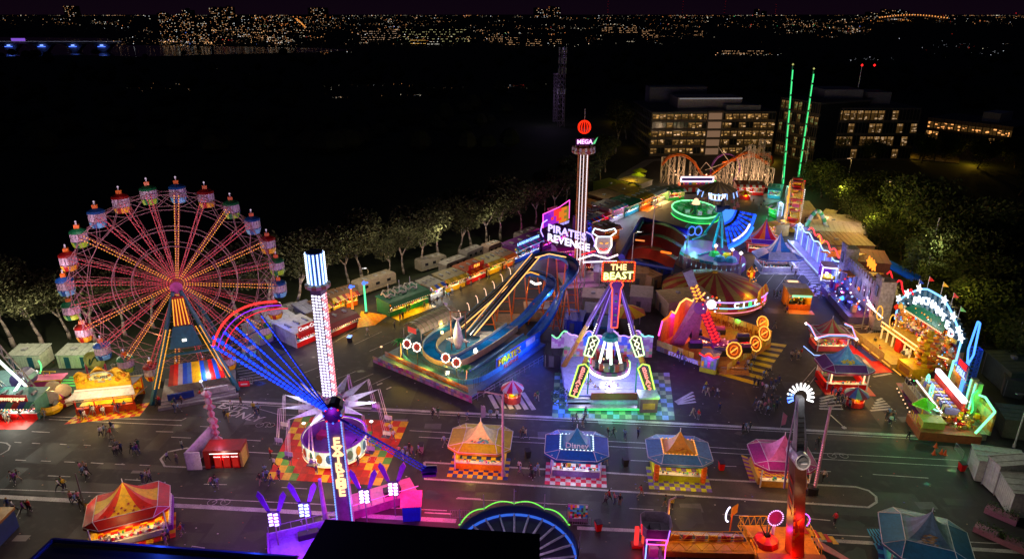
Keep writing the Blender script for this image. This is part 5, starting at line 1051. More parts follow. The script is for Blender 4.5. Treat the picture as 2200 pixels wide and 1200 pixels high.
for nm,a,b,n in (('long_lift_track',W_(1010,722,1.2),W_(1152,553,12),0),('short_lift_track',W_(984,704,1.2),W_(1112,592,7.6),1)):
    d=b-a; s=V((d.y,-d.x,0)).normalized(); mb=MB()
    mb.slab([a-s*.8,a+s*.8,b+s*.8,b-s*.8],(0,0,.12),c(.03,.04,.05,.5)); 
    for k in (-.85,.85): mb.tube(a+s*k+V((0,0,.5)),b+s*k+V((0,0,.5)),.14,c(.1,.15,.18,.5),5)
    mb.tube(a+V((0,0,.3)),b+V((0,0,.3)),.12,STL,4); mb.build(nm,t,world=True)
    mb=MB()
    for k in ((-1.05,1.05) if not n else (1.1,)): mb.tube(a+s*k+V((0,0,.55)),b+s*k+V((0,0,.55)),.1,e(1,.62,.15,2.2),5)
    mb.build('track_light_strip',t,world=True)
    if n:
        for k in range(7):
            p=a.lerp(b,.1+k*.14)-s*1.0; mb=MB(); mb.path([p+V((0,0,.4))+s*-.9*(1-cos(j*pi/8))*.5*1.2+V((0,0,1.5*sin(j*pi/8))) for j in range(6)],.06,e(1,.85,.6,2.0),4); mb.build('light_arch',t,world=True)
    for k in range(2,8):
        p=a.lerp(b,k/8)
        if k%2==0:
            mb=MB(); [mb.tube((p.x+i*1.6,p.y+.6,0),(p.x+i*.8,p.y+.4,p.z),.13,c(.75,.2,.02,.45),5) for i in (-1,1)]; mb.tube((p.x-1.1,p.y+.5,p.z*.5),(p.x+1.1,p.y+.5,p.z*.5),.08,c(.75,.2,.02,.45),4); mb.build('orange_trestle',t,world=True)
mb=MB(); mb.path([W_(1150,553,12.6),W_(1180,545,12.8),W_(1216,552,12.8)],.1,e(1,.62,.2,2.2),5); mb.path([W_(1120,591,8.3),W_(1140,584,8.3),W_(1158,590,8.3)],.12,eY,5); mb.path([W_(1140,604,7.2),W_(1150,610,7.0),W_(1162,608,7)],.22,e(1,.9,.8,2.4),6); split_build(mb,'crest_light',t,True)
for pts in (big,sm):
    for k in range(4,len(pts)-4,6):
        p=pts[k]
        if p.z<2.5: continue
        mb=MB(); [mb.tube((p.x+i*1.7,p.y+.2,0),(p.x+i*.7,p.y,p.z-.1),.13,c(.75,.2,.02,.45),5) for i in (-1,1)]; [mb.tube((p.x-1.2,p.y,p.z*f_),(p.x+1.2,p.y,p.z*f_),.07,c(.75,.2,.02,.45),4) for f_ in (.3,.6)]; mb.build('orange_trestle',t,world=True)
# station canopy
a,b=P(906,742),P(988,700); d=(b-a); L=d.length; dn=d.normalized(); s=V((-dn.y,dn.x,0)); mb=MB()
for k in range(9):
    p=a+dn*L*k/9
    for j in range(6):
        an0,an1=pi*j/6,pi*(j+1)/6; f_=lambda an,q: q+s*(2.2-2.2*cos(an))+V((0,0,2.2+1.5*sin(an)))
        mb.add([f_(an0,p),f_(an1,p),f_(an1,p+dn*L/9*.96),f_(an0,p+dn*L/9*.96)],[(0,1,2,3)],c(.5,.42,.3,.5))
    mb.path([p+s*(2.2-2.2*cos(pi*j/6))+V((0,0,2.25+1.5*sin(pi*j/6))) for j in range(7)],.07,c(.25,.3,.15,.5),4)
mb.build('arched_canopy',t,world=True); mb=MB(); [mb.tube(a+dn*L*k/3+s*q,a+dn*L*k/3+s*q+V((0,0,2.3)),.07,OFF,4) for k in range(4) for q in (0,4.4)]; mb.slab([a+s*1.2+V((0,0,1.9)),a+s*3.2+V((0,0,1.9)),a+s*3.2+V((0,0,2.9)),a+s*1.2+V((0,0,2.9))],dn*-.1,e(.9,.12,.08,.8)); mb.slab([a+dn*2,a+dn*L*.9,a+dn*L*.9+s*1.5,a+dn*2+s*1.5],(0,0,1.0),OFF); mb.build('station_frame',t,world=True)
# pool water
mb=MB(); mb.slab([W_(1000,770,.4),W_(1060,720,.4),W_(1062,700,.4),W_(1010,690,.4),W_(960,735,.4),W_(955,760,.4)],(0,0,.08),c(.08,.2,.3,.15,0,.3,.5)); mb.build('pool_water',t,world=True)
mb=MB(); q=P(1060,705); mb.box(q.x,q.y,0,q.x+5,q.y+4,1.2,BEI); q=P(1150,690); mb.box(q.x-2,q.y,0,q.x+2.6,q.y+3,2.6,c(.4,.25,.12,.6)); mb.box(q.x-2.2,q.y-.2,2.6,q.x+2.8,q.y+3.2,2.8,c(.4,.35,.28,.6)); q=P(1055,735); mb.box(q.x-2,q.y,0,q.x+1,q.y+.8,1.1,OFF); q=P(1045,727);mb.box(q.x-2,q.y,0,q.x+1,q.y+.8,1.1,OFF); split_build(mb,'machine_hut',t,True)
for p_,z,col,pw in ((P(960,765),5,(1,.85,.6),1500),(P(1020,745),4,(1,.9,.75),1300),(P(860,785),2,CY,1100),(P(915,808),2,CY,1100),(P(965,832),2,CY,700),(P(1000,835),2.5,CO,350),(P(1075,745),5,(.9,.9,1),800),(P(950,720),2.2,WARM,450),(P(1150,775),2.5,CB,2000),(P(1100,800),2.5,(.2,.5,1),900),(P(1185,700),6,(.4,.5,1),900),(P(1205,640),12,(.6,.6,1),500),(P(1120,660),4,CO,900),(P(1110,800)+V((0,-1,0)),3,CP_,700)): lamp(p_+V((0,0,z)),col,pw)
# neon sign on a mast
o=P(1250,640); zt=HT(1250,640,545)+.5; t=T('neon_sign','white neon sign of two lines with a pirate head outline, on a lattice mast','neon sign',o,0); mb=MB(); mb.tower(0,.6,0,zt+3,.9,.05,STL,10); mb.tower(4,.6,0,zt+3,.9,.05,STL,10); mb.build('mast',t)
p0=P(1217,515,zt+2)-o; xd=(P(1262,527,zt+1.3)-o-p0).normalized()
mb=MB(); q=p0; mb.text('PIRATE\'S',2.15,e(.75,.6,1,1.9),q+V((0,-.2,.9)),xd,ext=.08); mb.text('REVENGE',2.15,e(.8,.7,1,1.9),q+V((.4,-.2,-1.2)),xd,ext=.08); mb.build('lettering',t)
mb=MB(); mb.path([q+xd*x+V((0,-.2,z)) for x,z in ((-5,-.6),(-5.6,.5),(-5.2,2.3),(-4.2,3.2))],.12,e(.6,.4,1,2.4),4); mb.path([q+xd*x+V((0,-.2,z)) for x,z in ((4,2.8),(5.2,2.5),(6,1),(5.8,.2))],.12,e(.6,.4,1,2.4),4); mb.build('scroll_tubes',t)
q=P(1296,540,zt)-o; mb=MB(); 
for pts,m_,r_ in (([(-2.4,4.0),(-1.2,3.2),(1.2,3.2),(2.4,4.2),(2,4.9),(0,4.4),(-2,4.9),(-2.4,4)],e(.7,.9,1,2.4),.13),([(-1.5,3),(-1.7,1.2),(-.8,-.2),(.8,-.2),(1.6,1.2),(1.5,3)],e(1,.95,.8,2.6),.14),([(-.8,1.9),(-.2,1.7)],eY,.12),([(.3,1.7),(.9,1.9)],eY,.12),([(-.8,.7),(0,.3),(.8,.7)],eR,.12),([(-5,-1.6),(-2,-.6),(1,-1.4),(3,-.6)],e(1,.75,.8,2.6),.18),([(-4.4,-.6),(-1.6,.2)],eR,.16),([(-4,-2.2),(2.8,-2.0)],e(.9,.8,1,2.6),.14)): mb.path([q+V((x,-.2,z)) for x,z in pts],r_,m_,5)
mb.slab([q+V((x,.1,z)) for x,z in ((-1.5,3),(-1.7,1.2),(-.8,-.2),(.8,-.2),(1.6,1.2),(1.5,3))],(0,.2,0),c(.6,.55,.5,.5)); mb.build('pirate_outline',t); lamp(o+V((-3,-3,zt)),(.8,.6,1),1100); lamp(P(1296,600)+V((0,-2,6)),(.7,.6,1),900)
# shark, lamps, palms on the flume
o=P(985,762); hs=HT(985,762,690); t=T('hanging_shark','white shark figure hanging head down from wooden posts over the pool','figure',o,0); mb=MB(); SW=c(.7,.68,.62,.5)
mb.lathe([(0,.9),(.4,1.1),(.75,2.0),(.85,3.2),(.6,4.6),(.3,5.8),(.15,6.4)],12,SW,(0,0,.2)); mb.slab([(.5,0,3.4),(2.0,-.2,2.5),(1.0,0,2.4)],(0,.15,0),SW); mb.slab([(-.5,0,3.4),(-2.0,-.2,3.2),(-.9,0,2.2)],(0,.15,0),SW); mb.slab([(0,0,6.4),(1.1,0,7.4),(0,0,6.9),(-1.1,0,7.4)],(0,.12,0),SW); mb.slab([(0,.7,4),(0,1.5,3),(0,.8,2.8)],(.12,0,0),SW); mb.build('body',t,smooth=False)
mb=MB(); [mb.tube((x,.8,0),(x,.8,8),.12,BRN,6) for x in (-1.2,1.3)]; mb.tube((-1.5,.8,7.8),(1.6,.8,7.8),.1,BRN); mb.tube((0,.3,6.8),(0,.8,7.8),.04,DGY); mb.tube((-1.2,.8,8),(-2.4,.8,9.6),.05,OFF); mb.slab([(-2.3,.8,9.5),(-1.6,.8,9.3),(-1.9,.8,8.7)],(0,.05,0),c(.4,.4,.5,.5)); mb.build('gallows',t)
for px,pb,yt,lb in ((877,778,738,'leftmost flower-ringed lamp on the water ride'),(898,790,745,'second flower-ringed lamp from the left on the water ride'),(959,806,768,'third flower-ringed lamp from the left on the water ride'),(982,820,778,'rightmost flower-ringed lamp on the water ride')):
    a=P(px,pb,.4); h=HT(px,pb,yt); t=T('ring_lamp',lb,'lamp',a,0,'flower-ringed lamps on the water ride'); MB().tube((0,0,0),(0,0,h),.07,BLK).build('post',t)
    mb=MB(); mb.path([V(((.62+.09*cos(8*b))*cos(b),-.1,h+(.8+.1*cos(8*b))*sin(b))) for b in [2*pi*j/24 for j in range(24)]],.09,e(1,.8,.65,2.6),5,True); mb.build('bulb_ring',t); mb=MB(); mb.slab([(.5*cos(b),0,h+.66*sin(b)) for b in [2*pi*j/14 for j in range(14)]],(0,.1,0),c(.3,.05,.05,.5)); mb.build('face_plate',t)
for px,pb,yt,lb in ((862,770,728,'small palm tree at the left corner of the water ride'),(1002,822,788,'small palm tree at the front corner of the water ride')):
    a=P(px,pb,.4); h=HT(px,pb,yt); t=T('palm_tree',lb,'palm tree',a,0,'palm trees on the water ride'); MB().tube((0,0,0),(.1,0,h*.8),.14,BARK,7,.09).build('trunk',t); mb=MB()
    for k in range(11):
        an=k*2*pi/11; pts=[V((r_*cos(an),r_*sin(an),h*.8+.5*sin(r_*1.9)-.0)) for r_ in (0,.4,.8,1.2,1.6)]
        sd=V((-sin(an),cos(an),0))
        for p,q,w0,w1 in zip(pts,pts[1:],(.05,.2,.2,.12),(.2,.2,.12,0.01)): mb.quad(p-sd*w0,q-sd*w1,q+sd*w1,p+sd*w0,m=c(.06,.35,.08,.5))
    mb.build('crown',t)
q=P(821,768,.4); t=T('flood_lamp','white flood lamp at the left corner of the water ride fence','flood lamp',q); MB().tube((0,0,0),(0,0,2),.05,DGY).build('stand',t); MB().lathe([(0,-.2),(.26,0),(0,.2)],8,eWW,(0,0,2.1)).build('bulb',t)
# ================================================================ THE GIANT PENDULUM
oL,rz,L=FR((1217,880),(1418,880)); t=T('pendulum_ride','giant pendulum ride with four painted legs, a neon name board and a lit circular gondola','pendulum ride',oL,rz)
Dp=15.0; mid=L/2
mb=MB(); mb.box(0,2.2,0,L,Dp,1.2,c(.35,.38,.65,.3)); mb.box(.4,-.2,.02,L-3.4,.9,.45,STL); mb.box(.0,.9,.02,L-3,1.5,.8,c(.4,.45,.5,.4)); [mb.box(0.2,-.2+i*.55,0,3.6,.35+i*.55,.25+i*.25,STL) for i in range(4)]; 
for i in range(4): mb.box(1+i*.1,4+i*2.4,1.2,L-1,4.1+i*2.4,1.24,c(.3,.3,.5,.4))
mb.build('stage',t)
mb=MB(); mb.box(3.8,1.6,.2,L-3.2,1.8,1.9,c(.25,.08,.05,.5)); mb.build('front_board',t); mb=MB(); mb.tube((.3,-.35,.3),(L-1.9,-.35,.3),.12,eG,5); mb.build('green_edge_light',t)
# backdrop
hb=5.2; n=16; mb=MB(); pts=[]; 
top=lambda x: hb+.5*sin(x*1.6)+.3*sin(x*3.1)
for i in range(n*2):
    x0,x1=-1.5+(L+3)*i/(n*2),-1.5+(L+3)*(i+1)/(n*2); u=i/(n*2)
    for k in range(7):
        z0_,z1_=1.0+k*(top(x0)-1)/7,1.0+(k+1)*(top(x0)-1)/7; w_=sin((u-.62)*22+k*1.1)+cos(k*1.7+u*9)
        m_=c(.12,.15,.6,.5) if (abs(u-.62)<.16 and w_>0) else (c(.5,.45,.55,.5) if w_>-.3 else c(.35,.2,.4,.5)) if k>2 else R.choice((c(.5,.35,.3,.5),c(.3,.3,.5,.5),c(.2,.35,.2,.5),c(.5,.15,.2,.5)))
        if abs(u-.36)<.06 and k>3: m_=c(.1,.2,.7,.5)
        mb.box(x0,Dp-.2,z0_,x1,Dp,z1_,m_)
mb.build('painted_backdrop',t)
mb=MB(); xs=[-1.5+(L+3)*i/40 for i in range(41)]
for i in range(40): mb.tube((xs[i],Dp-.3,top(xs[i])+.1),(xs[i+1],Dp-.3,top(xs[i+1])+.1),.1,(e(.3,1,.5,2),e(.7,.4,1,2.2),e(.3,.9,.9,2))[0 if i<6 else 2 if i>34 else 1],4)
mb.build('backdrop_outline_light',t)
o_=oL; Rm=Matrix.Rotation(rz,3,'Z'); cg=oL+Rm@V((mid,Dp*.5,0)); 
bp=(1322,830); g0=P(*bp); hA=HT(1330,820,575); apx=V((mid+.2,5.5,hA))
LG_=[c(.16,.1,.3,.4),c(.55,.4,.08,.45),c(.3,.15,.05,.5)]
feet=[V((.9,1.8,0)),V((L-.9,1.8,0)),V((.3,11.5,0)),V((L-.3,11.5,0))]
for i,fo in enumerate(feet):
    mb=MB(); a=fo+V((0,0,1)); 
    for k,(u,v,m_) in enumerate(((0,.3,LG_[2]),(.3,.48,LG_[1]),(.48,1,LG_[0]))): mb.tube(a.lerp(apx,u),a.lerp(apx,v),.42-.12*u,m_,6,.42-.12*v)
    mb.tube(a.lerp(apx,.5)+V((0,-.42,0)),a.lerp(apx,.97)+V((0,-.36,0)),.06,e(.5,.3,.95,1.1),4)  # purple reflection on the leg, put in as a thin glowing tube
    if i<2: mb.bulbs(a.lerp(apx,.42)+V((-.5,-.3,0)),a.lerp(apx,.62)+V((-.35,-.3,0)),12,.13,eW)
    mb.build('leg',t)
    if i<2:
        s=1 if i==0 else -1; d=(apx-a).normalized(); sd=V((d.z,0,-d.x)).normalized()
        for (u,v,wd,tx,em,tm) in ((.03,.27,.85,'BEAST',e(.75,1,.15,2),e(1,.35,.3,2)),(.36,.5,.8,'XXL',e(.85,1,.6,2.2),e(.9,.9,.6,2.2))):
            p,q=a.lerp(apx,u),a.lerp(apx,v); ln_=(q-p).length; fy=V((0,-.55,0)); 
            ptsb=[p-sd*wd*.75+fy,p+sd*wd*.75+fy,q+sd*wd+fy,q+d*.5+fy,q-sd*wd+fy]
            mb=MB(); mb.slab(ptsb,(0,.12,0),c(.05,.06,.02,.5)); mb.path(ptsb,.11,em,4,True); 
            for j,ch in enumerate(tx): mb.text(ch,1.15,tm,q-d*(ln_/len(tx))*(j+.85)+fy+V((0,-.1,0)),sd,d)
            mb.build('neon_panel',t)
mb=MB(); mb.tube(apx+V((0,-1.2,0)),apx+V((0,3,0)),.7,c(.15,.1,.3,.4),12); mb.build('axle',t)
mb=MB(); q=apx+V((0,-1.4,.0)); wd,hh=2.3,1.45; q.z+=1.0
pb=[q+V((-wd,0,-hh)),q+V((wd,0,-hh)),q+V((wd,0,hh)),q+V((-wd,0,hh))]; mb.slab(pb,(0,.25,0),c(.12,.09,.02,.5)); mb.build('name_board',t)
mb=MB(); 
for a,b in zip(pb,pb[1:]+pb[:1]): mb.bulbs(a+V((0,-.1,0)),b+V((0,-.1,0)),14,.16,[eR,eO]); mb.tube(a,b,.08,eO,4)
mb.build('board_edge_bulbs',t); mb=MB(); mb.text('THE',1.25,e(1,.9,.35,2.4),q+V((0,-.1,.25))); mb.text('BEAST',1.55,e(.95,1,.45,2.4),q+V((0,-.1,-1.15)),(1,0,.04)); mb.build('board_lettering',t)
gz=2.6+1.2; gc=V((mid-.1,5.6,gz)); top_=apx+V((0,1,0)); mb=MB(); mb.tube(top_,V((gc.x,gc.y+1,gz+5.2)),.55,c(.35,.35,.65,.35),10,.5); mb.build('pendulum_arm',t)
mb=MB(); ax=apx.x+.0; z1,z0_=apx.z-2.0,apx.z-8.2; y=4.7
pb=[V((ax-.45,y,z0_)),V((ax+.45,y,z0_)),V((ax+.62,y,z1)),V((ax+.95,y,z1+.7)),V((ax+.5,y,z1+1.4)),V((ax-.5,y,z1+1.4)),V((ax-.95,y,z1+.7)),V((ax-.62,y,z1))]; mb.slab(pb,(0,.15,0),c(.12,.03,.2,.5)); mb.path(pb,.1,e(1,.12,.06,2.4),5,True)
for k in range(5): mb.lathe([(0,-.2),(.25,0),(0,.2)],6,[c(.5,.2,.3,.5),c(.1,.5,.2,.5)][k%2],(ax,y-.05,z0_+1+k*1.1))
mb.build('arm_neon_panel',t)
mb=MB(); hx=V((gc.x,gc.y+.6,gz+5.2)); mb.lathe([(.6,-.6),(1.3,-.3),(1.2,.3),(.5,.8)],10,c(.05,.35,.25,.4),hx); mb.build('arm_hub',t)
for a in (-150,-30,90,-90):
    r_=2.1; q=gc+V((r_*cos(radians(a)),r_*sin(radians(a)),.8)); mb=MB(); mb.tube(hx+V((.9*cos(radians(a)),.9*sin(radians(a)),-.2)),q,.2,e(.85,1,.9,2.4),8); mb.build('lit_strut',t)
mb=MB(); mb.lathe([(1.8,.1),(3.0,.3),(3.1,.9),(2.8,1.0),(2.2,.4),(1.8,.4)],24,[DGY,c(.2,.05,.15,.5)],gc); mb.lathe([(.2,.2),(1.8,.15)],24,GRY,gc); mb.build('gondola_ring',t)
mb=MB(); mb.lathe([(2.4,-.1),(3.2,-.05),(3.2,.15)],24,e(1,.95,.85,2.8),gc); mb.build('gondola_light_ring',t)
for k in range(20):
    a=2*pi*k/20; q=gc+V((2.6*cos(a),2.6*sin(a),.7)); mb=MB(); mb.box(q.x-.28,q.y-.28,q.z,q.x+.28,q.y+.28,q.z+1.3,[BLK,c(.4,.05,.05,.5),c(.3,.2,.15,.5)][k%3]); mb.build('seat',t)
mb=MB(); [mb.bulb((gc.x+1.6*cos(a),gc.y+1.6*sin(a),gz+1),.2,eWW) for a in (0,2,4)]; mb.build('cabin_lamps',t)
for x in (3.6,L-4): 
    mb=MB(); pb=[V((x-.35,7.5,2)),V((x+.35,7.5,2)),V((x+.5,7.5,2.6)),V((x+.5,7.5,4.0)),V((x,7.5,4.5)),V((x-.5,7.5,4.0)),V((x-.5,7.5,2.6))]; mb.slab(pb,(0,.1,0),BLK); mb.path(pb,.1,e(.7,1,.3,2),4,True); mb.tube((x,7.6,1),(x,7.6,2),.06,STL); mb.build('neon_oval',t)
for x in (L*.24,L*.76): mb=MB(); mb.tube((x,2.6,1.2),(x,2.6,6.5),.12,c(.08,.3,.25,.5),6); mb.build('slim_post',t)
mb=MB(); mb.box(L-3.2,-.8,0,L-.6,1.4,2.4,c(.15,.1,.12,.5)); mb.box(L-3.4,-1,2.4,L-.4,1.5,2.6,c(.3,.45,.35,.4)); mb.box(L-2.8,-.82,.6,L-1,-.79,1.6,c(.4,.25,.1,.5)); mb.build('pay_booth',t)
for x,y,z,col,pw in ((mid,5,2.2,(.85,.8,1),1500),(mid-4,3,4,(.7,.6,1),1100),(mid+4,3,4,(.65,.6,1),1100),(mid-4,6,6,(.7,.65,1),1100),(mid+4.5,6,6,(.65,.65,1),1100),(mid,10,6,(.8,.7,1),1600),(mid,-1.2,2.4,CG,1000),(L-1,-2.5,3,(.6,1,.1),500),(.5,-1.5,3,(.4,.8,1),260),(L,-1,3,(.5,1,.2),420),(-2,5,5,CB,1100),(L+2.5,5,4.5,(.25,.25,1),1600),(mid,2,15,(.6,.4,1),600),(mid-5,9,13,(.6,.4,1),500),(mid,-6,5,(.35,.3,1),900),(L+1,-5,4,(.3,.25,1),700),(-3,-4,4,(.3,.25,1),700)): lamp(oL+Rm@V((x,y,z)),col,pw)
mat('chequered_mat','green and blue chequered mat round the giant pendulum ride',[(1186,896),(1450,902),(1438,800),(1192,800)],20,12,[c(.25,.4,.2,.4),c(.05,.12,.08,.4),c(.2,.35,.5,.4),c(.06,.15,.07,.4)])
q=P(1203,866); t=T('round_bush','round bush with blue fairy lights beside the pendulum steps','bush',q); mb=MB(); r=random.Random(5)
for _ in range(420):
    a,b=r.random()*6.28,r.uniform(-.6,1); s_=math.sqrt(max(0,1-b*b)); p=V((1.4*s_*cos(a),1.4*s_*sin(a),1.2+1.3*b)); u=V((r.uniform(-1,1),r.uniform(-1,1),r.uniform(-1,1)))*.16; v=V((r.uniform(-1,1),r.uniform(-1,1),r.uniform(-1,1)))*.16; mb.quad(p,p+u,p+u+v,p+v,m=c(.02,.06,.05,.6))
mb.build('leaves',t); mb=MB(); [mb.bulb((r.uniform(-1.1,1.1),-1.1,r.uniform(.3,1.6)),.12,eB) for _ in range(9)]; mb.build('fairy_lights',t,kind='stuff'); lamp(q+V((0,-2,1)),CB,350)
LF_=.5
# ================================================================ FLIPPING ARM RIDE (orange neon)
o,rz,L=FR((1418,768),(1570,800)); t=T('flipping_arm_ride','orange lit ride with tilted red bulb arm, neon medallions and jagged neon backdrop','thrill ride',o,rz); Rm=Matrix.Rotation(rz,3,'Z')
q4=[P(1410,752),P(1560,805),P(1655,745),P(1500,690)]; mb=MB(); mb.slab([(p.x,p.y,0) for p in q4],(0,0,.9),c(.5,.22,.08,.5)); mb.build('platform',t,world=True)
OP=[c(.5,.2,.6,.5),c(.3,.25,.5,.5),c(.5,.3,.15,.5),c(.2,.1,.35,.5)]
def fr2(tt,a,b,h,n,pal,name,z=0):
    mb=MB(); 
    for k in range(n):
        p,q=a.lerp(b,k/n)+V((0,0,z)),a.lerp(b,(k+.92)/n)+V((0,0,z)); mb.slab([p,q,q+V((0,0,h)),p+V((0,0,h))],(0.02,.1,0),R.choice(pal))
    mb.build(name,tt,world=True)
fr2(t,q4[0],q4[1],.9,16,[c(.35,.3,.55,.5),c(.2,.15,.45,.5),c(.5,.5,.6,.5)],'lettered_skirt')
OY=[c(.55,.4,.1,.5),c(.5,.3,.06,.5),c(.6,.45,.2,.5)]
fr2(t,q4[0],q4[1].lerp(q4[0],.45),1.1,7,OY,'fence_panel',.9); fr2(t,q4[1],q4[2],1.1,9,OY,'fence_panel',.9); fr2(t,q4[3],q4[2],2.2,12,OY,'rear_lettered_fence',.9)
mb=MB(); a,b=q4[3].lerp(q4[2],.1),q4[3].lerp(q4[2],.9); mb.text('MEGA MIX MEGA MIX',1.3,c(.25,.12,.03,.5),a.lerp(b,.5)+V((0,-.15,1.2)),(b-a)); a,b=q4[0],q4[1]; d_=(b-a).normalized(); mb.text('STAGE DIVER',.95,e(.5,.35,.9,.8),a.lerp(b,.4)+V((d_.y,-d_.x,0))*.1+V((0,0,.08)),d_); split_build(mb,'fence_letter',t,True)
z_=lambda x,y,z: P(x,y,z)
# jagged backdrop
jag=[(1403,720),(1408,688),(1420,678),(1424,668),(1432,672),(1440,650),(1452,640),(1466,646),(1474,632),(1482,640),(1492,628)]
base=z_(1412,752,0); base2=z_(1508,690,0); n=len(jag); mb=MB(); tp=[]
for i,(x,y) in enumerate(jag):
    u=min(1,max(0,(x-1403)/90)); b_=base.lerp(base2,u); k=(600-y)/FO; yy=b_.y; h=CH+yy*(k*CP-SP)/(CP+k*SP); p=V((b_.x,b_.y,h)); tp.append(p)
for i in range(n-1): mb.slab([V((tp[i].x,tp[i].y,1)),V((tp[i+1].x,tp[i+1].y,1)),tp[i+1],tp[i]],(0.1,.25,0),[c(.45,.06,.15,.5),c(.6,.2,.04,.5),c(.5,.1,.05,.5)][i%3])
mb.build('jagged_backdrop',t,world=True); mb=MB()
for i in range(n-1): mb.tube(tp[i]+V((0,-.15,0)),tp[i+1]+V((0,-.15,0)),.16,eM if i==0 else eO if i<3 else e(1,.6,.15,2.4),5)
mb.build('jagged_neon',t,world=True)
# pylon, hub and arm
pb=z_(1452,735,.9); ph=z_(1500,688,.9); hub=V((ph.x,ph.y,HT(1512,715,648)))
hub=P(1505,650,9.5)
mb=MB(); f0=P(1455,738,.9); f1=P(1490,735,.9)
for f_,w in ((f0,1.1),(f1,.55)): mb.add([f_+V((-w,-.5,0)),f_+V((w,-.5,0)),f_+V((w,.5,0)),f_+V((-w,.5,0)),hub+V((-.8,-.4,-1)),hub+V((.5,-.4,-1)),hub+V((.5,.4,.8)),hub+V((-.8,.4,.8))],[(3,2,1,0),(4,5,6,7),(0,1,5,4),(1,2,6,5),(2,3,7,6),(3,0,4,7)],c(.6,.2,.35,.4))
mb.build('pylon',t,world=True)
t1=P(1476,580,16.0); t0=P(1540,735,4.2); d=(t1-t0).normalized(); t1=t0+d*(t1-t0).length; hubp=t0.lerp(t1,.52); sd=V((d.z,0,-d.x)).normalized(); 
mb=MB(); 
for a,b,m_ in ((t0,t0.lerp(t1,.55),c(.4,.03,.12,.4)),(t0.lerp(t1,.55),t0.lerp(t1,.8),c(.25,.08,.12,.4)),(t0.lerp(t1,.8),t1,c(.4,.38,.4,.4))):
    pts=[a-sd*.7,a+sd*.7,b+sd*.75,b-sd*.75]; mb.slab([p+V((0,-.5,0)) for p in pts],(0,1.0,0),m_)
mb.build('swing_arm',t,world=True)
mb=MB()
for k in range(17):
    p=t0.lerp(t1,.06+k*.046); em=eR if k<9 else e(1,.3,.05,2.4) if k<12 else eY
    for s_ in (-1,1): mb.tube(p+sd*.6*s_+V((0,-.6,0)),p+sd*.12*s_-d*.35*1+V((0,-.6,0)),.17,em,5)
mb.build('arm_bulb_chevrons',t,world=True)
mb=MB(); hz2=t0.lerp(t1,.52); mb.v=[]; mb.tube(hz2+V((-.5,-1.3,0)),hz2+V((.4,1.2,0)),1.1,c(.3,.05,.2,.4),12); 
for k in range(12): a=k*pi/6; mb.bulb(hz2+V((1.4*cos(a)+1.2,-1.4,1.4*sin(a)+.7)),.2,[eR,eW,eO][k%3])
mb.tube(hz2+V((1.2,-1.5,.7)),hz2+V((1.2,-1.2,.7)),.8,e(1,.7,.75,2.2),10); mb.build('hub_star',t,world=True)
# spider gondolas on cross at the foot
cx=P(1545,738,2.2); mb=MB()
for k in range(6):
    a=k*pi/3+.3; q=cx+V((4.6*cos(a),4.6*sin(a)*.9,.3)); mb.tube(cx,q,.28,c(.25,.12,.4,.4),6); mb.box(q.x-1.1,q.y-.5,q.z-.4,q.x+1.1,q.y+.5,q.z+.5,BLK); mb.box(q.x-1,q.y-.2,q.z+.5,q.x+1,q.y+.2,q.z+1.1,[c(.1,.08,.2,.5),c(.3,.1,.3,.5)][k%2])
mb.lathe([(1.5,-.5),(1.5,.4),(.6,.9),(0,1)],12,c(.5,.1,.4,.5),cx); mb.build('gondola_cross',t,world=True)
mb=MB(); [mb.bulb(cx+V((1.4*cos(a),1.4*sin(a)-.2,.6)),.18,ePK) for a in [k*.7 for k in range(9)]]; p,q=P(1490,725,1.6),P(1520,735,1.6); mb.bulbs(p,q,6,.22,e(1,.7,.5,2.4)); mb.tube(P(1588,732,2),P(1612,738,2),.2,eR,5); mb.build('stage_bulbs',t,world=True,kind='stuff')
for x,y,r_,a0,lb in ((1573,742,1.5,.5,1),(1619,728,1.35,1.2,1),(1638,706,1.3,1.1,0),(1634,684,1.3,1.0,1)):
    p=P(x,y+40,.9); h=HT(x,y+40,y)-.0; q=V((p.x,p.y,h)); mb=MB(); mb.tube((p.x,p.y,.9),(p.x,p.y,h-r_),.1,YEL,5); u=V((cos(a0),-sin(a0)*.6,0)).normalized()
    pts=[q+u*r_*cos(k*pi/5)*.8+V((0,0,r_*sin(k*pi/5))) for k in range(10)]; mb.path(pts,.1,e(1,.55,.08,1.9),5,True); pts=[q+u*r_*.5*cos(k*pi/5)*.8+V((0,0,r_*.55*sin(k*pi/5))) for k in range(10)]; mb.path(pts,.07,eO,5,True); mb.path([q-u*.5+V((0,0,-.5)),q+u*.5+V((0,0,.6))],.12,eY); mb.slab([q+V((0,.12,0))+u*r_*cos(k*pi/5)*.8+V((0,0,r_*sin(k*pi/5))) for k in range(10)],(0,.1,0),c(.4,.15,.03,.5)); mb.build('neon_medallion',t,world=True)
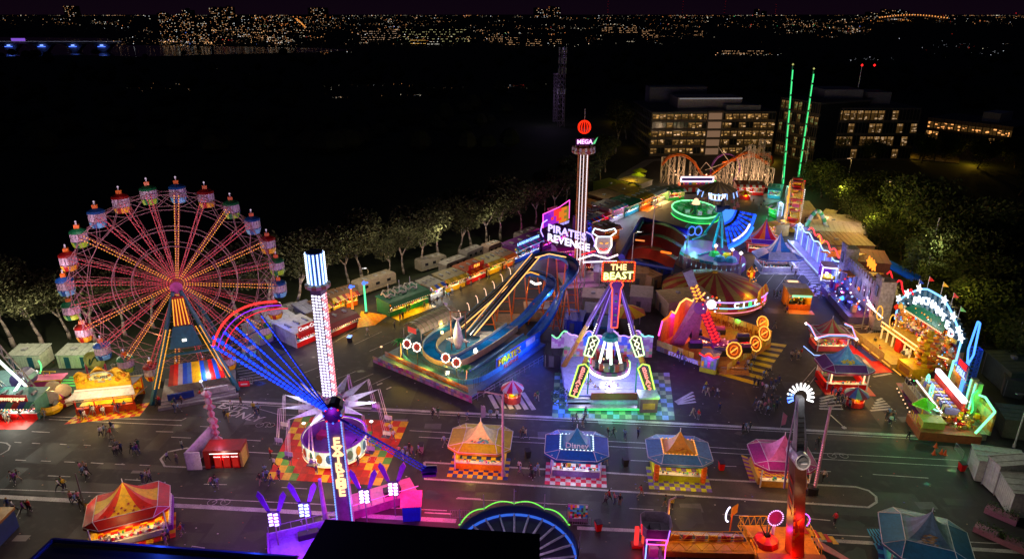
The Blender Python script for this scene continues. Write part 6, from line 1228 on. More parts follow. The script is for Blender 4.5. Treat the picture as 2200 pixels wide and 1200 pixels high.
o2,rz2,L2=FR((1502,797),(1537,805)); tt=T('pay_booth','small painted pay booth with a red neon roof line beside the orange ride','booth',o2,rz2); mb=MB(); mb.box(0,0,.0,L2,2.4,.8,c(.5,.5,.1,.5)); mb.box(.1,.1,.8,L2-.1,2.3,3.0,c(.2,.3,.45,.5)); [mb.box(.2+k*.5,.05,1.0+.4*(k%2),.6+k*.5,.1,2.0+.3*(k%2),R.choice(PRZ)) for k in range(int(L2/.5)-1)]; mb.build('cabin',tt); mb=MB(); mb.box(-.2,-.2,3.0,L2+.2,2.6,3.2,c(.3,.35,.5,.4)); mb.build('roof',tt); mb=MB(); mb.path([V((-.3,-.3,3.5)),V((L2*.25,-.35,3.1)),V((L2*.5,-.35,3.5)),V((L2*.8,-.35,3.1)),V((L2+.3,-.3,3.6))],.12,eR,5); mb.path([V((L2*.3,-.4,3.5)),V((L2*.5,-.4,3.9)),V((L2*.7,-.4,3.5))],.1,eO,5); mb.build('neon_crest',tt); lamp(o2+V((1,-1.2,2.6)),CM,200)
mat('striped_mat','yellow and dark striped mat round the orange ride',[(1535,802),(1628,828),(1690,740),(1650,735)],1,15,[c(.6,.5,.06,.5),c(.05,.04,.04,.6)])
o3,rz3,L3=FR((1545,804),(1610,806)); tt=T('entry_steps','lit steps and ramp in front of the orange ride','steps',o3,rz3); mb=MB(); [mb.box(0,k*.5,0,L3,3,.3+k*.22,c(.5,.25,.1,.5)) for k in range(4)]; mb.build('steps',tt); MB().path([V((.2,.3,1.2)),V((L3-.2,.3,1.2)),V((L3-.2,2.8,1.6))],.05,STL).build('railing',tt)
for p_,z,col,pw in ((P(1545,745),6,CO,2400),(P(1490,740),4,(1,.3,.6),1300),(P(1450,735),5,CM,900),(P(1600,755),5,CY,1300),(P(1430,730),5,(.7,.3,1),900),(P(1460,790),3,CP_,500),(P(1640,740),4,CY,700),(P(1590,815),3,CO,400),(P(1500,700),4,CO,1100),(P(1580,720),3,CG,250)): lamp(p_+V((0,0,z)),col,pw)
# ================================================================ CIRCUS CANOPY RIDE
o=P(1530,640); t=T('round_canopy_ride','large shallow red and yellow striped round canopy with blue neon front','carousel',o,0); rr=10.3; hc_=HT(1530,640,583)
mb=MB(); mb.lathe([(rr,hc_-3.6),(rr*.75,hc_-2.3),(.3,hc_-.1),(0,hc_)],32,[c(.22,.03,.03,.6),c(.26,.2,.07,.6)]); mb.build('canopy',t); mb=MB(); mb.lathe([(rr,hc_-4.5),(rr+.1,hc_-3.6)],32,[c(.4,.05,.04,.5),c(.5,.4,.1,.5)]); mb.build('canopy_rim',t)
mb=MB(); mb.tube((0,0,0),(0,0,hc_),.6,YEL); mb.lathe([(rr*.92,0),(rr*.92,.7),(0,.7)],32,c(.3,.15,.1,.5)); [mb.tube((rr*.85*cos(a),rr*.85*sin(a),.7),(rr*.85*cos(a),rr*.85*sin(a),hc_-3.6),.08,YEL,5) for a in [k*pi/8 for k in range(16)]]; mb.build('platform',t)
mb=MB(); 
for z,r2,em in ((hc_-3.6,rr*1.0,e(.3,.7,1,2.2)),(hc_-2.3,rr*1.02,e(.7,.4,1,2.0))): mb.path([V((r2*cos(a),r2*sin(a)-.4,z)) for a in [radians(-108+k*7) for k in range(12)]],.13,em,5)
mb.path([V((rr*cos(a),rr*sin(a)-.3,hc_-4.6)) for a in [radians(-105+k*7) for k in range(12)]],.1,ePK,5); mb.build('front_neon',t,kind='stuff')
mb=MB(); 
for j,ch in enumerate('CIRCUS'): a=radians(-83+j*8); mb.text(ch,1.5,[e(1,1,1,2.2),eW,eG,eW,eR,eM][j],(rr*1.05*cos(a),rr*1.05*sin(a)-.3,hc_-3.3),(cos(a+pi/2),sin(a+pi/2),0))
mb.build('neon_lettering',t); mb=MB(); mb.slab([(5.5,-9.6,hc_-2.8),(6.6,-9.6,hc_-2.8),(6.1,-9.6,hc_-.2)],(0,.2,0),YEL); mb.build('small_pennant',t)
mb=MB(); [mb.lathe([(.3,0),(.7,1.2),(.5,2.6),(.75,3.4),(.3,4.4),(0,4.8)],8,[YEL,ORG],(rr*.98*cos(a),rr*.98*sin(a),.5)) for a in (radians(-42),radians(-30))]; mb.build('yellow_figures',t)
for k in range(10):
    a=2*pi*k/10; x,y=6.8*cos(a),6.8*sin(a); m_=MB(); m_.box(x-.8,y-.5,1.2,x+.8,y+.5,1.8,PRZ[k%8]); m_.box(x-.7,y+.3,1.8,x+.7,y+.5,2.5,PRZ[(k+3)%8]); m_.build('ride_car',t)
for x,y,z,col,pw in ((0,-6,3,CO,900),(5,-7,4,CY,700),(-2,-11,4,(.5,.6,1),500),(0,3,14,(1,.8,.5),420),(-9,-6,8,(1,.7,.4),380)): lamp(o+V((x,y,z)),col,pw)
q=P(1606,640); t=T('jester_pole','tall jester figure on a pole with yellow bulbs by the striped canopy','figure',q); h=HT(1606,640,572); mb=MB(); mb.tube((0,0,0),(0,0,h-2),.12,YEL); mb.lathe([(.2,0),(.8,.6),(.9,1.6),(.3,2.4),(0,2.8)],9,[YEL,RED],(0,0,h-2.6)); mb.slab([(0,0,h-3.5),(2.2,0,h-4.5),(1.8,0,h-5.4),(0,0,h-4.5)],(0,.2,0),ORG); mb.build('figure',t); mb=MB(); [mb.bulb((R.uniform(-1,1),-.9,h-R.uniform(0,3)),.15,eY) for _ in range(14)]; mb.build('bulbs',t,kind='stuff'); lamp(q+V((0,-2,5)),CY,300)
# trucks and huts behind the pendulum
TB=[('long pale truck behind the orange neon',(1408,662),(1434,690),3.8,9,BEI,14),('white trailer box right behind the pendulum arm',(1352,668),(1398,672),3.2,5,c(.35,.3,.32,.6),0),('stacked brown container behind the pendulum',(1352,618),(1392,620),3.4,6,TAN,0),('tan container beside the pirate mast',(1250,668),(1310,672),3.0,4,c(.35,.28,.22,.6),0),('long low shed between the drop tower and the pendulum',(1255,700),(1330,705),2.8,4,c(.2,.18,.2,.6),0),('blue covered trailer left of the painted backdrop',(1212,716),(1250,720),2.8,4,DBL,0),('teal lit shed behind the painted backdrop',(1275,728),(1320,732),2.6,4,c(.05,.15,.25,.6),0),('grey shed under the name board',(1275,612),(1318,614),3.0,6,c(.3,.28,.32,.6),0),('blue tarpaulin trailer behind the round platform',(1405,600),(1448,585),3.4,6,c(.04,.06,.25,.6),0),('small brown hut with a lit window by the dodgem roof',(1398,625),(1420,618),3,4,TAN,0),('dark generator box left of the painted backdrop',(1168,788),(1204,792),2.4,3,BLK,0)]
for lb,a,b,h,dp,cl_,_ in TB: cabin(lb,a,b,h,dp,cl_,cl_,(.3,) ,DGY,'trailer','trailer','trailers parked behind the big rides')
q=P(1345,700); t=T('striped_canopy','yellow and red striped canopy right behind the pendulum arm','canopy',q,.3); mb=MB(); mb.lathe([(3.6,3),(2.6,3.4),(.2,4.4),(0,4.4)],8,[c(.5,.4,.08,.5),c(.35,.05,.04,.5)],(0,0,0)); mb.build('roof',t); mb=MB(); [mb.tube((2.8*cos(a),2.8*sin(a),0),(2.8*cos(a),2.8*sin(a),3),.07,WHT,4) for a in (0,1.57,3.14,4.71)]; mb.build('posts',t)
lamp(P(1345,690)+V((0,-2,8)),WARM,700); lamp(P(1290,660)+V((0,0,7)),(.8,.6,.9),700); lamp(P(1420,640)+V((-4,0,9)),(1,.8,.6),700); lamp(P(1255,720)+V((0,-2,5)),CB,600); lamp(P(1300,600)+V((0,-3,7)),(.8,.7,1),700)
# ================================================================ DODGEM ROOF
t=T('dodgem_hall','wide dark red sagging roof with orange lit folds and a blue inflatable edge','ride hall',P(1395,560),0); c4=[P(1335,560,4),P(1445,580,4),P(1478,505,4),P(1380,478,5)]
mb=MB(); n=10
for i in range(n):
    for k in range(6):
        f_=lambda u,v: (c4[0].lerp(c4[1],u)).lerp(c4[3].lerp(c4[2],u),v)+V((0,0,.8*abs(sin(v*pi*3))+1.5*sin(u*pi)))
        u,v=i/n,k/6; mb.add([f_(u,v),f_(u+1/n,v),f_(u+1/n,v+1/6),f_(u,v+1/6)],[(0,1,2,3)],[c(.2,.03,.02,.6),c(.14,.06,.02,.6)][k%2])
mb.build('roof',t,world=True); mb=MB(); e_=[c4[0],c4[3],c4[3].lerp(c4[2],.5),c4[2]]; mb.path([p+V((0,0,.8)) for p in e_],.8,c(.05,.05,.25,.5),8); mb.path([c4[0]+V((0,0,.2)),c4[1]+V((0,0,.2))],.4,DBL,6); mb.build('inflatable_edge',t,world=True)
mb=MB(); [mb.tube((p.x,p.y,0),p,.2,DGY) for p in c4]; mb.tube(P(1420,540,6.2),P(1442,544,6.2),.25,eO,5); mb.tube(P(1365,515,6.5),P(1385,517,6.5),.2,e(1,.4,.1,1),5); mb.build('posts_and_lamps',t,world=True)
lamp(P(1420,540,8),CO,330); lamp(P(1390,510,8.5),CR,330); lamp(P(1370,545,8),(1,.5,.3),260); lamp(P(1345,505)+V((0,-3,7)),CB,500)
o,rz,L=FR((1358,560),(1395,565)); t=T('game_stall','gold bulb framed stall to the right of the name board','stall',o,rz); mb=MB(); mb.box(0,0,0,L,3,2.8,TAN); mb.box(.5,-.1,.8,L*.5,0,2.2,e(1,.7,.4,1.2)); mb.build('walls',t); mb=MB(); [mb.path([V((x,-.3,3)),V((x+1.2,-.3,3.8)),V((x+2.4,-.3,3))],.1,eY,4) for x in (0,2.6,5.2)]; mb.build('gold_frames',t); lamp(o+V((2,-2,4)),CY,900)
# ================================================================ GREEN DISC RIDE
o=P(1490,488); hd_=HT(1490,488,450); t=T('tilting_disc_ride','tilted green lit disc ride with a bright rim and spokes','thrill ride',o,0); rr=6.3
def tl(x,y,z=0): # tilted towards the left front
    return V((x,y,hd_+z-x*.05+y*.12))
mb=MB()
for i in range(36):
    a,b=2*pi*i/36,2*pi*(i+1)/36
    mb.add([tl(rr*cos(a),rr*sin(a)),tl(rr*cos(b),rr*sin(b)),tl(rr*.35*cos(b),rr*.35*sin(b),-.6),tl(rr*.35*cos(a),rr*.35*sin(a),-.6)],[(0,1,2,3)],[c(.03,.3,.1,.5),c(.3,.4,.35,.5)][(i//2)%2])
    mb.add([tl(rr*cos(a),rr*sin(a),-1.4),tl(rr*cos(b),rr*sin(b),-1.4),tl(rr*cos(b),rr*sin(b)),tl(rr*cos(a),rr*sin(a))],[(0,1,2,3)],c(.03,.4,.1,.5))
mb.build('disc',t); mb=MB(); mb.path([tl(rr*cos(k*pi/20),rr*sin(k*pi/20),.15) for k in range(40)],.2,e(.3,1,.5,2.0),5,True); mb.path([tl(rr*1.04*cos(k*pi/20),rr*1.04*sin(k*pi/20),-1.3) for k in range(20,40)],.12,e(.1,1,.25,1.4),5); mb.build('rim_light',t)
for i in range(12): a=i*pi/6; mb=MB(); mb.tube(tl(1.5*cos(a),1.5*sin(a),.3),tl(rr*.95*cos(a),rr*.95*sin(a),.3),.12,c(.05,.4,.15,.5),5); mb.build('spoke',t)
mb=MB(); mb.tube((0,0,0),(0,0,hd_+2.6),.6,c(.02,.15,.1,.5)); mb.lathe([(1.2,0),(.5,1.4),(0,1.6)],8,eWW,(0,0,hd_+1.6)); mb.lathe([(2.4,0),(1,1.6),(.6,1.7)],8,c(.02,.2,.12,.5)); mb.build('centre_column',t)
for i in range(8): a=i*pi/4; mb=MB(); mb.box(4.2*cos(a)-.6,4.2*sin(a)-.6,hd_-.3,4.2*cos(a)+.6,4.2*sin(a)+.6,hd_+.9,c(.5,.55,.5,.5)); mb.build('ride_car',t)
for x,y,z,pw in ((0,-5,hd_+5,2200),(-6,2,hd_+4,900),(5,3,hd_+5,900),(0,-9,2,500)): lamp(o+V((x,y,z)),CG,pw)
lamp(o+V((0,-12,5)),WARM,900)
# ================================================================ WAVE SWINGER
o=P(1537,452); hw_=HT(1537,452,390); t=T('chair_swing_ride','dark striped pleated swing ride canopy with blue lit arms underneath','swing ride',o,0); rr=5.6
mb=MB(); mb.lathe([(rr,hw_-2.3),(rr*.6,hw_-1.2),(.6,hw_-.2),(0,hw_)],36,[c(.16,.11,.05,.6),c(.06,.04,.03,.6)]); mb.build('canopy',t); mb=MB(); mb.lathe([(.9,0),(.9,hw_-5.5),(1.5,hw_-5.2),(1.5,hw_-3.5),(1.2,hw_-2)],14,[c(.3,.2,.08,.5),c(.15,.1,.05,.5)]); mb.build('column',t)
mb=MB(); [mb.tube((2.1*cos(k*pi/6),2.1*sin(k*pi/6),hw_-5.0),(2.4*cos(k*pi/6),2.4*sin(k*pi/6),hw_-3.6),.2,eW,5) for k in range(12)]; [mb.path([V((r_*cos(k*pi/9),r_*sin(k*pi/9),z)) for k in range(18)],.16,e(.4,.65,1,2.4),5,True) for r_,z in ((2.1,hw_-5.1),(2.4,hw_-3.5))]; mb.build('light_crown',t)
for k in range(14):
    a=2*pi*k/14; p=V((rr*.96*cos(a),rr*.96*sin(a),hw_-2.4)); mb=MB(); mb.tube(p,p+V((cos(a)*.5,sin(a)*.5,-1.6)),.15,e(.35,.6,1,2.0),5); mb.build('arm_light',t)
    mb=MB(); q=p+V((cos(a)*1.0,sin(a)*1.0,-4.2)); mb.tube(p,q,.04,GRY,3); mb.box(q.x-.4,q.y-.4,q.z-.5,q.x+.4,q.y+.4,q.z+.3,c(.3,.1,.1,.5)); mb.build('hanging_chair',t)
lamp(o+V((0,-4.5,hw_-5)),CB,900); lamp(o+V((0,-7,hw_-1)),WARM,260); lamp(o+V((0,-8,3)),CO,900)
# ================================================================ BLUE PENDULUM RIDE with round fence
o=P(1530,545); t=T('swinging_fan_ride','turquoise legged swinging ride with a huge blue lit fan-shaped gondola, on a round platform','thrill ride',o,0)
ap=V((P(1541,545).x,o.y,HT(1541,545,448))); ap=ap-o
TQ=c(.08,.4,.5,.35)
for px,py in ((1518,545-42),(1531,534),(1551,534),(1538,508)):
    f_=P(px-(8 if px<1530 else 0),py+4)-o; mb=MB(); mb.tube(f_,ap,.36,TQ,6,.25); g_=f_+V((0,-.35,0)); mb.tube(g_.lerp(ap,.04),g_.lerp(ap,.96),.1,e(.2,.8,1,1.1),4); mb.build('leg',t)
mb=MB(); [mb.tube(P(*a,1)-o,P(*b,1)-o,.22,TQ,5) for a,b in (((1488,515),(1518,502)),((1540,505),(1560,518)),((1500,548),(1525,540)),((1552,540),(1580,556)))]; split_build(mb,'ground_stay',t)
mb=MB(); mb.tube(ap+V((-1.6,0,0)),ap+V((1.6,0,0)),.9,c(.02,.04,.12,.4),10); mb.lathe([(.8,0),(.3,2.4),(0,2.6)],8,BLK,ap); mb.build('axle',t)
# fan: blurred light of the swinging arm, built as solid ribs and rim
fan=[]
for k in range(9):
    u=k/8; px=1622+(1565-1622)*u+ (8*sin(u*pi)); py=462+(528-462)*u+10*sin(u*pi); z=10.5-6.5*u
    fan.append(P(px,py,z)-o)
eF1,eF2,eF3=e(.02,.13,1,1.35),e(.01,.05,.8,1.1),e(.1,.4,1,1.3)
for k,q in enumerate(fan):
    mb=MB(); mb.tube(ap,q,.16,DBL,5); s0=ap+(q-ap)*.06
    for j in range(5): a,b=ap.lerp(q,.08+j*.074),ap.lerp(q,.08+(j+.92)*.074); mb.tube(a+V((0,-.3,.1)),b+V((0,-.3,.1)),.24,eF3 if j<4 else eF1,4)
    for j in range(8): a,b=ap.lerp(q,.52+j*.058),ap.lerp(q,.52+(j+.75)*.058); mb.tube(a+V((0,-.3,.1)),b+V((0,-.3,.1)),.3,[eF2,eF1,eF1][(j+k)%3],5)
    mb.build('blur_rib',t)
mb=MB(); mb.path(fan,.4,e(.03,.18,1,1.5),6); mb.path([ap.lerp(q,1.06)+V((0,-.2,0)) for q in fan[2:]],.3,e(.06,.4,1,1.4),6); mb.path([ap.lerp(q,.93)+V((0,-.5,.3)) for q in fan[2:8]],.25,e(.9,.75,.9,1.8),5); mb.path([ap.lerp(q,.49) for q in fan],.5,BLK,6); mb.build('blur_rim',t)
mb=MB(); rr=8.4; SY=1.45; ms=[c(.25,.2,.35,.5),c(.3,.28,.3,.5),c(.2,.2,.3,.5)]; ctr=P(1520,556)-o
mb.lathe([(rr,0),(rr,.9),(0,.9)],32,c(.16,.07,.25,.5),ctr,1,SY); mb.build('round_platform',t)
mb=MB()
for k in range(26):
    a,b=radians(120+k*7),radians(120+k*7+6.4); p,q=ctr+V((rr*1.05*cos(a),rr*1.05*sin(a)*SY,0)),ctr+V((rr*1.05*cos(b),rr*1.05*sin(b)*SY,0)); mb.slab([p,q,q+V((0,0,3.0)),p+V((0,0,3.0))],(.05*cos(a),.05*sin(a),0),[c(.18,.15,.2,.5),c(.3,.26,.26,.5)][k%2])
mb.build('panel_fence',t); mb=MB(); rr*=.97
for k in range(18):
    a,b=radians(130+k*7),radians(130+k*7+6.6); p,q=ctr+V((rr*cos(a),rr*sin(a)*SY,.9)),ctr+V((rr*cos(b),rr*sin(b)*SY,.9)); mb.slab([p,q,q+V((0,0,2.4)),p+V((0,0,2.4))],(-.05*cos(a),-.05*sin(a),0),R.choice((e(.1,.6,.6,.5),c(.3,.5,.3,.5),e(.15,.55,.5,.35),c(.5,.5,.3,.5),c(.1,.35,.5,.5))))  # some panels have a glow put into their colour to look lit
mb.build('glowing_sea_panels',t); mb=MB(); mb.path([ctr+V((rr*cos(radians(a)),rr*SY*sin(radians(a))+.1,3.4+.4*sin(a*.15))) for a in range(110,196,6)],.26,e(.4,1,1,1.8),5); mb.path([ctr+V((rr*cos(radians(a)),rr*SY*sin(radians(a))-.2,1.6)) for a in range(215,325,8)],.2,e(.5,.9,1,1.6),5); mb.build('edge_neon',t)
for x,y in ((1484,506),(1498,506),(1470,512)): 
    p=P(x,y+12)-o; mb=MB(); mb.path([p+V((.9*cos(a),0,2.8+1.2*sin(a))) for a in [k*pi/5 for k in range(10)]],.12,eB,4,True); mb.build('neon_figure',t)
for px,pb,yt,m_ in ((1535,556,532,ORG),(1570,566,540,ORG),(1588,576,548,c(.6,.2,.2,.5))):
    p=P(px,pb)-o; h=HT(px,pb,yt); mb=MB(); mb.tube(p,p+V((0,0,h)),.22,m_,6); mb.lathe([(0,-.5),(.5,0),(0,.5)],8,eW,p+V((0,0,h+.5))); mb.build('lit_post',t)
mb=MB(); [mb.lathe([(1.5,.9),(1.0,1.8),(0,2.2)],8,m_,P(x,y)-o) for x,y,m_ in ((1534,556,GRN),(1562,560,YEL),(1545,566,SKY),(1570,568,SKY))]; mb.build('small_roofs',t)
for p_,z,col,pw in ((P(1490,545),3,(.4,1,.95),4200),(P(1475,525),3,(.3,.9,1),2600),(P(1540,560),4,(.5,.9,1),1500),(P(1580,560),5,(.6,.5,1),1800),(P(1535,520),5,CP_,1800),(P(1605,500),6,CB,2600),(P(1590,470),8,CB,1400),(P(1470,545),5,CB,1200),(P(1465,580),4,(.6,.5,.8),500)): lamp(p_+V((0,0,z)),col,pw)

for lb,a,b,h,dp,rf,fr,col,pw,aw in [('violet lit stall right of the drop tower foot',(1262,560),(1312,566),3.4,5,c(.25,.15,.35,.5),PUR,(.6,.3,1),1500,[PUR,WHT]),
 ('magenta fringed stall under the white lettering',(1196,560),(1236,556),3.0,4,c(.3,.1,.3,.5),MAG,CM,1200,[MAG]),
 ('red fronted stall below the violet one by the drop tower',(1258,592),(1300,596),3.0,4,c(.25,.2,.3,.5),DRD,WARM,900,[DRD,OFF]),
 ('amber lit game van left of the dodgem roof',(1298,520),(1330,512),3.4,5,c(.2,.1,.06,.5),ORG,CO,1200,[ORG]),
 ('green trimmed stall behind the green disc ride',(1436,432),(1470,428),3.2,5,c(.1,.2,.12,.5),GRN,WARM,1500,[GRN,WHT]),
 ('long red and white stall at the foot of the rollercoaster, right half',(1580,418),(1640,420),3.2,5,c(.2,.06,.05,.5),RED,(1,.7,.6),1600,[RED,WHT]),
 ('small lit stall beside the short white tower',(1650,500),(1664,508),3.0,4,c(.3,.2,.1,.5),ORG,WARM,900,[YEL]),
 ('tiny glowing stall at the right foot of the edge-on wheel',(1706,508),(1722,514),3.0,4,c(.3,.3,.4,.5),SKY,(.8,.9,1),1200,[WHT,SKY])]:
    stall(lb,a,b,h,dp,rf,fr,col,pw,awn=aw,n=60)
LF_=.55
# ================================================================ ROLLERCOASTER
o=P(1540,392); t=T('rollercoaster','white scaffold rollercoaster with orange track and a purple vertical loop','rollercoaster',o,0)
def bq(px,pb,yt): p=P(px,pb); return V((p.x,p.y,HT(px,pb,yt)))
trk=smooth([bq(1418,400,352),bq(1435,398,334),bq(1460,396,331),(bq(1485,394,345)),bq(1505,394,372),bq(1520,394,377),bq(1545,393,358),bq(1575,393,336),bq(1600,392,326),bq(1625,391,338),bq(1650,390,352),bq(1655,375,340),bq(1640,368,330),bq(1600,368,336),bq(1550,370,350)],6)
mb=MB(); OT=c(.6,.16,.04,.45)
for s_ in (-.7,.7): mb.path([p+V((0,s_,0)) for p in trk],.16,OT,5)
mb.path([p-V((0,0,.6)) for p in trk],.22,OT,5)
for p in trk[::1]: mb.tube(p+V((0,-.7,0)),p+V((0,.7,0)),.09,OT,4)
mb.build('track',t)
for o_ in list(t.children): o_.location=-o
WS=c(.62,.5,.42,.5); n_=0
xs=[1424,1440,1460,1485,1500,1530,1548,1565,1585,1592,1606,1620,1628,1640,1652]
for i,x in enumerate(xs):
    cand=min(trk,key=lambda p: abs((p.x)-P(x,394).x)+(0 if p.y<P(x,380).y else 6)); h=cand.z-.6; p=P(x,392+ (i%3)*3); mb=MB()
    if x in (1606,): h=HT(x,394,312)
    mb.tower(p.x-o.x,p.y-o.y,0,h,1.7,.085,WS,max(2,int(h/3))); mb.build('support_tower',t)
for i in range(5):
    a=P(1426+i*44,394); b=P(1448+i*22,394); ha,hb_=R.uniform(5,14),R.uniform(2,5); mb=MB(); mb.tube((a.x-o.x,a.y-o.y+1,ha),(b.x-o.x,b.y-o.y+1,hb_),.1,WS,4); mb.tube((a.x-o.x,a.y-o.y+1,0),(b.x-o.x,b.y-o.y+1,ha),.1,WS,4); mb.build('brace',t)
for k in range(4): p=P(1600+k*14,382); h=R.uniform(8,16); mb=MB(); mb.tower(p.x-o.x,p.y-o.y,0,h,1.6,.1,WS,5); mb.build('support_tower',t)
lc=bq(1556,392,368)-o; mb=MB(); rl=5.2; [mb.path([lc+V((rl*cos(a)*.95,s_+a*.3,rl*sin(a)*1.15)) for a in [k*pi/14 for k in range(28)]],.17,c(.2,.06,.25,.4),5,True) for s_ in (-.6,.6)]; mb.build('loop',t)
mb=MB(); [mb.bulb((P(x,y).x-o.x,P(x,y).y-o.y,4),.35,eWW) for x,y in ((1450,400),(1480,400),(1515,400),(1570,400),(1600,400),(1640,400),(1448,392))]; mb.build('lamps',t)
q=P(1495,404); hh_=HT(1495,404,383); a=P(1461,404)-o; b=P(1530,404)-o; mb=MB(); mb.box(a.x,a.y-.2,hh_-1,b.x,a.y+.2,hh_+.5,c(.1,.08,.2,.5)); mb.path([V((a.x,a.y-.4,hh_-1)),V((b.x,a.y-.4,hh_-1)),V((b.x,a.y-.4,hh_+.5)),V((a.x,a.y-.4,hh_+.5))],.22,e(1,.75,1,2.4),5,True); mb.box(a.x,a.y,0,b.x,a.y+4,1.2,c(.4,.1,.08,.5)); [mb.box(a.x+k*1.4,a.y-.3,1.2,a.x+k*1.4+.9,a.y+.2,2.6,R.choice(PRZ)) for k in range(9)]; mb.tube((a.x,a.y,1),(a.x,a.y,hh_),.15,WS); mb.tube((b.x,a.y,1),(b.x,a.y,hh_),.15,WS); mb.build('station_sign',t)
o5,rz5,L5=FR((1440,412),(1660,412)); t5=T('striped_fence','low red and white striped fence along the foot of the rollercoaster','fence',o5,rz5); mb=MB(); n=int(L5/1.2)
for k in range(n): mb.box(k*1.2,0,0,k*1.2+1.15,.12,1.3,[RED,WHT][k%2])
mb.build('panels',t5); MB().box(0,.14,0,L5,.2,1.1,GRY).build('rail',t5)
for px,pw in ((1450,5500),(1490,4500),(1540,4500),(1590,5500),(1635,5500)): lamp(P(px,404)+V((0,0,3.5)),(1,.68,.45),pw*1.3)
lamp(P(1560,372)+V((0,0,5)),(1,.6,.35),2500); lamp(P(1610,372)+V((0,0,5)),(1,.6,.35),2500); lamp(P(1460,374)+V((0,0,5)),(1,.6,.35),2500)
o6,rz6,L6=FR((1335,395),(1400,345)); 
# ================================================================ GREEN CATAPULT POLES
for px,pb,yt,lb in ((1679,413,143,'left one of two very tall green neon poles'),(1711,405,152,'right one of two very tall green neon poles, leaning outwards')):
    a=P(px,pb); pt_=P(px,pb,0); h=HT(px,pb,yt); tipx={1679:1703,1711:1748}[px]; k=(600-yt)/FO; dep=a.y*CP-(h-CH)*SP; X=(tipx-1100)/FO*dep
    t=T('neon_pole',lb,'neon pole',a,0,'green neon poles of the catapult ride'); tip=V((X-a.x,0,h)); mb=MB(); mb.tube((0,0,0),tip,.22,c(.05,.3,.15,.4),6); mb.build('mast',t); mb=MB()
    for s_ in (0,): mb.tube(V((0,-.5,3)),tip+V((0,-.5,-1)),.17,e(.1,1,.4,1.3),6)
    for j in range(1,9): mb.tube(tip*(j/9)+V((0,-.55,0)),tip*(j/9)+V((0,-.55,.6)),.2,c(.03,.2,.1,.4),6)
    mb.build('green_light',t); MB().bulb(tip+V((0,0,.6)),.35,e(.7,.7,.3,.8)).build('tip_lamp',t); lamp(a+V((0,-4,6)),CG,700)
lamp(P(1690,425)+V((0,0,5)),(.5,1,.7),1500)
# ================================================================ EDGE-ON WHEEL
o=P(1698,490); hh_=HT(1698,490,385)/2; t=T('gondola_wheel','small wheel seen edge-on with stacked red and yellow gondolas','ferris wheel',o,radians(71)); rr=hh_*.93; 
for k in range(14):
    a=2*pi*k/14+.1; q=V((rr*cos(a),0,hh_+rr*sin(a))); mb=MB(); mb.box(q.x-.9,q.y-.9,q.z-1.3,q.x+.9,q.y+.9,q.z-.4,[RED,YEL][k%2]); mb.box(q.x-.9,q.y-1.2,q.z+.5,q.x+.9,q.y+1.2,q.z+.8,[c(.5,.02,.03,.4),RED][k%2]); [mb.tube((q.x+i,q.y+j,q.z-.4),(q.x+i,q.y+j,q.z+.5),.06,YEL,4) for i in (-.8,.8) for j in (-1.1,1.1)]; mb.build('gondola',t)
    mb=MB(); [mb.tube((0,s_*1.5,hh_),(q.x,s_*1.5,q.z),.1,c(.6,.4,.1,.5),4) for s_ in (-1,1)]; mb.bulbs((0,1.65,hh_),(q.x,1.65,q.z),9,.17,eY); mb.build('spoke',t)
mb=MB(); [mb.path([V((rr*cos(a),s_*1.6,hh_+rr*sin(a))) for a in [k*pi/14 for k in range(28)]],.12,c(.7,.6,.5,.5),4,True) for s_ in (-1,1)]; mb.bulbs((rr*.0,-1.8,hh_),(0,-1.8,hh_*2),10,.2,eR)
[mb.tube((x,s_*2,0),(0,s_*1.8,hh_),.25,WHT,5) for x in (-4,4) for s_ in (-1,1)]; mb.build('rim_and_legs',t)
lamp(o+V((-4,-4,5)),WARM,2200); lamp(o+V((-3,-3,hh_*1.5)),CR,900); lamp(o+V((3,-5,10)),WARM,800)
mb=MB(); [mb.bulbs((sx*2.2,-2,1),(sx*2.0,-2,hh_*2-2),22,.16,[eW,eY,eR][sx+1]) for sx in (-1,)]; ob=mb.build('edge_bulbs',t)
def small_tower(px,pb,yt,lb,ms,em,wd=1.2):
    a=P(px,pb); h=HT(px,pb,yt); t=T('light_tower',lb,'ride tower',a); mb=MB(); mb.tower(0,0,0,h,wd,.1,ms,6); mb.box(-wd*.4,-wd*.4,0,wd*.4,wd*.4,h*.5,ms); mb.build('frame',t); mb=MB(); mb.bulbs((-wd/2,-wd/2-.1,1),(-wd/2,-wd/2-.1,h),12,.18,em); mb.bulbs((wd/2,-wd/2-.1,1),(wd/2,-wd/2-.1,h),12,.18,em); mb.lathe([(0,-.5),(.6,0),(0,.5)],8,em,(0,0,h)); mb.build('bulbs',t); return a
a=small_tower(1672,470,436,'short white and blue lit tower left of the edge-on wheel',WHT,e(.5,.8,1,2.2)); lamp(a+V((0,-2,5)),(.7,.85,1),1200)
a=small_tower(1712,520,482,'sparkling blue-white tower at the start of the blue facade',c(.3,.4,.6,.5),e(.7,.8,1,2.4)); lamp(a+V((-1,-2,5)),(.6,.7,1),1800)
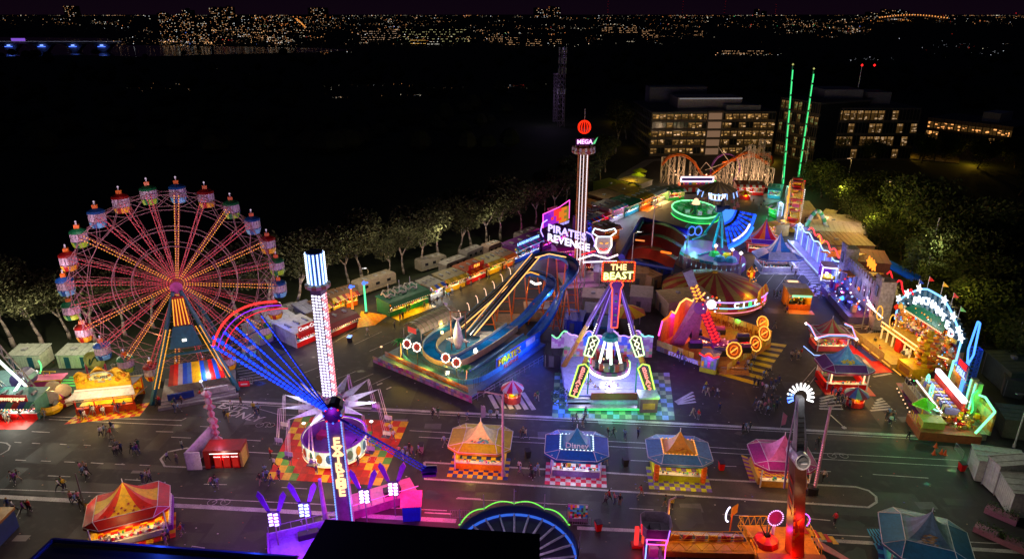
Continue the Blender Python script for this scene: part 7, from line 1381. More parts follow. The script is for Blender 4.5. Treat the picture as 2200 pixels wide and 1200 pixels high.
# right-hand clutter near green poles
stall('green lit stall at the foot of the green poles',(1650,462),(1668,470),3.2,5,c(.1,.3,.2,.5),GRN,CG,1600,awn=[GRN,WHT]); stall('teal lit stall right below the green poles',(1648,425),(1676,428),3.2,5,c(.1,.25,.25,.5),SKY,(.4,1,.8),1600,awn=[SKY],tm=e(.2,.9,.8,2)); stall('pale stall right of the far square, behind the edge-on wheel',(1700,440),(1716,440),4,6,c(.2,.15,.15,.5),DRD,WARM,700)
for lb,a,b,h,dp,cl_ in [('beige marquee with a dark doorway right of the edge-on wheel',(1706,482),(1748,484),4.2,9,BEI),('small pointed beige tent at the tree edge',(1758,486),(1782,490),3.2,6,BEI),('long beige marquee roof above the blue facade',(1760,512),(1850,518),4,9,BEI),('wide tan marquee roof behind the striped parapet',(1735,530),(1858,540),4.4,9,c(.42,.34,.28,.7)),('brown roof with the orange star, right of the blue facade',(1766,565),(1872,568),4.6,9,c(.25,.16,.1,.7)),('maroon roof with a yellow patch behind the castle',(1800,600),(1905,610),4.6,8,c(.2,.07,.06,.7))]:
    cabin(lb,a,b,h,dp,cl_,cl_,(.5,) if 'doorway' in lb else (),DGY,'marquee','marquee','marquee roofs behind the right facades')
p0_=P(1822,552,5.3); p1_=P(1852,596,5.4)
for nm,lb,q,s_ in (('roof_star','orange star painted sheet on the brown roof',P(1810,546,5.25),4.2),('roof_star','yellow painted sheet on the maroon roof',P(1850,588,5.35),3.6)):
    mb=MB(); pts=[V((s_*(1 if k%2==0 else .55)*cos(k*pi/5)*1.3,s_*(1 if k%2==0 else .55)*sin(k*pi/5)*.8,0)) for k in range(10)]; mb.slab(pts,(0,0,.12),c(.7,.3,.02,.5)); ob=mb.build(nm,label=lb,category='painted sheet'); ob.location=q
for px,py,z,col,pw in ((1745,500,7,WARM,1200),(1790,510,8,(1,.75,.5),1500),(1830,525,8,(1,.7,.6),1300),(1810,552,9,CO,1200),(1855,590,9,CO,700),(1770,500,5,(1,.8,.6),500)): LP(px,py,z,col,pw)
# arch figure dragon green
a=P(1752,520); t=T('dragon_arch','arched green and silver dragon figure above the marquee roofs','figure',a,0); mb=MB(); pts=[V((-3+6*k/12,0,4+5.2*sin(pi*(k/12)**.8)-2.2*(k/12))) for k in range(13)]
for k,(p,q) in enumerate(zip(pts,pts[1:])): mb.tube(p,q,.55,[c(.1,.35,.2,.4),c(.5,.55,.6,.4)][k%2],7,.5)
mb.lathe([(0,-.9),(.8,0),(0,.9)],7,c(.1,.4,.2,.4),pts[-1]); mb.build('body',t); mb=MB(); mb.tube((-3,0,0),(-3,0,4),.3,DGY); mb.tube((3,0,0),(3,0,2),.3,DGY); mb.build('posts',t); lamp(a+V((0,-4,8)),(.5,1,.8),700)
# ================================================================ BLUE LED FACADE
o,rz,L=FR((1712,522),(1797,612)); t=T('mirror_maze_facade','long facade lit blue and violet with white light outlines and red neon waves','funhouse',o,rz); Rm=Matrix.Rotation(rz,3,'Z')
mb=MB(); mb.box(0,0,0,L,5,4.4,c(.2,.2,.4,.5)); n=14
for i in range(n): mb.box(L*i/n+.1,-.15,.6,L*(i+1)/n-.1,0,4.2,[c(.3,.4,.8,.4),c(.5,.5,.8,.4),c(.25,.3,.7,.4)][i%3])
mb.box(0,-2.2,0,L,-.15,.6,c(.5,.5,.7,.4)); mb.build('walls',t)
mb=MB(); [mb.tube((L*i/7,-2.3,.7),(L*(i+.9)/7,-2.3,.7),.12,e(.4,.6,1,2.4),4) for i in range(7)]; [mb.tube((L*i/7,-.3,.8),(L*i/7,-.3,4.6),.1,eLB,4) for i in range(8)]; mb.path([V((L*k/24,-.3,5.0+.4*sin(k*1.1))) for k in range(25)],.15,e(.5,.8,1,2.4),4); mb.build('white_outline',t)
mb=MB(); mb.path([V((L*(.25+.75*k/24),-.2,5.8+1.2*abs(sin(k*.55)))) for k in range(25)],.16,e(1,.08,.1,2.4),4); mb.path([V((L*(.5+.14*k/6),-.3,6.2+.8*sin(k*1.2))) for k in range(7)],.16,eY,4); mb.build('neon_waves',t)
mb=MB(); [mb.box(-.0+L*i/30,-5.2,0,L*i/30+.45,-2.4,.03,c(.5,.5,.6,.4)) for i in range(30)]; mb.build('striped_floor',t)
for u in (.1,.35,.6,.85): lamp(o+Rm@V((L*u,-3.2,3)),(.35,.35,1),1700)
lamp(o+Rm@V((L*.5,-8,6)),(.5,.3,1),1500); lamp(o+Rm@V((L*.75,2,7)),CR,500)
o,rz,L=FR((1762,610),(1796,613)); t=T('game_stall','white neon framed stall with a yellow car between the blue facade and the castle','stall',o,rz); mb=MB(); mb.box(0,0,0,L,4,.8,c(.5,.5,.6,.5)); mb.box(0,3.8,0,L,4,4,PUR); mb.box(0,0,3.8,L,4,4.1,c(.3,.2,.4,.5)); mb.build('walls',t); mb=MB(); mb.path([V((0,-.1,.9)),V((0,-.1,3.9)),V((L,-.1,3.9)),V((L,-.1,.9))],.13,e(.8,.8,1,2.6),5); mb.text('P',1.4,eW,(.9,-.2,2.0)); mb.build('neon_frame',t); mb=MB(); mb.lathe([(1.5,0),(1.6,.5),(.8,1.0),(0,1.1)],10,YEL,(L/2,1.5,.9),1,.6); mb.build('yellow_car',t); lamp(o+V((L/2,0,3)),(.8,.8,1),1200)
mb=MB(); q=P(1780,632); nx=7
for i in range(7):
    for k in range(7):
        if (i+k)%2: mb.box(i*1.15,k*.95,0,i*1.15+1.1,k*.95+.9,.025,c(.5,.5,.55,.4))
ob=mb.build('chequered_mat',label='white and dark chequered floor in front of the white neon framed stall',category='floor mat'); ob.location=(q.x-5,q.y-1,0)
# ================================================================ HAUNTED CASTLE
o,rz,L=FR((1806,622),(1878,702)); t=T('haunted_castle','grey stone castle facade lit blue with battlements, windows and red lamps','ghost house',o,rz); Rm=Matrix.Rotation(rz,3,'Z'); STN=c(.28,.27,.32,.8,0,.4,2); hC=7
mb=MB(); mb.box(0,0,0,L,.8,hC,STN); [mb.box(L*i/14,-.1,hC,L*(i+.55)/14,.8,hC+.9,STN) for i in range(14)]; mb.build('wall',t)
for x in (0,L): mb=MB(); mb.box(x-1.4,-.8,0,x+1.4,1.8,hC+2.6,STN); [mb.box(x-1.4+i*.75,-.9,hC+2.6,x-1.05+i*.75,-.5,hC+3.3,STN) for i in range(4)]; mb.box(x-.5,-.95,hC-.6,x+.5,-.8,hC+1.4,BLK); mb.box(x-.5,-.95,2.6,x+.5,-.8,4.6,BLK); mb.build('corner_tower',t)
for i in range(7):
    x=L*(i+.9)/8; mb=MB(); mb.box(x-.55,-.12,3.4,x+.55,.0-.001,5.6,c(.02,.02,.05,.4)); mb.lathe([(.55,0),(0,.7)],8,STN,(x,-.05,5.6),1,.2); mb.box(x-.08,-.16,3.4,x+.08,-.1,5.6,STN)
    if i%2: mb.box(x-.35,-.2,3.6,x+.35,-.13,4.2,[eO,eB,e(.8,.6,.9,1.4)][i%3])
    mb.build('window',t)
mb=MB(); mb.box(1,-4.5,0,L-1,-.1,1.4,c(.1,.08,.2,.5)); [mb.box(2+i*2.1,-3.2,1.4,3+i*2.1,-2.4,2.6+R.random(),R.choice((c(.1,.1,.4,.5),c(.3,.05,.1,.5),c(.3,.3,.35,.5),c(.02,.02,.05,.5)))) for i in range(int(L/2.2)-1)]; mb.path([V((1,-4.5,2.3)),V((L-1,-4.5,2.3))],.06,BLK); mb.build('car_track',t)
mb=MB(); r=random.Random(9)
for _ in range(34): mb.bulb((r.uniform(.5,L-.5),r.uniform(-4.4,-.3),r.uniform(1.6,5.5)),r.uniform(.12,.3),r.choice((eB,eB,eLB,eW,eR,eO,e(.9,.8,1,2.4))))
mb.build('coloured_lamps',t,kind='stuff')
q=P(1810,640,2.2); tt=T('blue_spotlight','dazzling blue spotlight at the left foot of the castle','spotlight',(q.x,q.y,0)); MB().tube((0,0,0),(0,0,1.9),.08,DGY).build('stand',tt); MB().lathe([(0,-.55),(.6,0),(0,.55)],10,e(.05,.25,1,6),(0,0,2.2)).build('bulb',tt)
mb=MB(); pts=[V((L*.8+k*1.0,2,hC+2.4+.9*sin(k*1.4))) for k in range(12)]; mb.path(pts,.16,eR,4); mb.build('red_neon_wave',t); mb=MB(); [mb.slab([V((L*.45+1.2*cos(a)*(1 if k%2 else .5)+.6*j,1.0,hC+2.4+1.2*sin(a)*(1 if k%2 else .5))) for k,a in enumerate([i*pi/5 for i in range(10)])],(0,.2,0),e(1,.35,.03,2.2)) for j in (0,2,4)]; mb.build('orange_star_sign',t)
for u,y,z,col,pw in ((.05,-6,3,(.08,.15,1),1800),(.2,-3,4,(.1,.2,1),1300),(.45,-3,3,(.5,.6,1),1100),(.7,-3,3,(.3,.3,1),800),(.85,-2,3,CR,600),(.3,-2.5,2.5,CR,350),(.95,-2,2.5,CO,500),(.6,-1.5,6,(.8,.7,1),500),(-.15,-8,1.5,(.15,.2,1),700),(.12,-7.5,1.2,(1,.05,.1),260)): lamp(o+Rm@V((L*u,y,z)),col,pw)
o,rz,L=FR((1892,652),(1935,700)); cabin('tan tent roof right behind the castle end tower',(1892,655),(1935,702),4,9,c(.3,.25,.2,.7),c(.3,.26,.2,.7),(),DGY,'marquee','marquee',None); lamp(P(1915,690)+V((2,-3,6)),WARM,500)
a=P(1895,598); t=T('blue_tarpaulin','bright blue draped tarpaulin beyond the castle','tarpaulin',a,radians(-45)); mb=MB(); mb.slab([(-2,0,3.5),(7,0,.6),(7,5,.6),(-2,5,3.2)],(0,0,.2),c(.02,.15,.6,.4)); mb.build('sheet',t); MB().box(-1.9,.2,0,6,.6,.6,DGY).build('load',t); lamp(a+V((2,-4,6)),CB,600)
a=P(1870,572+18); t=T('pay_booth','small violet lit canopy booth at the far end behind the castle','booth',a,0); mb=MB(); mb.box(-2,-1,0,2,1,1,PUR); [mb.tube((x,y,0),(x,y,3.2),.1,e(.8,.7,1,1.4),4) for x in (-1.9,1.9) for y in (-.9,.9)]; mb.build('frame',t); MB().box(-2.3,-1.3,3.2,2.3,1.3,3.5,e(.7,.8,1,1.5)).build('roof',t)
# ================================================================ ENCHANTED FUNHOUSE
o,rz,L=FR((1880,724),(2004,817)); t=T('enchanted_funhouse','tall neon outlined funhouse with gold balconies, star tipped arch and red carpet','funhouse',o,rz); Rm=Matrix.Rotation(rz,3,'Z')
hA=HT(1990,770,618)-1.5
def arch(x): u=x/L; return hA*(.36+.66*sin(pi*(.12+.76*u)))
mb=MB(); n=26; PAL=[c(.7,.35,.08,.5),c(.6,.08,.06,.5),c(.75,.55,.2,.5),c(.5,.25,.1,.5),c(.3,.2,.4,.5),c(.2,.35,.45,.5),c(.65,.45,.3,.5)]
for i in range(n):
    x0,x1=L*i/n,L*(i+1)/n; H_=min(hA,arch((x0+x1)/2)); m_=9
    for k in range(m_): mb.box(x0,3.5-.3*((i+k)%2),H_*k/m_,x1,4.2,H_*(k+1)/m_,R.choice(PAL) if k<6 else c(.05,.12,.2,.5))
mb.build('painted_facade',t)
mb=MB(); pts=[V((L*k/18,3.1,min(hA,arch(L*k/18))+.3)) for k in range(19)]; pts=[V((0,3.1,3.5))]+pts+[V((L,3.1,1.5))]; mb.path(pts,.17,e(.3,.75,1,2.0),5); mb.build('outline_neon',t)
for k in (0,2,5,12,15,17,18):
    p=V((L*k/18,2.9,min(hA,arch(L*k/18))+.5)); mb=MB(); mb.slab([p+V(((.85 if j%2==0 else .38)*cos(j*pi/5+.3),0,(.85 if j%2==0 else .38)*sin(j*pi/5+.3))) for j in range(10)],(0,.12,0),e(.9,.95,1,2.4)); mb.build('neon_star',t)
mb=MB(); zt=hA*.86
for j,ch in enumerate('ENCHANTED'): x=L*(.27+j*.075); mb.text(ch,1.8,e(.85,.9,1,2.6),(x,2.8,min(zt,arch(x)-2.3)),(1,0,(-.03)*(j-4)))
mb.build('arch_lettering',t)
mb=MB(); mb.slab([(L*.2,2.0,hA*.6),(L*.82,2.0,hA*.6),(L*.76,3.2,hA*.72),(L*.26,3.2,hA*.72)],(0,.1,.15),c(.01,.12,.08,.4)); mb.build('green_canopy',t); mb=MB(); mb.bulbs((L*.2,1.9,hA*.6),(L*.82,1.9,hA*.6),26,.16,eWW); mb.build('canopy_bulbs',t,kind='stuff')
for z,x0,x1 in ((hA*.27,.12,.75),):
    mb=MB(); mb.box(L*x0,-.6,z-.2,L*x1,3.3,z,c(.6,.4,.12,.5)); mb.build('balcony',t); mb=MB(); [mb.tube((L*x0,-.7,z+dz),(L*x1,-.7,z+dz),.12,e(1,.75,.25,2.6),5) for dz in (.1,.9)]; [mb.tube((L*(x0+(x1-x0)*k/16),-.7,z),(L*(x0+(x1-x0)*k/16),-.7,z+.9),.05,YEL,4) for k in range(17)]; mb.tube((L*x1,-.7,z+.5),(L*.98,2,z+.5),.12,e(1,.8,.3,2.6),5); mb.build('balcony_lights',t)
for k in range(7): x=L*(.14+k*.1); mb=MB(); mb.tube((x,-.5,.9),(x,-.5,hA*.27-.2),.16,e(1,.72,.2,1.4),6); mb.build('gold_pillar',t)
for x in (.06,.3): mb=MB(); mb.path([V((L*x+.8*cos(a),-.8,hA*.27+2.2+1.3*sin(a))) for a in [k*pi/6 for k in range(12)]],.11,eY,4,True); mb.build('gold_hoop',t)
mb=MB(); mb.box(0,-4.5,0,L*.74,3.5,.9,c(.45,.32,.12,.5)); mb.box(0,-4.6,.9,L*.6,-4.45,1.9,c(.5,.4,.15,.5)); [mb.box(L*.02+k*3,-4.65,.4,L*.02+k*3+2.2,-4.6,.55,eY) for k in range(5)]; mb.build('porch',t)
mb=MB(); r=random.Random(4)
for _ in range(90):
    x,z=r.uniform(.03,.97)*L,r.uniform(1.2,hA*.62); s_=r.uniform(.25,.8); m_=r.choice(PAL+[c(.75,.1,.08,.4),c(.8,.6,.2,.4),c(.7,.7,.65,.5)]); y=3.1-r.random()*.5; (mb.box(x-s_,y-.3,z-s_*.5,x+s_,y,z+s_*.5,m_) if r.random()<.4 else mb.lathe([(0,-s_),(s_*.8,0),(0,s_)],7,m_,(x,y-.2,z)))
mb.build('figures_and_carvings',t,kind='stuff'); mb=MB()
for _ in range(170): x=r.uniform(.03,.97)*L; mb.bulb((x,2.4,r.uniform(1.5,hA*.7)),r.uniform(.07,.18),r.choice((eWW,eY,eY,eR,eW,eO,eC)))
mb.build('facade_bulbs',t,kind='stuff')
mb=MB(); x=L*.86; [mb.lathe([(1.6,0),(1.7,.4),(1.3,.5)],12,[YEL,ORG],(x+.5*(k%2),-.5,1+k*1.15)) for k in range(6)]; mb.tube((x,-.5,0),(x,-.5,8),.5,YEL); mb.build('spiral_slide',t); mb=MB(); mb.box(L*.74,-3.6,0,L*.98,-.8,2.0,c(.65,.42,.08,.5)); mb.box(L*.78,-3.65,.5,L*.94,-3.6,1.5,c(.3,.15,.05,.5)); mb.build('gold_pay_desk',t)
mb=MB(); mb.box(L*.42,-.9,.9,L*.5,.2,3.2,RED); mb.lathe([(0,-.8),(.8,0),(0,.8)],8,WHT,(L*.62,-.9,2)); mb.lathe([(0,-.5),(.5,0),(0,.5)],8,BLK,(L*.62,-1.4,2)); mb.build('porch_figures',t)
for k,(x,m_) in enumerate(((.2,BLU),(.34,RED),(.55,YEL),(.72,RED),(.85,GRN))):
    p=V((L*x,3.6,min(hA,arch(L*x)))); mb=MB(); mb.tube(p,p+V((0,0,2.6)),.05,WHT,4); mb.slab([p+V((0,0,2.6)),p+V((1.3,0,2.2)),p+V((0,0,1.7))],(0,.04,0),m_); mb.build('flag',t)
mb=MB(); mb.box(-1.0,-9,0,L*.8,-4.7,.03,c(.6,.05,.03,.5)); mb.box(.5,-6.0,.03,L*.55,-4.8,.04,c(.05,.08,.35,.5)); mb.build('red_carpet',t)
mb=MB(); mb.tube((-3.5,-.5,5.2),(L*.1,-.5,4.6),.14,e(1,.9,.7,2.6),5); mb.bulbs((-3.5,-.5,6.0),(-1,-.5,5),5,.25,e(1,.8,.9,2.6)); mb.tube((-3.5,-.5,0),(-3.5,-.5,6),.1,STL); mb.build('side_light_bar',t)
for x,y,z,col,pw in ((.2,-1.5,7,WARM,1500),(.5,-2,8,WARM,1700),(.75,-2,7,WARM,1500),(.2,-2.5,3,CY,800),(.5,-2.5,3,CY,800),(.8,-3.5,3,CY,700),(.3,-7,3,(1,.4,.2),800),(.65,-7,3,(1,.4,.2),600),(.5,.5,hA*.8,(.7,.9,1),800),(.3,-2,12,WARM,900),(.7,-2,12,WARM,900),(-.1,-3,3,WARM,500)): lamp(o+Rm@V((L*x,y,z)),col,pw)
# ================================================================ FREE FALL RIDE at right
o,rz,L=FR((1940,838),(2012,937)); t=T('tower_and_stage_ride','green neon outlined stage ride with a tall blue light spire','thrill ride',o,rz); Rm=Matrix.Rotation(rz,3,'Z'); dz=6.3
mb=MB(); mb.box(0,0,0,L,dz,1.0,c(.35,.35,.28,.4)); mb.box(L*.0,-.1,.2,L*.95,0,1.6,c(.3,.28,.2,.5)); mb.box(L*.72,-2.8,0,L*1.1,dz*.8,1.3,c(.3,.1,.06,.5)); mb.build('stage',t)
mb=MB(); [mb.tube((L*k/14,0,1.6),(L*k/14,0,2.5),.04,STL,4) for k in range(14)]; mb.path([V((0,0,2.5)),V((L*.72,0,2.5))],.05,STL); mb.build('railing',t)
def panel(x0,x1,y,zt0,zt1,pal,n=6):
    mb=MB()
    for i in range(n):
        a,b=x0+(x1-x0)*i/n,x0+(x1-x0)*(i+1)/n; H_=zt0+(zt1-zt0)*(i+.5)/n
        for k in range(6): mb.box(a,y,1+(H_-1)*k/6,b,y+.25,1+(H_-1)*(k+1)/6,R.choice(pal))
    mb.build('painted_panel',t)
FL=[c(.4,.18,.06,.5),c(.55,.3,.1,.5),c(.2,.08,.04,.5),c(.5,.4,.2,.5)]
panel(0,L*.36,dz,5.6,4.4,FL); panel(L*.62,L*1.02,dz,4.4,5.0,FL+[c(.3,.35,.2,.5)])
mb=MB(); mb.path([V((-.1,dz-.2,1.2)),V((0,dz-.2,5.8)),V((L*.36,dz-.2,4.6))],.15,e(.3,1,.7,2.0),5); mb.path([V((L*.62,dz-.2,4.6)),V((L*.8,dz-.2,5.4)),V((L*1.04,dz-.2,4.9)),V((L*1.06,dz-2,1.5))],.17,e(.3,1,.6,2.0),5); split_build(mb,'green_outline_neon',t)
xT=L*.47; hS=HT(2078,885,690); 
mb=MB(); mb.tower(xT,dz-.6,0,hS-4,1.1,.08,c(.05,.12,.4,.5),18); mb.build('spire_lattice',t); mb=MB()
for k in range(40): z=2+k*(hS-8)/40; mb.box(xT-.45,dz-1.35,z,xT+.4,dz-1.25,z+.22,e(.1,.4,1,2.2))
mb.path([V((xT-.3,dz-1.3,hS-6)),V((xT-.8,dz-1.3,hS-4.6)),V((xT-.3,dz-1.3,hS)),V((xT+.3,dz-1.3,hS)),V((xT+.8,dz-1.3,hS-4.6)),V((xT+.3,dz-1.3,hS-6))],.15,e(.1,.4,1,2.4),5,True); mb.build('spire_lights',t)
mb=MB(); mb.slab([(xT-1.8,dz-1.8,hS*.42),(xT+1.6,dz-1.8,hS*.42),(xT+1.6,dz-1.8,hS*.58),(xT-1.8,dz-1.8,hS*.58)],(0,.1,0),c(.05,.03,.15,.5)); mb.text('FREE',1.1,eR,(xT,dz-1.9,hS*.52)); mb.text('FALL',1.2,e(.4,.6,1,2.4),(xT,dz-1.9,hS*.44)); mb.bulb((xT-1.9,dz-1.9,hS*.5),.3,eB); mb.build('tower_sign',t)
for i,x in enumerate((L*.56,L*.66)): mb=MB(); mb.box(x-.35,dz-.8,1,x+.35,dz,6.6,c(.4,.4,.2,.5)); mb.box(x-.12,dz-.95,1.5,x+.12,dz-.82,6.4,e(.3,1,.7,2)); mb.build('lit_column',t)
mb=MB(); mb.path([V((L*.72+.5*sin(k*.9),dz-1,2+k*.5)) for k in range(9)],.13,eG,4); mb.build('green_squiggle',t)
cx_,cy_=L*.42,dz*.42; mb=MB(); mb.box(cx_-4.6,cy_-1.2,1.6,cx_+4.6,cy_+1.2,2.2,c(.5,.4,.25,.5)); mb.box(cx_-4.6,cy_+1.0,2.2,cx_+4.6,cy_+1.4,4.0,c(.6,.1,.1,.5)); [mb.box(cx_-4.3+k*.95,cy_-.9,2.2,cx_-3.7+k*.95,cy_+.8,3.0,[c(.5,.4,.2,.5),c(.2,.2,.5,.5)][k%2]) for k in range(10)]; mb.build('seat_row',t)
mb=MB(); mb.box(cx_-4.6,cy_+.9,4.0,cx_+4.6,cy_+1.5,4.6,e(1,.9,1,2.4)); mb.bulbs((cx_-4.8,cy_-1.4,2.3),(cx_+4.8,cy_-1.4,2.3),22,.17,eW); mb.bulbs((cx_-4.6,cy_-.2,3.2),(cx_+4.6,cy_-.2,3.2),18,.13,eLB); mb.build('seat_row_bulbs',t)
for x,y in ((L*.16,2.2),(L*.4,1.6)): mb=MB(); mb.path([V((x+.45*cos(a),y,3.0+1.15*sin(a))) for a in [k*pi/5 for k in range(10)]],.12,e(.3,1,.75,2.2),4,True); mb.build('neon_oval',t)
mb=MB(); mb.path([V((L*.55,.6,2.2)),V((L*.64,.2,2.2)),V((L*.74,.9,2.2)),V((L*.72,1.6,2.2)),V((L*.62,1.1,2.2))],.12,e(.4,1,.8,2.2),4,True); mb.build('green_neon_ring',t)
mb=MB(); mb.lathe([(1.7,2.6),(1.6,2.8),(0,3.9)],4,c(.15,.6,.05,.4),(L*.74,-1,.3)); mb.tube((L*.74,-1,0),(L*.74,-1,4),.1,YEL); mb.build('green_canopy',t); mb=MB(); mb.box(L*.87,-2.2,1.3,L*1.02,.6,2.3,c(.4,.33,.12,.5)); mb.box(L*.86,-2.3,2.3,L*1.03,.7,2.4,c(.4,.42,.12,.5)); [mb.tube((x,-2.5,1.3),(x,-2.5,2.2),.04,YEL,4) for x in (L*.76,L*.8,L*.86,L*.92,L*1.04)]; mb.build('pay_booth',t); mb=MB(); mb.box(L*.32,1.8,1,L*.34,2.1,2.6,RED); mb.build('red_figure',t)
mb=MB(); prizes(mb,L*.6,L*1.0,1.0,dz-.5,1.2,2.4,60,.5,FL+[RED,YEL]); prizes(mb,.6,L*.5,dz-1.2,dz-.4,1.2,2.4,30,.4,FL); [mb.bulb((R.uniform(.3,L),R.uniform(.2,dz),R.uniform(1.3,3.4)),R.uniform(.06,.14),R.choice((eG,eY,eW,eO,eWW))) for _ in range(80)]; mb.build('stage_clutter',t,kind='stuff')
mb=MB(); [mb.bulb((L*(.0+k*.09),-.9-.1*k,.25),.14,eWW) for k in range(9)]; mb.build('floor_lamps',t)
for x,y,z,col,pw in ((.2,3,5,WARM,700),(.45,3,5,(1,.9,.8),1300),(.55,6,6,CG,900),(.8,5,5,CG,1100),(.95,3,4,(1,.7,.4),700),(.85,-4,3,CO,260),(.1,6,5,CO,500),(.45,6,12,CB,800),(.75,-1,4,(.6,1,.3),120),(1.1,-6,4,CG,900)): lamp(o+Rm@V((L*x,y,z)),col,pw)
mat('chequered_mat','dark purple and red chequered mat along the right-hand stage ride',[(1925,822),(1965,822),(2050,945),(1995,948)],4,16,[c(.2,.03,.12,.5),c(.06,.03,.12,.5)])
LF_=.75
# ================================================================ LEFT CORNER
stall('bright left-corner food stall with a striped roof and red floor',(-10,900),(84,900),2.9,3.4,c(.1,.25,.2,.5),RED,(1,.95,.8),1100,awn=[c(.05,.2,.15,.5),DRD,DBL],text='Newspaper',tm=eWW,n=110,fm=c(.5,.05,.03,.5))
o,rz,L=FR((165,893),(292,880)); t=T('games_pavilion','brightly lit cream and gold pavilion with an oval badge on its signboard','pavilion',o,rz); Rm=Matrix.Rotation(rz,3,'Z')
mb=MB(); mb.box(0,0,0,L,.4,1.1,c(.6,.1,.03,.5)); mb.box(0,4.8,0,L,5,3.2,YEL); [mb.tube((x,y,0),(x,y,3.1),.09,RED,5) for x in (.1,L*.33,L*.66,L-.1) for y in (.1,4.8)]; mb.box(.4,.6,1.1,L-.4,4.4,1.2,c(.6,.35,.08,.5)); mb.build('counter_and_posts',t)
mb=MB(); mb.slab([(-.6,-.6,2.9),(L+.6,-.6,2.9),(L-.2,1.3,3.5),(.2,1.3,3.5)],(0,0,.08),c(.8,.78,.7,.4)); mb.slab([(.2,1.35,3.5),(L-.2,1.35,3.5),(L+.2,5.4,3.0),(-.2,5.4,3.0)],(0,0,.08),GRY); mb.path([V((-.7,-1.05,2.85)),V((L+.7,-1.05,2.85)),V((L+1.6,1.5,2.9))],.1,TAN,4); mb.build('roof',t)
mb=MB(); pts=[V((.3,1.3,3.6))]+[V((.3+(L-.6)*k/20,1.3,5.9+.4*sin(k*.9)+.8*(1-abs(k-10)/10))) for k in range(21)]+[V((L-.3,1.3,3.6))]; mb.slab(pts,(0,.25,0),c(.75,.45,.04,.5)); 
for k in range(16): mb.lathe([(0,-.4),(.4,0),(0,.4)],7,[c(.7,.3,.03,.5),YEL][k%2],(.6+(L-1.2)*k/15,1.15,5.2+.5*sin(k*2)))
mb.build('signboard',t); mb=MB(); mb.slab([V((L/2+1.7*cos(a),1.0,5.5+.9*sin(a))) for a in [k*pi/8 for k in range(16)]],(0,.1,0),c(.3,.3,.28,.4)); mb.slab([V((L/2+1.4*cos(a),0.95,5.5+.65*sin(a))) for a in [k*pi/8 for k in range(16)]],(0,.1,0),c(.6,.5,.25,.4)); mb.text('GAMES',.6,DGY,(L/2,.88,5.3)); mb.build('oval_badge',t)
mb=MB(); mb.box(.2,.7,3.62,L-.2,.9,3.8,eWW); mb.bulbs((.2,-.9,2.8),(L-.2,-.9,2.8),20,.1,eWW); mb.build('strip_lamps',t,kind='stuff'); mb=MB(); prizes(mb,.4,L-.4,3.6,4.6,1,3,80,.3,[YEL,ORG,OFF,RED]); mb.build('prizes',t,kind='stuff')
for u in (.2,.5,.8): lamp(o+Rm@V((L*u,1.2,2.5)),WARM,650); lamp(o+Rm@V((L*u,-.8,4.9)),(1,.85,.5),380)
lamp(o+Rm@V((L*.5,-2.5,2.4)),WARM,450)
mat('striped_mat','red and yellow striped and chequered mat in front of the cream pavilion',[(138,911),(300,893),(323,864),(170,886)],14,5,[cR,cY])
for x in (0,1,2,3,4): pass
q=P(215,830); t=T('round_board','round green dragon board standing on pink posts behind the pavilion','signboard',q,0); mb=MB(); mb.slab([V((1.6*cos(a),0,4.6+1.6*sin(a))) for a in [k*pi/10 for k in range(20)]],(0,.2,0),c(.35,.45,.15,.5)); mb.slab([V((1.1*cos(a),-.05,4.6+1.1*sin(a))) for a in [k*pi/10 for k in range(20)]],(0,.1,0),c(.55,.65,.25,.5)); mb.path([V((.7*cos(a),-.15,4.6+.7*sin(a*1.7))) for a in [k*.5 for k in range(9)]],.12,DGN); mb.build('board',t); mb=MB(); [mb.tube((x,.1,0),(x,.1,4),.16,c(.5,.12,.2,.5),6) for x in (-1.5,1.5)]; mb.build('posts',t)
for k,(x,y) in enumerate(((256,830),(268,826),(276,818))):
    q=P(x,y+10); t=T('spiral_pole',['left','middle','right'][k]+' of three red and white spiral poles behind the pavilion','pole',q,0,'spiral poles behind the pavilion'); mb=MB(); [mb.tube((0,0,j*.45),(0,0,j*.45+.45),.26,[RED,OFF][j%2],7) for j in range(10)]; mb.build('shaft',t); MB().lathe([(0,4.4),(.35,4.7),(0,5.0)],7,OFF).build('knob',t)
# coaster cars / fence bits left ride
o,rz,L=FR((0,862),(100,880)); t=T('pendulum_arms_ride','ride with two long white lit steel arms rising out of the left edge','thrill ride',P(60,850),0); mb=MB(); c0=P(60,850)
for a,b,em in (((80,842,1.5),(-30,715,15),None),((66,838,1.5),(-45,735,12),1),((20,858,2),(50,812,5),1),((30,850,2),(-25,800,5),None)):
    p,q=P(*a)-c0,P(*b)-c0; mb.truss(p,q,.9,.12,STL,9) if not em else mb.tube(p,q,.22,e(.8,.95,.85,2.2),6)
mb.build('lit_arms',t); mb=MB(); mb.tube((0,-1,3),(0,1.4,3),1.4,c(.08,.06,.15,.4),12); mb.lathe([(2.4,0),(2.2,.8),(0,.9)],14,c(.15,.1,.3,.5)); mb.bulb((1.3,-1.2,2.4),.4,eY); mb.build('hub_base',t)
mb=MB(); [mb.tube((-4+k,3,0),(-4+k,3,2.6),.06,YEL,4) for k in range(7)]; mb.tube((-4,3,2.6),(3,3,2.6),.07,YEL); mb.box(-8,1,0,-2,6,1.2,c(.25,.4,.45,.5)); mb.build('deck_railing',t)
for z,x,pw in ((3.5,-5,1300),(5,0,500),(8,-8,700)): lamp(c0+V((x,-3,z)),(.8,1,.9),pw)
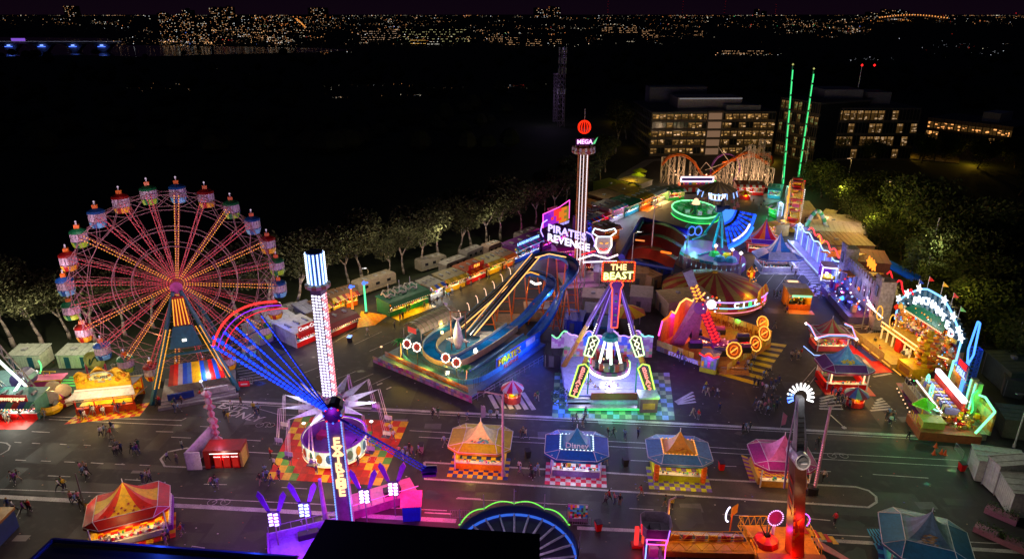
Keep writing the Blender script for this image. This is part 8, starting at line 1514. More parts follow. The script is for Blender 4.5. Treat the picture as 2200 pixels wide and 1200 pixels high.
q=P(98,842); t=T('pink_boat_car','pink and yellow open ride car parked behind the food stall','ride car',q,.15); mb=MB(); mb.slab([(-2.5,0,.6),(2.2,0,1.2),(2.8,0,2.0),(-2.6,0,2.0)],(0,2.2,0),c(.55,.12,.25,.5)); mb.path([V((-2.6,-.05,2.0)),V((2.8,-.05,2.0)),V((2.2,-.05,1.0)),V((-2.4,-.05,.5))],.1,YEL); mb.build('hull',t); MB().box(-2,.3,0,1.5,1.9,.6,GRY).build('stand',t)
q=P(93,816); t=T('green_neon_hook','curved green neon hook lamp in front of the right cabin','neon lamp',q,0); MB().tube((.3,0,0),(.3,0,1.6),.06,STL).build('post',t); mb=MB(); mb.path([V((-.2+.5*sin(k*.35),0,1.3+k*.32)) for k in range(8)],.12,e(.2,1,.35,1.8)); mb.bulb((-.6,-.1,1.6),.3,eW); mb.build('neon_tube',t)
mb=MB(); q=P(150,822)
for k in range(6): mb.box(k*.45,k*.9,0,k*.45+4.2,k*.9+.45,.03,c(.12,.4,.12,.5))
ob=mb.build('striped_mat',label='green and dark striped mat in front of the green lit cabin',category='floor mat'); ob.location=(q.x-3,q.y-2,0)
for k,(x,y,m_) in enumerate(((118,862,(YEL,MAG)),(140,868,(OFF,DRD)),(112,884,(YEL,YEL)))):
    q=P(x,y); t=T('ride_car',['round-topped yellow and magenta ride car by the pavilion','white-wheeled ride car left of the pavilion','yellow ride car nearest the road, left of the pavilion'][k],'ride car',q,.4); mb=MB(); mb.lathe([(1.4,.2),(1.6,.8),(1.2,1.4)],10,list(m_)); mb.lathe([(0,.5),(1.3,.5)],10,BRN); mb.build('body',t); mb=MB(); mb.slab([V((1.1*cos(a),1.0,1.9+1.1*sin(a))) for a in [j*pi/7 for j in range(14)]],(0,.1,0),c(.5,.45,.4,.5)); mb.build('wheel_board',t)
LP(125,872,3,WARM,350)
# ================================================================ BARRIERS
def barrier(pts,label,h=1.1,grp='crowd barriers'):
    q=[P(*p) for p in pts]; o=q[0]; t=T('crowd_barrier',label,'barrier',o,0,grp); 
    for a,b in zip(q,q[1:]):
        n=max(1,int((b-a).length/2.3))
        for k in range(n):
            p,r_=a.lerp(b,k/n)-o,a.lerp(b,(k+.96)/n)-o; mb=MB()
            for z in (.15,h): mb.tube(p+V((0,0,z)),r_+V((0,0,z)),.025,STL,4)
            for j in range(9): s_=p.lerp(r_,j/8); mb.tube(s_+V((0,0,.15 if j%8 else 0)),s_+V((0,0,h)),.018 if j%8 else .03,STL,4)
            mb.build('panel',t)
barrier([(330,862),(330,800)],'white end barrier beside the blue wheel leg'); barrier([(376,855),(545,824)],'long barrier with red signs in front of the ferris wheel',1.3); barrier([(276,812),(326,800),(332,818)],'barrier between the pavilion and the ferris wheel')
barrier([(500,768),(556,764),(580,812)],'barrier round the hatched bay right of the wheel'); barrier([(968,1112),(1010,1112)],'barrier section left of the round dark canopy'); barrier([(1230,1128),(1270,1128)],'barrier section right of the round dark canopy'); barrier([(1820,650),(1850,672),(1900,712)],'barrier in front of the haunted castle end')
barrier([(1862,712),(1900,722)],'barrier at the left end of the red carpet'); barrier([(2050,965),(2068,985)],'green lit barrier beside the white container')
for x,y,s_,tx in ((455,838,0,'left'),(526,826,0,'right')):
    q=P(x,y+8); t=T('red_sign',tx+' red notice board on the wheel barrier','sign',q,radians(10)); MB().box(-.8,-.06,.4,.8,.06,1.3,c(.6,.05,.08,.5)).build('board',t); MB().box(-.5,-.08,.7,.5,-.065,.95,WHT).build('notice',t)
LP(455,852,4,(.9,.85,1),700); LP(520,850,4,(.85,.7,1),500)
# ================================================================ FOREGROUND DARK STRUCTURES
c4=[P(700,1120,20),P(1160,1152,20),P(1158,1330,20),P(590,1310,20)]; o=V((c4[3].x,c4[3].y,0)); t=T('dark_tower_box','large black flat-roofed box cutting off the bottom centre of the view','tower',o,0)
m_=c(.006,.006,.012,.7,0,.1); mb=MB(); mb.slab([V((p.x,p.y,0)) for p in c4][::-1],(0,0,20),m_); mb.build('walls',t,world=True); mb=MB(); mb.slab([p+V((0,0,.0)) for p in c4][::-1],(0,0,.25),m_); mb.build('roof_slab',t,world=True)
c4=[P(115,1163,14),P(640,1202,14),P(640,1330,14),P(-60,1330,14)]; o=V((c4[3].x,c4[3].y,0)); t=T('dark_blue_roof_building','dark roofed box with a blue edge at the bottom left','building',o,0)
mb=MB(); mb.slab([V((p.x,p.y,0)) for p in c4][::-1],(0,0,14),c(.01,.015,.04,.5)); mb.build('walls',t,world=True); mb=MB(); 
for a,b in ((c4[0],c4[1]),(c4[0],c4[3])): mb.tube(a+V((0,0,.2)),b+V((0,0,.2)),.2,c(.02,.06,.3,.4),6)
mb.build('blue_edge',t,world=True); lamp(c4[0].lerp(c4[1],.4)+V((0,1.4,2)),CB,700); lamp(c4[0].lerp(c4[1],.8)+V((0,1.4,2)),CB,500)
q=P(-8,1150); t=T('dark_stall_corner','dark stall corner poking in at the lower left edge','stall',q,0); MB().box(-3,-2,0,1.6,1.5,2.4,c(.03,.05,.15,.5)).build('body',t); MB().box(-3.1,-2.1,2.4,1.7,1.6,2.7,c(.3,.15,.05,.5)).build('roof',t)
# round dark canopy with ribs
ctr=P(1105,1205,7.0); o=V((ctr.x,ctr.y,0)); t=T('round_ribbed_canopy','dark round canopy with radiating pale ribs and a green and blue lit rim','canopy ride',o,0); rr=6.0; z0=7.5
mb=MB(); mb.lathe([(rr,z0),(rr*.5,z0-.5),(.6,z0-.8)],40,c(.05,.035,.07,.5)); mb.lathe([(rr,z0),(rr,z0+1.1),(rr-.15,z0+1.1),(rr-.15,z0)],40,c(.01,.015,.08,.5)); mb.build('canopy',t)
for k in range(24): a=2*pi*k/24; mb=MB(); mb.tube((.6*cos(a),.6*sin(a),z0-.6),(rr*cos(a),rr*sin(a),z0+.15),.12,c(.8,.7,.8,.35),5); mb.build('rib',t)
for k in range(0,24,1):
    a=2*pi*k/24
    if k%2==0: mb=MB(); mb.tube((rr*cos(a),rr*sin(a),z0+.1),(rr*1.02*cos(a),rr*1.02*sin(a),z0+3.0),.09,c(.4,.3,.45,.4),5,.03); mb.build('spire',t)
mb=MB(); [mb.bulb((rr*1.01*cos(a),rr*1.01*sin(a),z0+1.25+.35*abs(sin(a*6))),.1,e(.3,1,.15,1.2)) for a in [radians(28+124*k/90) for k in range(91)]]; mb.build('green_rim_bulbs',t,kind='stuff'); mb=MB(); mb.path([V(((rr-.25)*cos(a),(rr-.25)*sin(a),z0+.1)) for a in [2*pi*k/48 for k in range(48)]],.13,e(.06,.2,.8,.9),5,True); mb.build('blue_rim',t); mb=MB(); mb.tube((0,0,0),(0,0,z0-.6),.5,DGY); mb.lathe([(4.5,0),(4.5,.8),(0,.8)],24,DGY); mb.build('base',t)
lamp(o+V((0,-1,z0+3.2)),(.85,.65,1),800); lamp(o+V((0,rr+1,z0+3)),(.4,.6,1),90); lamp(o+V((-5,-3,z0+3)),(.7,.3,1),120)
q=P(1240,1120); t=T('painted_panel_board','colourful painted board behind the right rim of the round canopy','board',q,-.1); mb=MB(); r=random.Random(2); [mb.box(-1.1+k*.25,-.1,.6+j*.3,-.85+k*.25,0,.9+j*.3,r.choice(PRZ)) for k in range(9) for j in range(6)]; mb.build('picture',t); MB().box(-1.15,0,0,1.2,.08,2.5,GRY).build('back',t); lamp(q+V((0,-2,3)),(.9,.7,1),140)
# ================================================================ NEON TICKET BOOTH
o=P(1402,1206); hb_=HT(1402,1206,1120); t=T('neon_ticket_booth','octagonal topped ticket booth with pink and blue neon corners','ticket booth',o,radians(-4)); k_=1.25; zt=4.2
oc=[(-1.1,-1.3),(1.1,-1.3),(1.5,-.6),(1.5,.9),(1.0,1.4),(-1.0,1.4),(-1.5,.9),(-1.5,-.6)]
mb=MB(); mb.slab([(x,y,zt) for x,y in oc],(0,0,.05),c(.3,.28,.32,.5)); 
for (x0,y0),(x1,y1) in zip(oc,oc[1:]+oc[:1]): mb.slab([(x0,y0,zt),(x1,y1,zt),(x1*1.06,y1*1.06,zt+1.3),(x0*1.06,y0*1.06,zt+1.3)],(-.04*x0,-.04*y0,0),c(.3,.25,.3,.5))
mb.box(-.6,-.3,zt+.05,.5,.6,zt+.5,DGY); mb.build('parapet',t); mb=MB(); mb.box(-.95,-1.1,0,.95,1.1,1.1,c(.2,.1,.3,.5)); mb.box(-.9,1.0,1.1,.9,1.1,zt,c(.2,.1,.3,.5)); mb.box(-.5,-.5,1.1,.4,.3,2.2,c(.3,.15,.2,.5)); mb.build('cabin',t)
mb=MB(); [mb.tube((s_*1.0,-1.15,0),(s_*1.0,-1.15,zt),.07,[eLB,eM][s_>0],5) for s_ in (-1,1)]; mb.path([V((-1.1,-1.35,zt)),V((1.1,-1.35,zt)),V((1.0,-1.25,zt-.7)),V((-1.0,-1.25,zt-.7)),V((-1.1,-1.35,zt))],.07,eM,5); mb.tube((-1.5,-.6,zt),(-1.6,-.65,zt+1.3),.08,eR,5); mb.tube((1.1,-1.3,zt),(1.2,-1.4,zt+1.3),.06,eP,5); mb.build('neon_edges',t)
lamp(o+V((0,-2,2.5)),CM,260); lamp(o+V((0,0,3.4)),(1,.5,.8),120); lamp(o+V((0,-.5,zt+2.4)),(1,.8,.9),60)
q=P(1366,1172); t=T('red_light_pillar','short glowing red pillar left of the neon ticket booth','light pillar',q,0); mb=MB(); mb.box(-.22,-.2,.3,.22,.2,2.6,e(.9,.05,.05,1.3)); mb.box(.6,-.2,.5,1.0,.2,2.0,e(.9,.1,.05,1.0)); mb.build('lit_posts',t); MB().box(-.5,-.4,0,1.2,.5,.3,DRD).build('base',t); lamp(q+V((0,-1.2,1)),CR,160)
# ================================================================ TALL COLUMN RIDE right
o=P(1706,1205); hC=HT(1706,1205,838); t=T('speed_arm_ride','tall dark red column with a blazing white lamp crown and orange lit deck','thrill ride',o,radians(4))
mb=MB(); 
def col(w0,w1,z0,z1,m): mb.add([(-w0,-w0,z0),(w0,-w0,z0),(w0,w0,z0),(-w0,w0,z0),(-w1,-w1,z1),(w1,-w1,z1),(w1,w1,z1),(-w1,w1,z1)],[(3,2,1,0),(4,5,6,7),(0,1,5,4),(1,2,6,5),(2,3,7,6),(3,0,4,7)],m)
zz=hC*.62; col(.85,.75,0,zz*.35,c(.4,.08,.04,.45)); col(.75,.7,zz*.35,zz,c(.14,.05,.035,.45)); col(.5,.34,zz,hC-.6,c(.26,.24,.23,.5)); [mb.box(-.52+.02*k,-.56+.015*k,zz+.3+k*.55,.52-.02*k,-.5+.015*k,zz+.42+k*.55,c(.1,.08,.07,.5)) for k in range(10)]; mb.build('column',t)
mb=MB(); [mb.slab([(-.78,-.4+k*.0,zz*.5+k*1.3),(-.78,.3,zz*.5+k*1.3+.5),(-.78,.3,zz*.5+k*1.3+.9),(-.78,-.4,zz*.5+k*1.3+.4)],(-.03,0,0),c(.6,.08,.03,.5)) for k in range(4)]; mb.slab([(-.5,-.76,zz*.3),(.2,-.76,zz*.34),(-.1,-.76,zz*.42),(.5,-.76,zz*.5),(-.3,-.76,zz*.46),(0,-.76,zz*.38)],(0,-.03,0),c(.3,.35,.03,.5)); [mb.box(-.72,-.79,k*.9+1,-.5,-.76,k*.9+1.5,c(.6,.4,.05,.5)) for k in range(8)]; split_build(mb,'flame_paint',t)
zj=zz+.6; mb=MB(); mb.v=[]; mb.tube((0,-1.1,zj),(0,1.0,zj),.95,c(.6,.58,.6,.35,.3),14); mb.tube((0,-1.2,zj),(0,-1.1,zj),.7,DGY,12); mb.tube((-.4,-1.25,zj),(.4,-1.25,zj),.12,WHT,6); mb.build('hub',t)
mb=MB(); [mb.tube((s_*1.35,.4,zz*.72),(s_*1.05,.2,zz+2.2),.13,c(.5,.42,.5,.4),6) for s_ in (-1,1)]; [mb.tube((s_*1.05,.2,zz+2.2),(s_*.35,0,hC-1.2),.09,c(.5,.45,.5,.4),5) for s_ in (-1,1)]; mb.build('struts',t)
mb=MB(); n=13; pts=[V((1.55*cos(a),-.1,hC-.6+1.5*sin(a))) for a in [radians(200-k*220/(n-1)) for k in range(n)]]
for k,p in enumerate(pts): mb.tube(V((0,0,hC-.6)).lerp(p,.55),p,.1,e(.95,.97,1,3) if k>2 else e(.2,.4,1,2.6),5)
mb.bulbs(pts[0],pts[1],2,.1,eB); [mb.bulb(V((0,0,hC-.6)).lerp(p,f_),.15,eW) for p in pts[2:] for f_ in (.75,1.0)]; mb.build('lamp_crown',t); lamp(o+V((-.12*hC,-1.6,hC+.3)),COOL,450)
for ch in t.children:
    for v in ch.data.vertices: v.co.x=v.co.x*.84-.125*v.co.z
tq=P(1748,1060); tt=T('slim_light_mast','slim pale mast with a side lamp right of the tall red column','mast',tq,0); hm=HT(1748,1060,872); mb=MB(); mb.tube((0,0,0),(0,0,hm),.22,c(.5,.35,.42,.5),7,.15); mb.lathe([(.5,0),(.5,1),(.3,1.1)],8,BLK); mb.build('shaft',tt); mb=MB(); mb.tube((0,0,hm-1),(1.8,-.3,hm-2.6),.05,STL); mb.lathe([(0,-.2),(.3,0),(0,.2)],7,c(.6,.6,.6,.4),(1.9,-.3,hm-2.7)); mb.path([V((.5*cos(a),0,hm+.3+.5*sin(a))) for a in [k*.8 for k in range(8)]],.05,STL); mb.build('arm',tt); mb=MB(); mb.bulbs((-.25,-.25,1),(-.2,-.25,hm*.6),18,.07,ePK); mb.build('bulbs',tt,kind='stuff')
o2,rz,L=FR((1520,1206),(1766,1212)); td=T('orange_ride_deck','orange and yellow lit deck with truss railings and ramps round the tall column','ride platform',o2,rz); Rm=Matrix.Rotation(rz,3,'Z')
mb=MB(); mb.box(L*.42,0,0,L*.98,4.6,1.0,c(.65,.32,.06,.5)); mb.box(-5.5,.6,0,L*.42,2.4,.7,c(.55,.3,.08,.5)); mb.box(L*.42,-1.4,0,L,-.0,1.4,c(.3,.1,.05,.5)); mb.build('floor',td)
for a,b,h_ in (((-5.5,2.4,.7),(L*.36,2.4,1.0),1.1),((-5.5,.7,.7),(L*.36,.7,1.0),1.1),((L*.36,4.6,1),(L*.7,4.8,1),1.3),((L*.98,0,1),(L*.98,4.6,1),1.2),((L*.42,0,1),(L*.36,4.6,1),1.2)):
    mb=MB(); mb.truss(V(a)+V((0,0,h_*.5)),V(b)+V((0,0,h_*.5)),h_,.05,c(.75,.5,.06,.45),12,(0,0,1)); mb.build('truss_railing',td)
mb=MB(); [mb.box(-5+k*1.4,2.5,.2,-4+k*1.4,2.6,1.3,[c(.6,.3,.3,.5),YEL,c(.5,.1,.1,.5)][k%3]) for k in range(9)]; mb.slab([(L,3,1),(L+3.2,.2,.4),(L+3.2,-.6,.4),(L,1.4,1)],(0,0,.08),c(.5,.2,.25,.5)); [mb.slab([(L*.93+.5*k,4.6-.3*k,1.1),(L*.97+.5*k,4.6-.3*k,1.1),(L*.99+.5*k,3.4-.3*k,1.1),(L*.94+.5*k,3.4-.3*k,1.1)],(0,0,.05),[cR,cY][k%2]) for k in range(6)]; mb.build('painted_boards',td)
mb=MB(); [mb.bulb((L*.62+.8*cos(a),2.55,3.9+1.0*sin(a)),.1,e(1,.6,.95,2.2)) for a in [k*pi/11 for k in range(22)]]; mb.slab([V((L*.62+.75*cos(a),2.65,3.9+.95*sin(a))) for a in [k*pi/7 for k in range(14)]],(0,.1,0),c(.2,.02,.1,.5)); [mb.bulb((L*.86+.9*cos(a),2.8,3.4+1.0*sin(a)),.11,[eP,eM][k%2]) for k,a in enumerate([j*pi/14 for j in range(-3,13)])]; mb.tube((L*.62,2.7,1),(L*.62,2.7,2.8),.2,WHT); mb.build('neon_rings',td)
mb=MB(); mb.lathe([(1.4,1),(1.2,1.6),(.4,2)],9,RED,(L*.55,2,0)); [mb.tube((L*.55,2,1.6),(L*.55+dx,2+dy,3.2),.08,BLK,4) for dx,dy in ((.9,1),(.4,1.4),(-.8,.9))]; mb.build('seats',td)
for x,y,z,col_,pw in ((.5,2.5,4,CO,900),(.8,2,4,CO,800),(.0,3.5,3,CY,450),(-.25,3,3,CO,350),(.62,1.0,3.5,CM,160),(.72,-1.8,9,(1,.5,.3),110),(.68,-2,13,(1,.8,.7),160),(.75,-1.2,6,CR,450),(.68,-1,1.6,CR,300)): lamp(o2+Rm@V((L*x,y,z)),col_,pw)
q=P(1568,1140); t=T('neon_ring_lamp','white neon ring lamp on an orange post beside the deck','lamp',q,.5); MB().tube((0,0,0),(0,0,2.4),.08,ORG).build('post',t); mb=MB(); mb.path([V((-.5+.5*cos(a),0,2.6+1.0*sin(a))) for a in [pi/2+k*pi/10 for k in range(11)]],.09,e(.8,.75,1,2.6)); mb.slab([(0,.1,1.9),(.9,.1,2.2),(.9,.1,3.4),(0,.1,3.2)],(0,.1,0),c(.5,.3,.08,.5)); mb.build('ring',t); lamp(q+V((-.5,-1,2.6)),CP_,90)
# ================================================================ RIGHT EDGE MARQUEES AND PLANTERS
cW=c(.5,.52,.48,.6)
cabin('white container tent with a green lit roof at the right edge',(2078,1000),(2092,1034),3.2,5,cW,c(.4,.45,.38,.6),(),DGY,'marquee','marquee','white marquees along the right edge'); 
cabin('second white marquee further down the right edge',(2135,1062),(2165,1110),3.4,6,cW,c(.35,.36,.33,.6),(),DGY,'marquee','marquee','white marquees along the right edge')
cabin('long pale tent roof running out of the right edge',(2108,1040),(2132,1062),4.2,9,cW,c(.4,.4,.36,.6),(),DGY,'marquee','marquee','white marquees along the right edge')
cabin('low dark marquee behind the right stage ride',(2130,905),(2150,940),3,6,c(.12,.13,.1,.6),c(.1,.13,.1,.6),(),DGY,'marquee','marquee',None); cabin('dim shed at the far right behind the stage ride',(2150,850),(2195,860),3,5,c(.1,.1,.09,.6),c(.12,.12,.1,.6),(),DGY,'shed','shed',None); cabin('dark green tent roof behind the blue spire',(2105,800),(2160,850),4,7,c(.08,.1,.08,.6),c(.1,.13,.1,.6),(),DGY,'marquee','marquee',None)
lamp(P(2075,985)+V((-2,2,5)),CG,420); lamp(P(2120,1090)+V((-5,0,6)),(1,.9,.7),420); lamp(P(2160,1000)+V((0,0,9)),(.9,1,.8),420)
for k,(x,y,l_,lb) in enumerate(((2150,1110,3.2,'upper right planter with dark hedge in a purple box'),(2125,1150,3.0,'left planter with dark hedge beside the marquee'),(2180,1175,3.4,'lowest planter cut by the right edge'))):
    q=P(x,y); t=T('hedge_planter',lb,'planter',q,radians(-48),'planter boxes at the lower right'); MB().box(-l_/2,-.6,0,l_/2,.6,.7,c(.35,.18,.25,.5)).build('box',t); mb=MB(); r=random.Random(k)
    for _ in range(260): p=V((r.uniform(-l_/2,l_/2),r.uniform(-.6,.6),r.uniform(.6,1.4))); u=V((r.uniform(-1,1),r.uniform(-1,1),r.uniform(-1,1)))*.13; v=V((r.uniform(-1,1),r.uniform(-1,1),r.uniform(-1,1)))*.13; mb.quad(p,p+u,p+u+v,p+v,m=c(.04,.07,.02,.7))
    mb.build('hedge',t)
for k,(x,y) in enumerate(((2006,975),(2010,960),(2022,974),(2030,976),(2135,1055))):
    q=P(x,y); t=T('traffic_cone',['cone nearest the white container','topmost cone of the group by the container','middle cone of the pair by the container','right cone of the pair by the container','lone cone by the lower marquee'][k],'traffic cone',q,0,'orange cones at the right edge'); MB().lathe([(.22,.04),(.04,.8),(0,.8)],8,[c(.7,.15,.05,.5)]).build('cone',t); MB().box(-.25,-.25,0,.25,.25,.05,c(.6,.12,.05,.5)).build('foot',t)
# bins
def bin_(x,y,label,m_=BLK,lid=BLK):
    q=P(x,y); t=T('wheelie_bin',label,'bin',q,R.uniform(-.3,.3),'wheelie bins on the road'); mb=MB(); mb.add([(-.28,-.3,.08),(.28,-.3,.08),(.28,.3,.08),(-.28,.3,.08),(-.36,-.38,1.1),(.36,-.38,1.1),(.36,.4,1.1),(-.36,.4,1.1)],[(3,2,1,0),(4,5,6,7),(0,1,5,4),(1,2,6,5),(2,3,7,6),(3,0,4,7)],m_); mb.tube((-.3,.3,.12),(.3,.3,.12),.12,BLK,8); mb.build('body',t); mb=MB(); mb.slab([(-.38,-.42,1.1),(.38,-.42,1.1),(.38,.42,1.22),(-.38,.42,1.22)],(0,0,.06),lid); mb.build('lid',t)
bin_(1134,982,'black wheelie bin between the yellow and blue tents'); bin_(1343,1000,'black wheelie bin between the blue and orange-peaked tents'); bin_(1549,1008,'red wheelie bin left of the pink tent',RED); bin_(1285,1138,'red wheelie bin beside the barrier right of the round canopy',RED); bin_(905,970,'pale bin right of the swing tower mat',GRY); bin_(1740,1062,'black bin at the foot of the slim pale mast'); bin_(1952,828,'dark bin by the red carpet end'); bin_(192,1092,'yellow bin behind the dark pole by the circus tent',YEL); bin_(2065,1010,'red bin beside the white container',RED); bin_(752,735,'bin with a blue lamp on the square near the stalls',BLK,eLB)
for x,y,lb,pm in ((1034,908,'thin feather flag behind the yellow tent peak',c(.5,.4,.5,.5)),(1676,924,'pink feather flag behind the pink tent peak',c(.6,.25,.4,.5))):
    q=P(x,y); t=T('feather_flag',lb,'flag',q,0); MB().tube((0,0,0),(0,0,3),.03,STL).build('pole',t); MB().slab([(0,0,.8),(.6,0,1.0),(.7,0,2.4),(0,0,3)],(0,.03,0),pm).build('cloth',t)
# broad soft fill lights added in mid-air to lift the asphalt, no masts
LF_=.34
for px,py,z,col_,pw in ((60,1000,15,(1,.85,.6),6500),(20,1090,6,(1,.9,.65),1500),(330,1010,15,(1,.75,.55),4200),(560,860,14,(1,.75,.7),2600),(120,1130,12,(1,.9,.7),2400),(520,1120,12,(.85,.45,1),2400),(900,880,14,(.9,.6,.9),3000),(1000,1040,13,(1,.5,.7),2400),(1300,1060,14,(.75,.5,1),3600),(1560,900,15,(.55,.35,1),3400),(1800,1000,15,(.7,1,.75),3300),(1900,1120,13,(1,.75,.45),3600),(1720,760,15,(.7,.5,.85),2600),(1950,900,14,(.7,1,.75),2600),(760,760,13,(1,.8,.7),2200),(1640,620,15,(.7,.6,1),3600),(1400,950,13,(.7,.6,1),2600),(1290,930,10,(.35,.3,1),1700),(1150,770,10,(.35,.3,1),900),(1110,860,7,(.35,.18,1),2600),(1400,885,7,(.3,.2,1),3000),(925,1085,5,(1,.03,.28),8000),(975,1050,6,(1,.05,.25),4500),(560,1120,9,(.45,.1,1),4200),(700,1075,8,(.6,.1,1),2500),(980,900,9,(.6,.2,.7),1800),(1180,1010,9,(.55,.35,1),1500),(1200,880,8,(.4,.3,1),900),(1560,460,15,(1,.8,.7),2500),(1620,520,12,(.6,.35,1),2200),(1700,600,9,(.45,.25,1),1800),(1250,900,6,(.3,.25,1),900),(1600,800,13,(.8,.6,.9),1500),(2100,1060,12,(1,.9,.7),1500)): LP(px,py,z,col_,pw*1.0,.4)
# ================================================================ PEOPLE
SKN=c(.45,.28,.2,.6,0,.05); HR=c(.03,.02,.015,.7); HRB=c(.25,.15,.06,.7)
def body(pose, seed):
    r=random.Random(seed); st,ben,arm,sit=pose
    hipz=.93; J=[]; E=[]; Rr=[]
    def j(p,rad,par=None):
        J.append(V(p)); Rr.append(rad); 
        if par is not None: E.append((par,len(J)-1))
        return len(J)-1
    pel=j((0,0,hipz),.15); sp=j((0,ben*.05,1.12),.13,pel); ch=j((0,ben*.1-.01,1.34),.16,sp); nk=j((0,ben*.16,1.48),.055,ch); hd=j((0,ben*.18-.02,1.58),.085,nk); tp=j((0,ben*.18-.01,1.70),.07,hd)
    for s in (-1,1):
        ph=st*s
        hp=j((s*.1,0,hipz-.06),.1,pel); kn=j((s*.11,-.18*ph-.06,.5+.03*abs(ph)),.065,hp); an=j((s*.11,-.34*ph+(.12 if ph<0 else 0),.09),.045,kn); j((s*.12,-.34*ph-.16+(.1 if ph<0 else 0),.04),.04,an)
        sh=j((s*.19,ben*.1,1.40),.06,ch); el=j((s*.25,.12*ph+ben*.1+(-.06 if arm else .03),1.13),.045,sh)
        hn=j((s*(.12 if arm else .27),(-.28 if arm else .0)+.22*ph*(0 if arm else 1)+ben*.05,(1.12 if arm else .88)),.032,el)
        d=(J[hn]-J[el]).normalized(); q=J[hn]
        for k in range(5): # fingers and thumb
            o=V((s*(.02*(k-1.5)),-.02*(k-2) if k<4 else -.03,0)); w1=j(q+d*(.05 if k<4 else .02)+o,.009,hn); j(q+d*(.09 if k<4 else .04)+o*1.3+V((-s*.01,-.01,0)),.008,w1)
    me=bpy.data.meshes.new('person'); me.from_pydata(J,E,[]); ob=bpy.data.objects.new('tmp',me); COL.objects.link(ob)
    sk=ob.modifiers.new('s','SKIN'); 
    for i,v in enumerate(me.skin_vertices[0].data): v.radius=(Rr[i],Rr[i]*(.72 if i in(0,1,2) else 1)); v.use_root=(i==0)
    ob.modifiers.new('d','SUBSURF').levels=1
    ev=ob.evaluated_get(bpy.context.evaluated_depsgraph_get()); m=bpy.data.meshes.new_from_object(ev); bpy.data.objects.remove(ob)
    m.materials.clear()
    for k in range(4): m.materials.append(SKN)
    for p in m.polygons:
        c_=p.center; z=c_.z; p.use_smooth=True
        p.material_index = 3 if z<.11 else 2 if (z<.97 and abs(c_.x)<.21 and not (z>.8 and abs(c_.x)>.19)) else 1 if (z<1.46 and z>1.08) or (z<=1.08 and abs(c_.x)<.18 and z>.9) else 0
    hb=MB(); hb.lathe([(.0,.13),(.07,.11),(.1,.04),(.1,-.04),(.07,-.08)],10,HR,(0,ben*.18+.012,1.62)); hm=hb.build('hair').data
    for o in list(COL.objects):
        if o.data==hm: bpy.data.objects.remove(o)
    return m,hm
POSES=[body(p,i) for i,p in enumerate([(1,0,0,0),(-1,0,0,0),(0,0,0,0),(.7,.4,1,0),(.1,.8,1,0),(.5,0,1,0)])]
TOPS=[('black',c(.02,.02,.02,.7)),('white',c(.6,.6,.6,.7)),('grey',c(.2,.2,.2,.7)),('navy',c(.02,.03,.1,.7)),('red',c(.4,.03,.03,.7)),('dark green',c(.02,.08,.04,.7)),('pink',c(.5,.2,.25,.7)),('pale blue',c(.2,.3,.45,.7)),('brown',c(.12,.06,.03,.7)),('yellow',c(.5,.4,.05,.7)),('purple',c(.15,.04,.2,.7)),('beige',c(.4,.33,.25,.7))]
BOT=[('black trousers',c(.015,.015,.018,.7)),('blue jeans',c(.04,.06,.13,.7)),('grey trousers',c(.12,.12,.12,.7)),('beige shorts',c(.3,.25,.18,.7)),('dark trousers',c(.03,.03,.04,.7))]
SHO=c(.5,.5,.5,.6); rp=random.Random(77)
TW=[0,0,0,0,1,1,1,2,2,3,3,4,5,6,7,7,8,10,11]; seen=set(); npe=0
ACT=['walking away','walking left','standing','leaning forward','bending down','with hands held in front']
def person(px,py,where,grp,top=None,child=False):
    global npe
    for _ in range(200):
        a=top if top is not None else rp.choice(TW); b=rp.randrange(5); k=rp.randrange(6); key=(a,b,k,where)
        if key not in seen: break
    seen.add(key); m,hm=POSES[k]; o=bpy.data.objects.new('person',m); COL.objects.link(o); q=P(px,py); o.location=(q.x,q.y,.008); o.rotation_euler=(0,0,rp.uniform(0,6.28)); s=rp.uniform(.93,1.05)*(.68 if child else 1); o.scale=(s*1.05,s*1.05,s)
    for i,mt in enumerate((SKN,TOPS[a][1],BOT[b][1],SHO if rp.random()<.6 else BLK)): o.material_slots[i].link='OBJECT'; o.material_slots[i].material=mt
    h=bpy.data.objects.new('hair',hm); COL.objects.link(h); h.parent=o
    h.material_slots[0].link='OBJECT'; h.material_slots[0].material=HRB if rp.random()<.3 else HR
    lb=f"person in {TOPS[a][0]} top and {BOT[b][0]}, {ACT[k]}, {where}"
    if len(lb.split())>16: lb=f"person in {TOPS[a][0]} top and {BOT[b][0]}, {ACT[k].split()[0]}, {where}"
    if len(lb.split())>16: lb=f"{TOPS[a][0]} topped person in {BOT[b][0]}, {ACT[k].split()[0]} {where}"
    if len(lb.split())>16: lb=f'{TOPS[a][0]} topped person, {ACT[k].split()[0]} {where}'
    o['label']=lb; o['category']='person'; o['group']=grp; npe+=1
def crowd(where,grp,pts,**kw):
    for p in pts: person(p[0],p[1],where,grp,**({'top':p[2]} if len(p)>2 else {}),**kw)
W='people on the roads'
crowd('at the lower left road',W,[(27,1035),(33,1037),(40,1030),(20,1094),(30,1098),(52,1102),(60,1096),(66,1098,4)])
crowd('left of the dark pole',W,[(128,1052,1),(140,1050,9),(135,1046),(155,1080),(163,1082),(170,1078),(176,1092)])
crowd('behind the dark pole',W,[(180,1022),(188,1030),(184,1012),(176,1015),(190,1020)])
crowd('on the middle of the left road',W,[(218,938),(226,932),(232,936),(240,940),(245,965),(252,968),(248,978),(256,975),(262,972),(241,925),(247,930)])
crowd('with a pushchair on the left road',W,[(284,972),(292,968),(298,965),(290,978),(296,974)])
crowd('above the circus tent',W,[(308,1038),(316,1034),(322,1036),(324,1030)])
crowd('right of the circus tent',W,[(355,1165),(362,1158),(358,1172),(390,1150,4),(392,1146)])
crowd('on the left traffic island',W,[(361,990,1),(381,995,11),(392,965)])
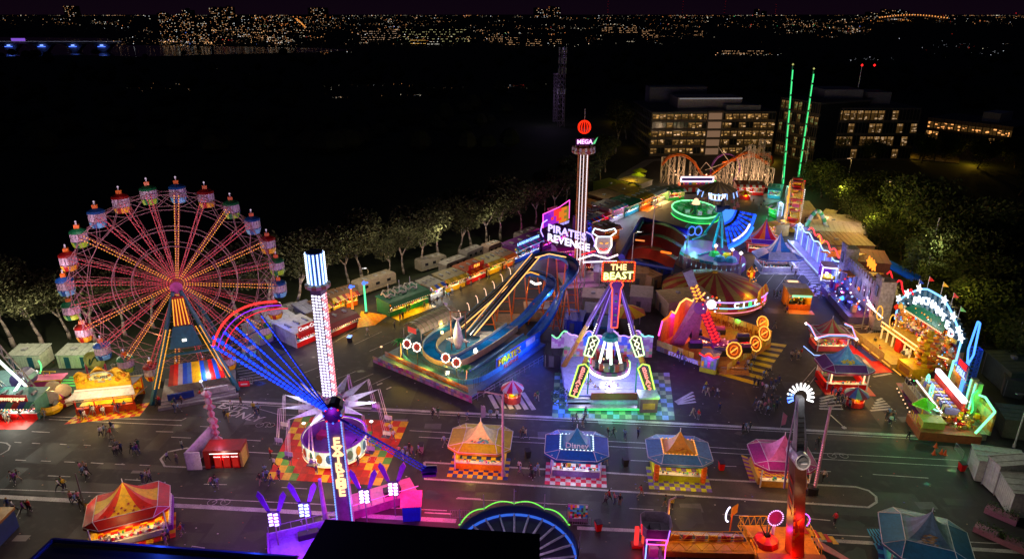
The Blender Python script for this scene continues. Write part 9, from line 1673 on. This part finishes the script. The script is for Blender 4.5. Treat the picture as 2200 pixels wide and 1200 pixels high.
crowd('near the drinks kiosk',W,[(455,1046),(463,1042),(468,1048),(546,884,9),(552,896,3),(484,900),(492,905,9),(498,880,1),(518,872),(556,888,7)])
crowd('at the left end of the swing mat',W,[(560,1040),(568,1035),(575,1030),(584,1040,6),(570,1018),(600,1030),(590,1005),(582,985,4)])
crowd('at the counter of the cream pavilion',W,[(198,890),(203,892,1),(250,888),(256,885),(246,882),(176,900),(184,902),(182,895),(224,893),(218,889),(270,880)])
crowd('by the left corner food stall',W,[(14,905),(22,908),(45,900),(82,898),(88,894),(98,900),(8,898)])
crowd('in front of the ferris wheel',W,[(338,872),(344,870,4),(372,876),(378,872,3),(386,866,4),(392,870),(397,864,10),(384,884),(376,886),(440,850),(446,846,1),(436,842),(432,856)])
crowd('right of the swing tower mat',W,[(866,985),(872,978),(880,972),(886,980),(876,990),(900,975),(858,978)])
crowd('on the swing tower mat',W,[(625,1000),(840,930,1),(846,945),(770,1000),(680,1015)])
crowd('left of the yellow tent',W,[(955,957,7),(930,898),(942,895)])
crowd('behind the yellow tent',W,[(986,910),(1004,902),(1040,890,1),(1054,898),(1068,900,1),(932,893)])
crowd('between the yellow and blue tents',W,[(1118,940),(1124,938),(1130,942,11),(1118,1020,7),(1116,1012),(1143,1028),(1150,1022),(1155,1018),(1140,1020)])
crowd('above the blue tent',W,[(1230,912),(1238,908),(1256,905,2),(1252,914),(1258,895)])
crowd('right of the blue tent',W,[(1288,995),(1302,998,0),(1306,940),(1318,938,0),(1342,942),(1370,940)])
crowd('at the blue tent counter',W,[(1212,1012),(1222,1014,9),(1240,1010)])
crowd('on the lower road, in a group of four',W,[(1300,1082),(1308,1076,4),(1320,1082,6),(1331,1085,0)])
crowd('alone on the lower road',W,[(1376,1066,4),(1428,1088,5),(1442,1092,9)])
crowd('left of the pink tent, by the kerb',W,[(1595,928),(1602,926),(1610,924)])
crowd('right of the red column',W,[(1752,1030,9),(1768,1032),(1792,1125,4),(1756,960,0)])
crowd('on the pendulum stage, left',W,[(1240,842),(1248,838),(1262,840),(1268,835),(1272,842),(1278,846),(1256,836),(1234,845),(1284,850)])
crowd('on the pendulum stage, middle',W,[(1302,842),(1308,845),(1314,840),(1326,843)])
crowd('on the square between the mat and the pink tent',W,[(1512,846),(1520,850),(1530,848),(1540,852),(1516,836,9),(1545,885),(1488,895),(1500,900,4)])
crowd('on the square in a large group',W,[(1622,872),(1630,878),(1636,870),(1642,882),(1650,876),(1660,885),(1668,878),(1674,872),(1655,868),(1640,862),(1628,884),(1648,890)])
crowd('in the second group on the square',W,[(1620,828),(1628,832),(1636,838),(1645,842),(1656,828),(1665,832),(1672,826),(1660,846),(1640,812),(1648,808),(1655,802)])
crowd('near the striped mat',W,[(1610,770),(1618,775),(1622,768),(1605,790),(1612,796),(1700,772),(1708,768),(1714,772),(1720,766),(1595,778)])
crowd('queueing by the small kiosk',W,[(1792,852),(1798,858),(1804,850),(1808,862),(1815,855),(1822,866),(1786,846),(1800,868),(1824,878),(1812,874)])
crowd('right of the kiosk, in a small group',W,[(1904,902),(1910,908),(1916,904),(1908,896),(1918,898),(1950,945,0),(1912,912,1)])
crowd('by the orange food stall',W,[(1712,664,0),(1720,662,0),(1662,638),(1668,640),(1676,636),(1685,668),(1690,674),(1664,705),(1740,730)])
crowd('by the blue and white tent',W,[(1645,578),(1652,582),(1680,582,0),(1688,580,0),(1700,585),(1632,575),(1708,595)])
crowd('near the red carpet',W,[(1838,750,0),(1840,745),(1878,742),(1888,760,4),(1826,742),(1960,832)])
crowd('in front of the haunted castle',W,[(1750,635),(1762,640),(1780,645,1),(1795,660),(1800,655),(1770,625)])
crowd('by the green roofed stall',W,[(875,672),(880,668),(925,660),(932,656),(940,652),(950,648),(958,640),(965,642),(972,634),(912,662)])
crowd('on the avenue near the orange mat',W,[(860,690),(866,686),(790,720),(848,705,2),(893,700,4)])
crowd('walking along the left avenue',W,[(990,628),(1012,618),(1030,610),(1050,600),(1075,590),(1088,582),(1104,578)])
crowd('beside the small round kiosk',W,[(1155,858),(1150,862),(1080,850)])
crowd('on the far square',W,[(1640,440),(1618,438,0),(1630,452,0),(1634,448,0),(1595,470),(1420,450),(1412,440),(1460,432),(1500,425),(1576,450),(1445,470,0),(1650,470)])
crowd('on the orange ride platform',W,[(1462,775),(1470,782),(1455,770),(1584,792,10),(1600,800),(1620,780)])
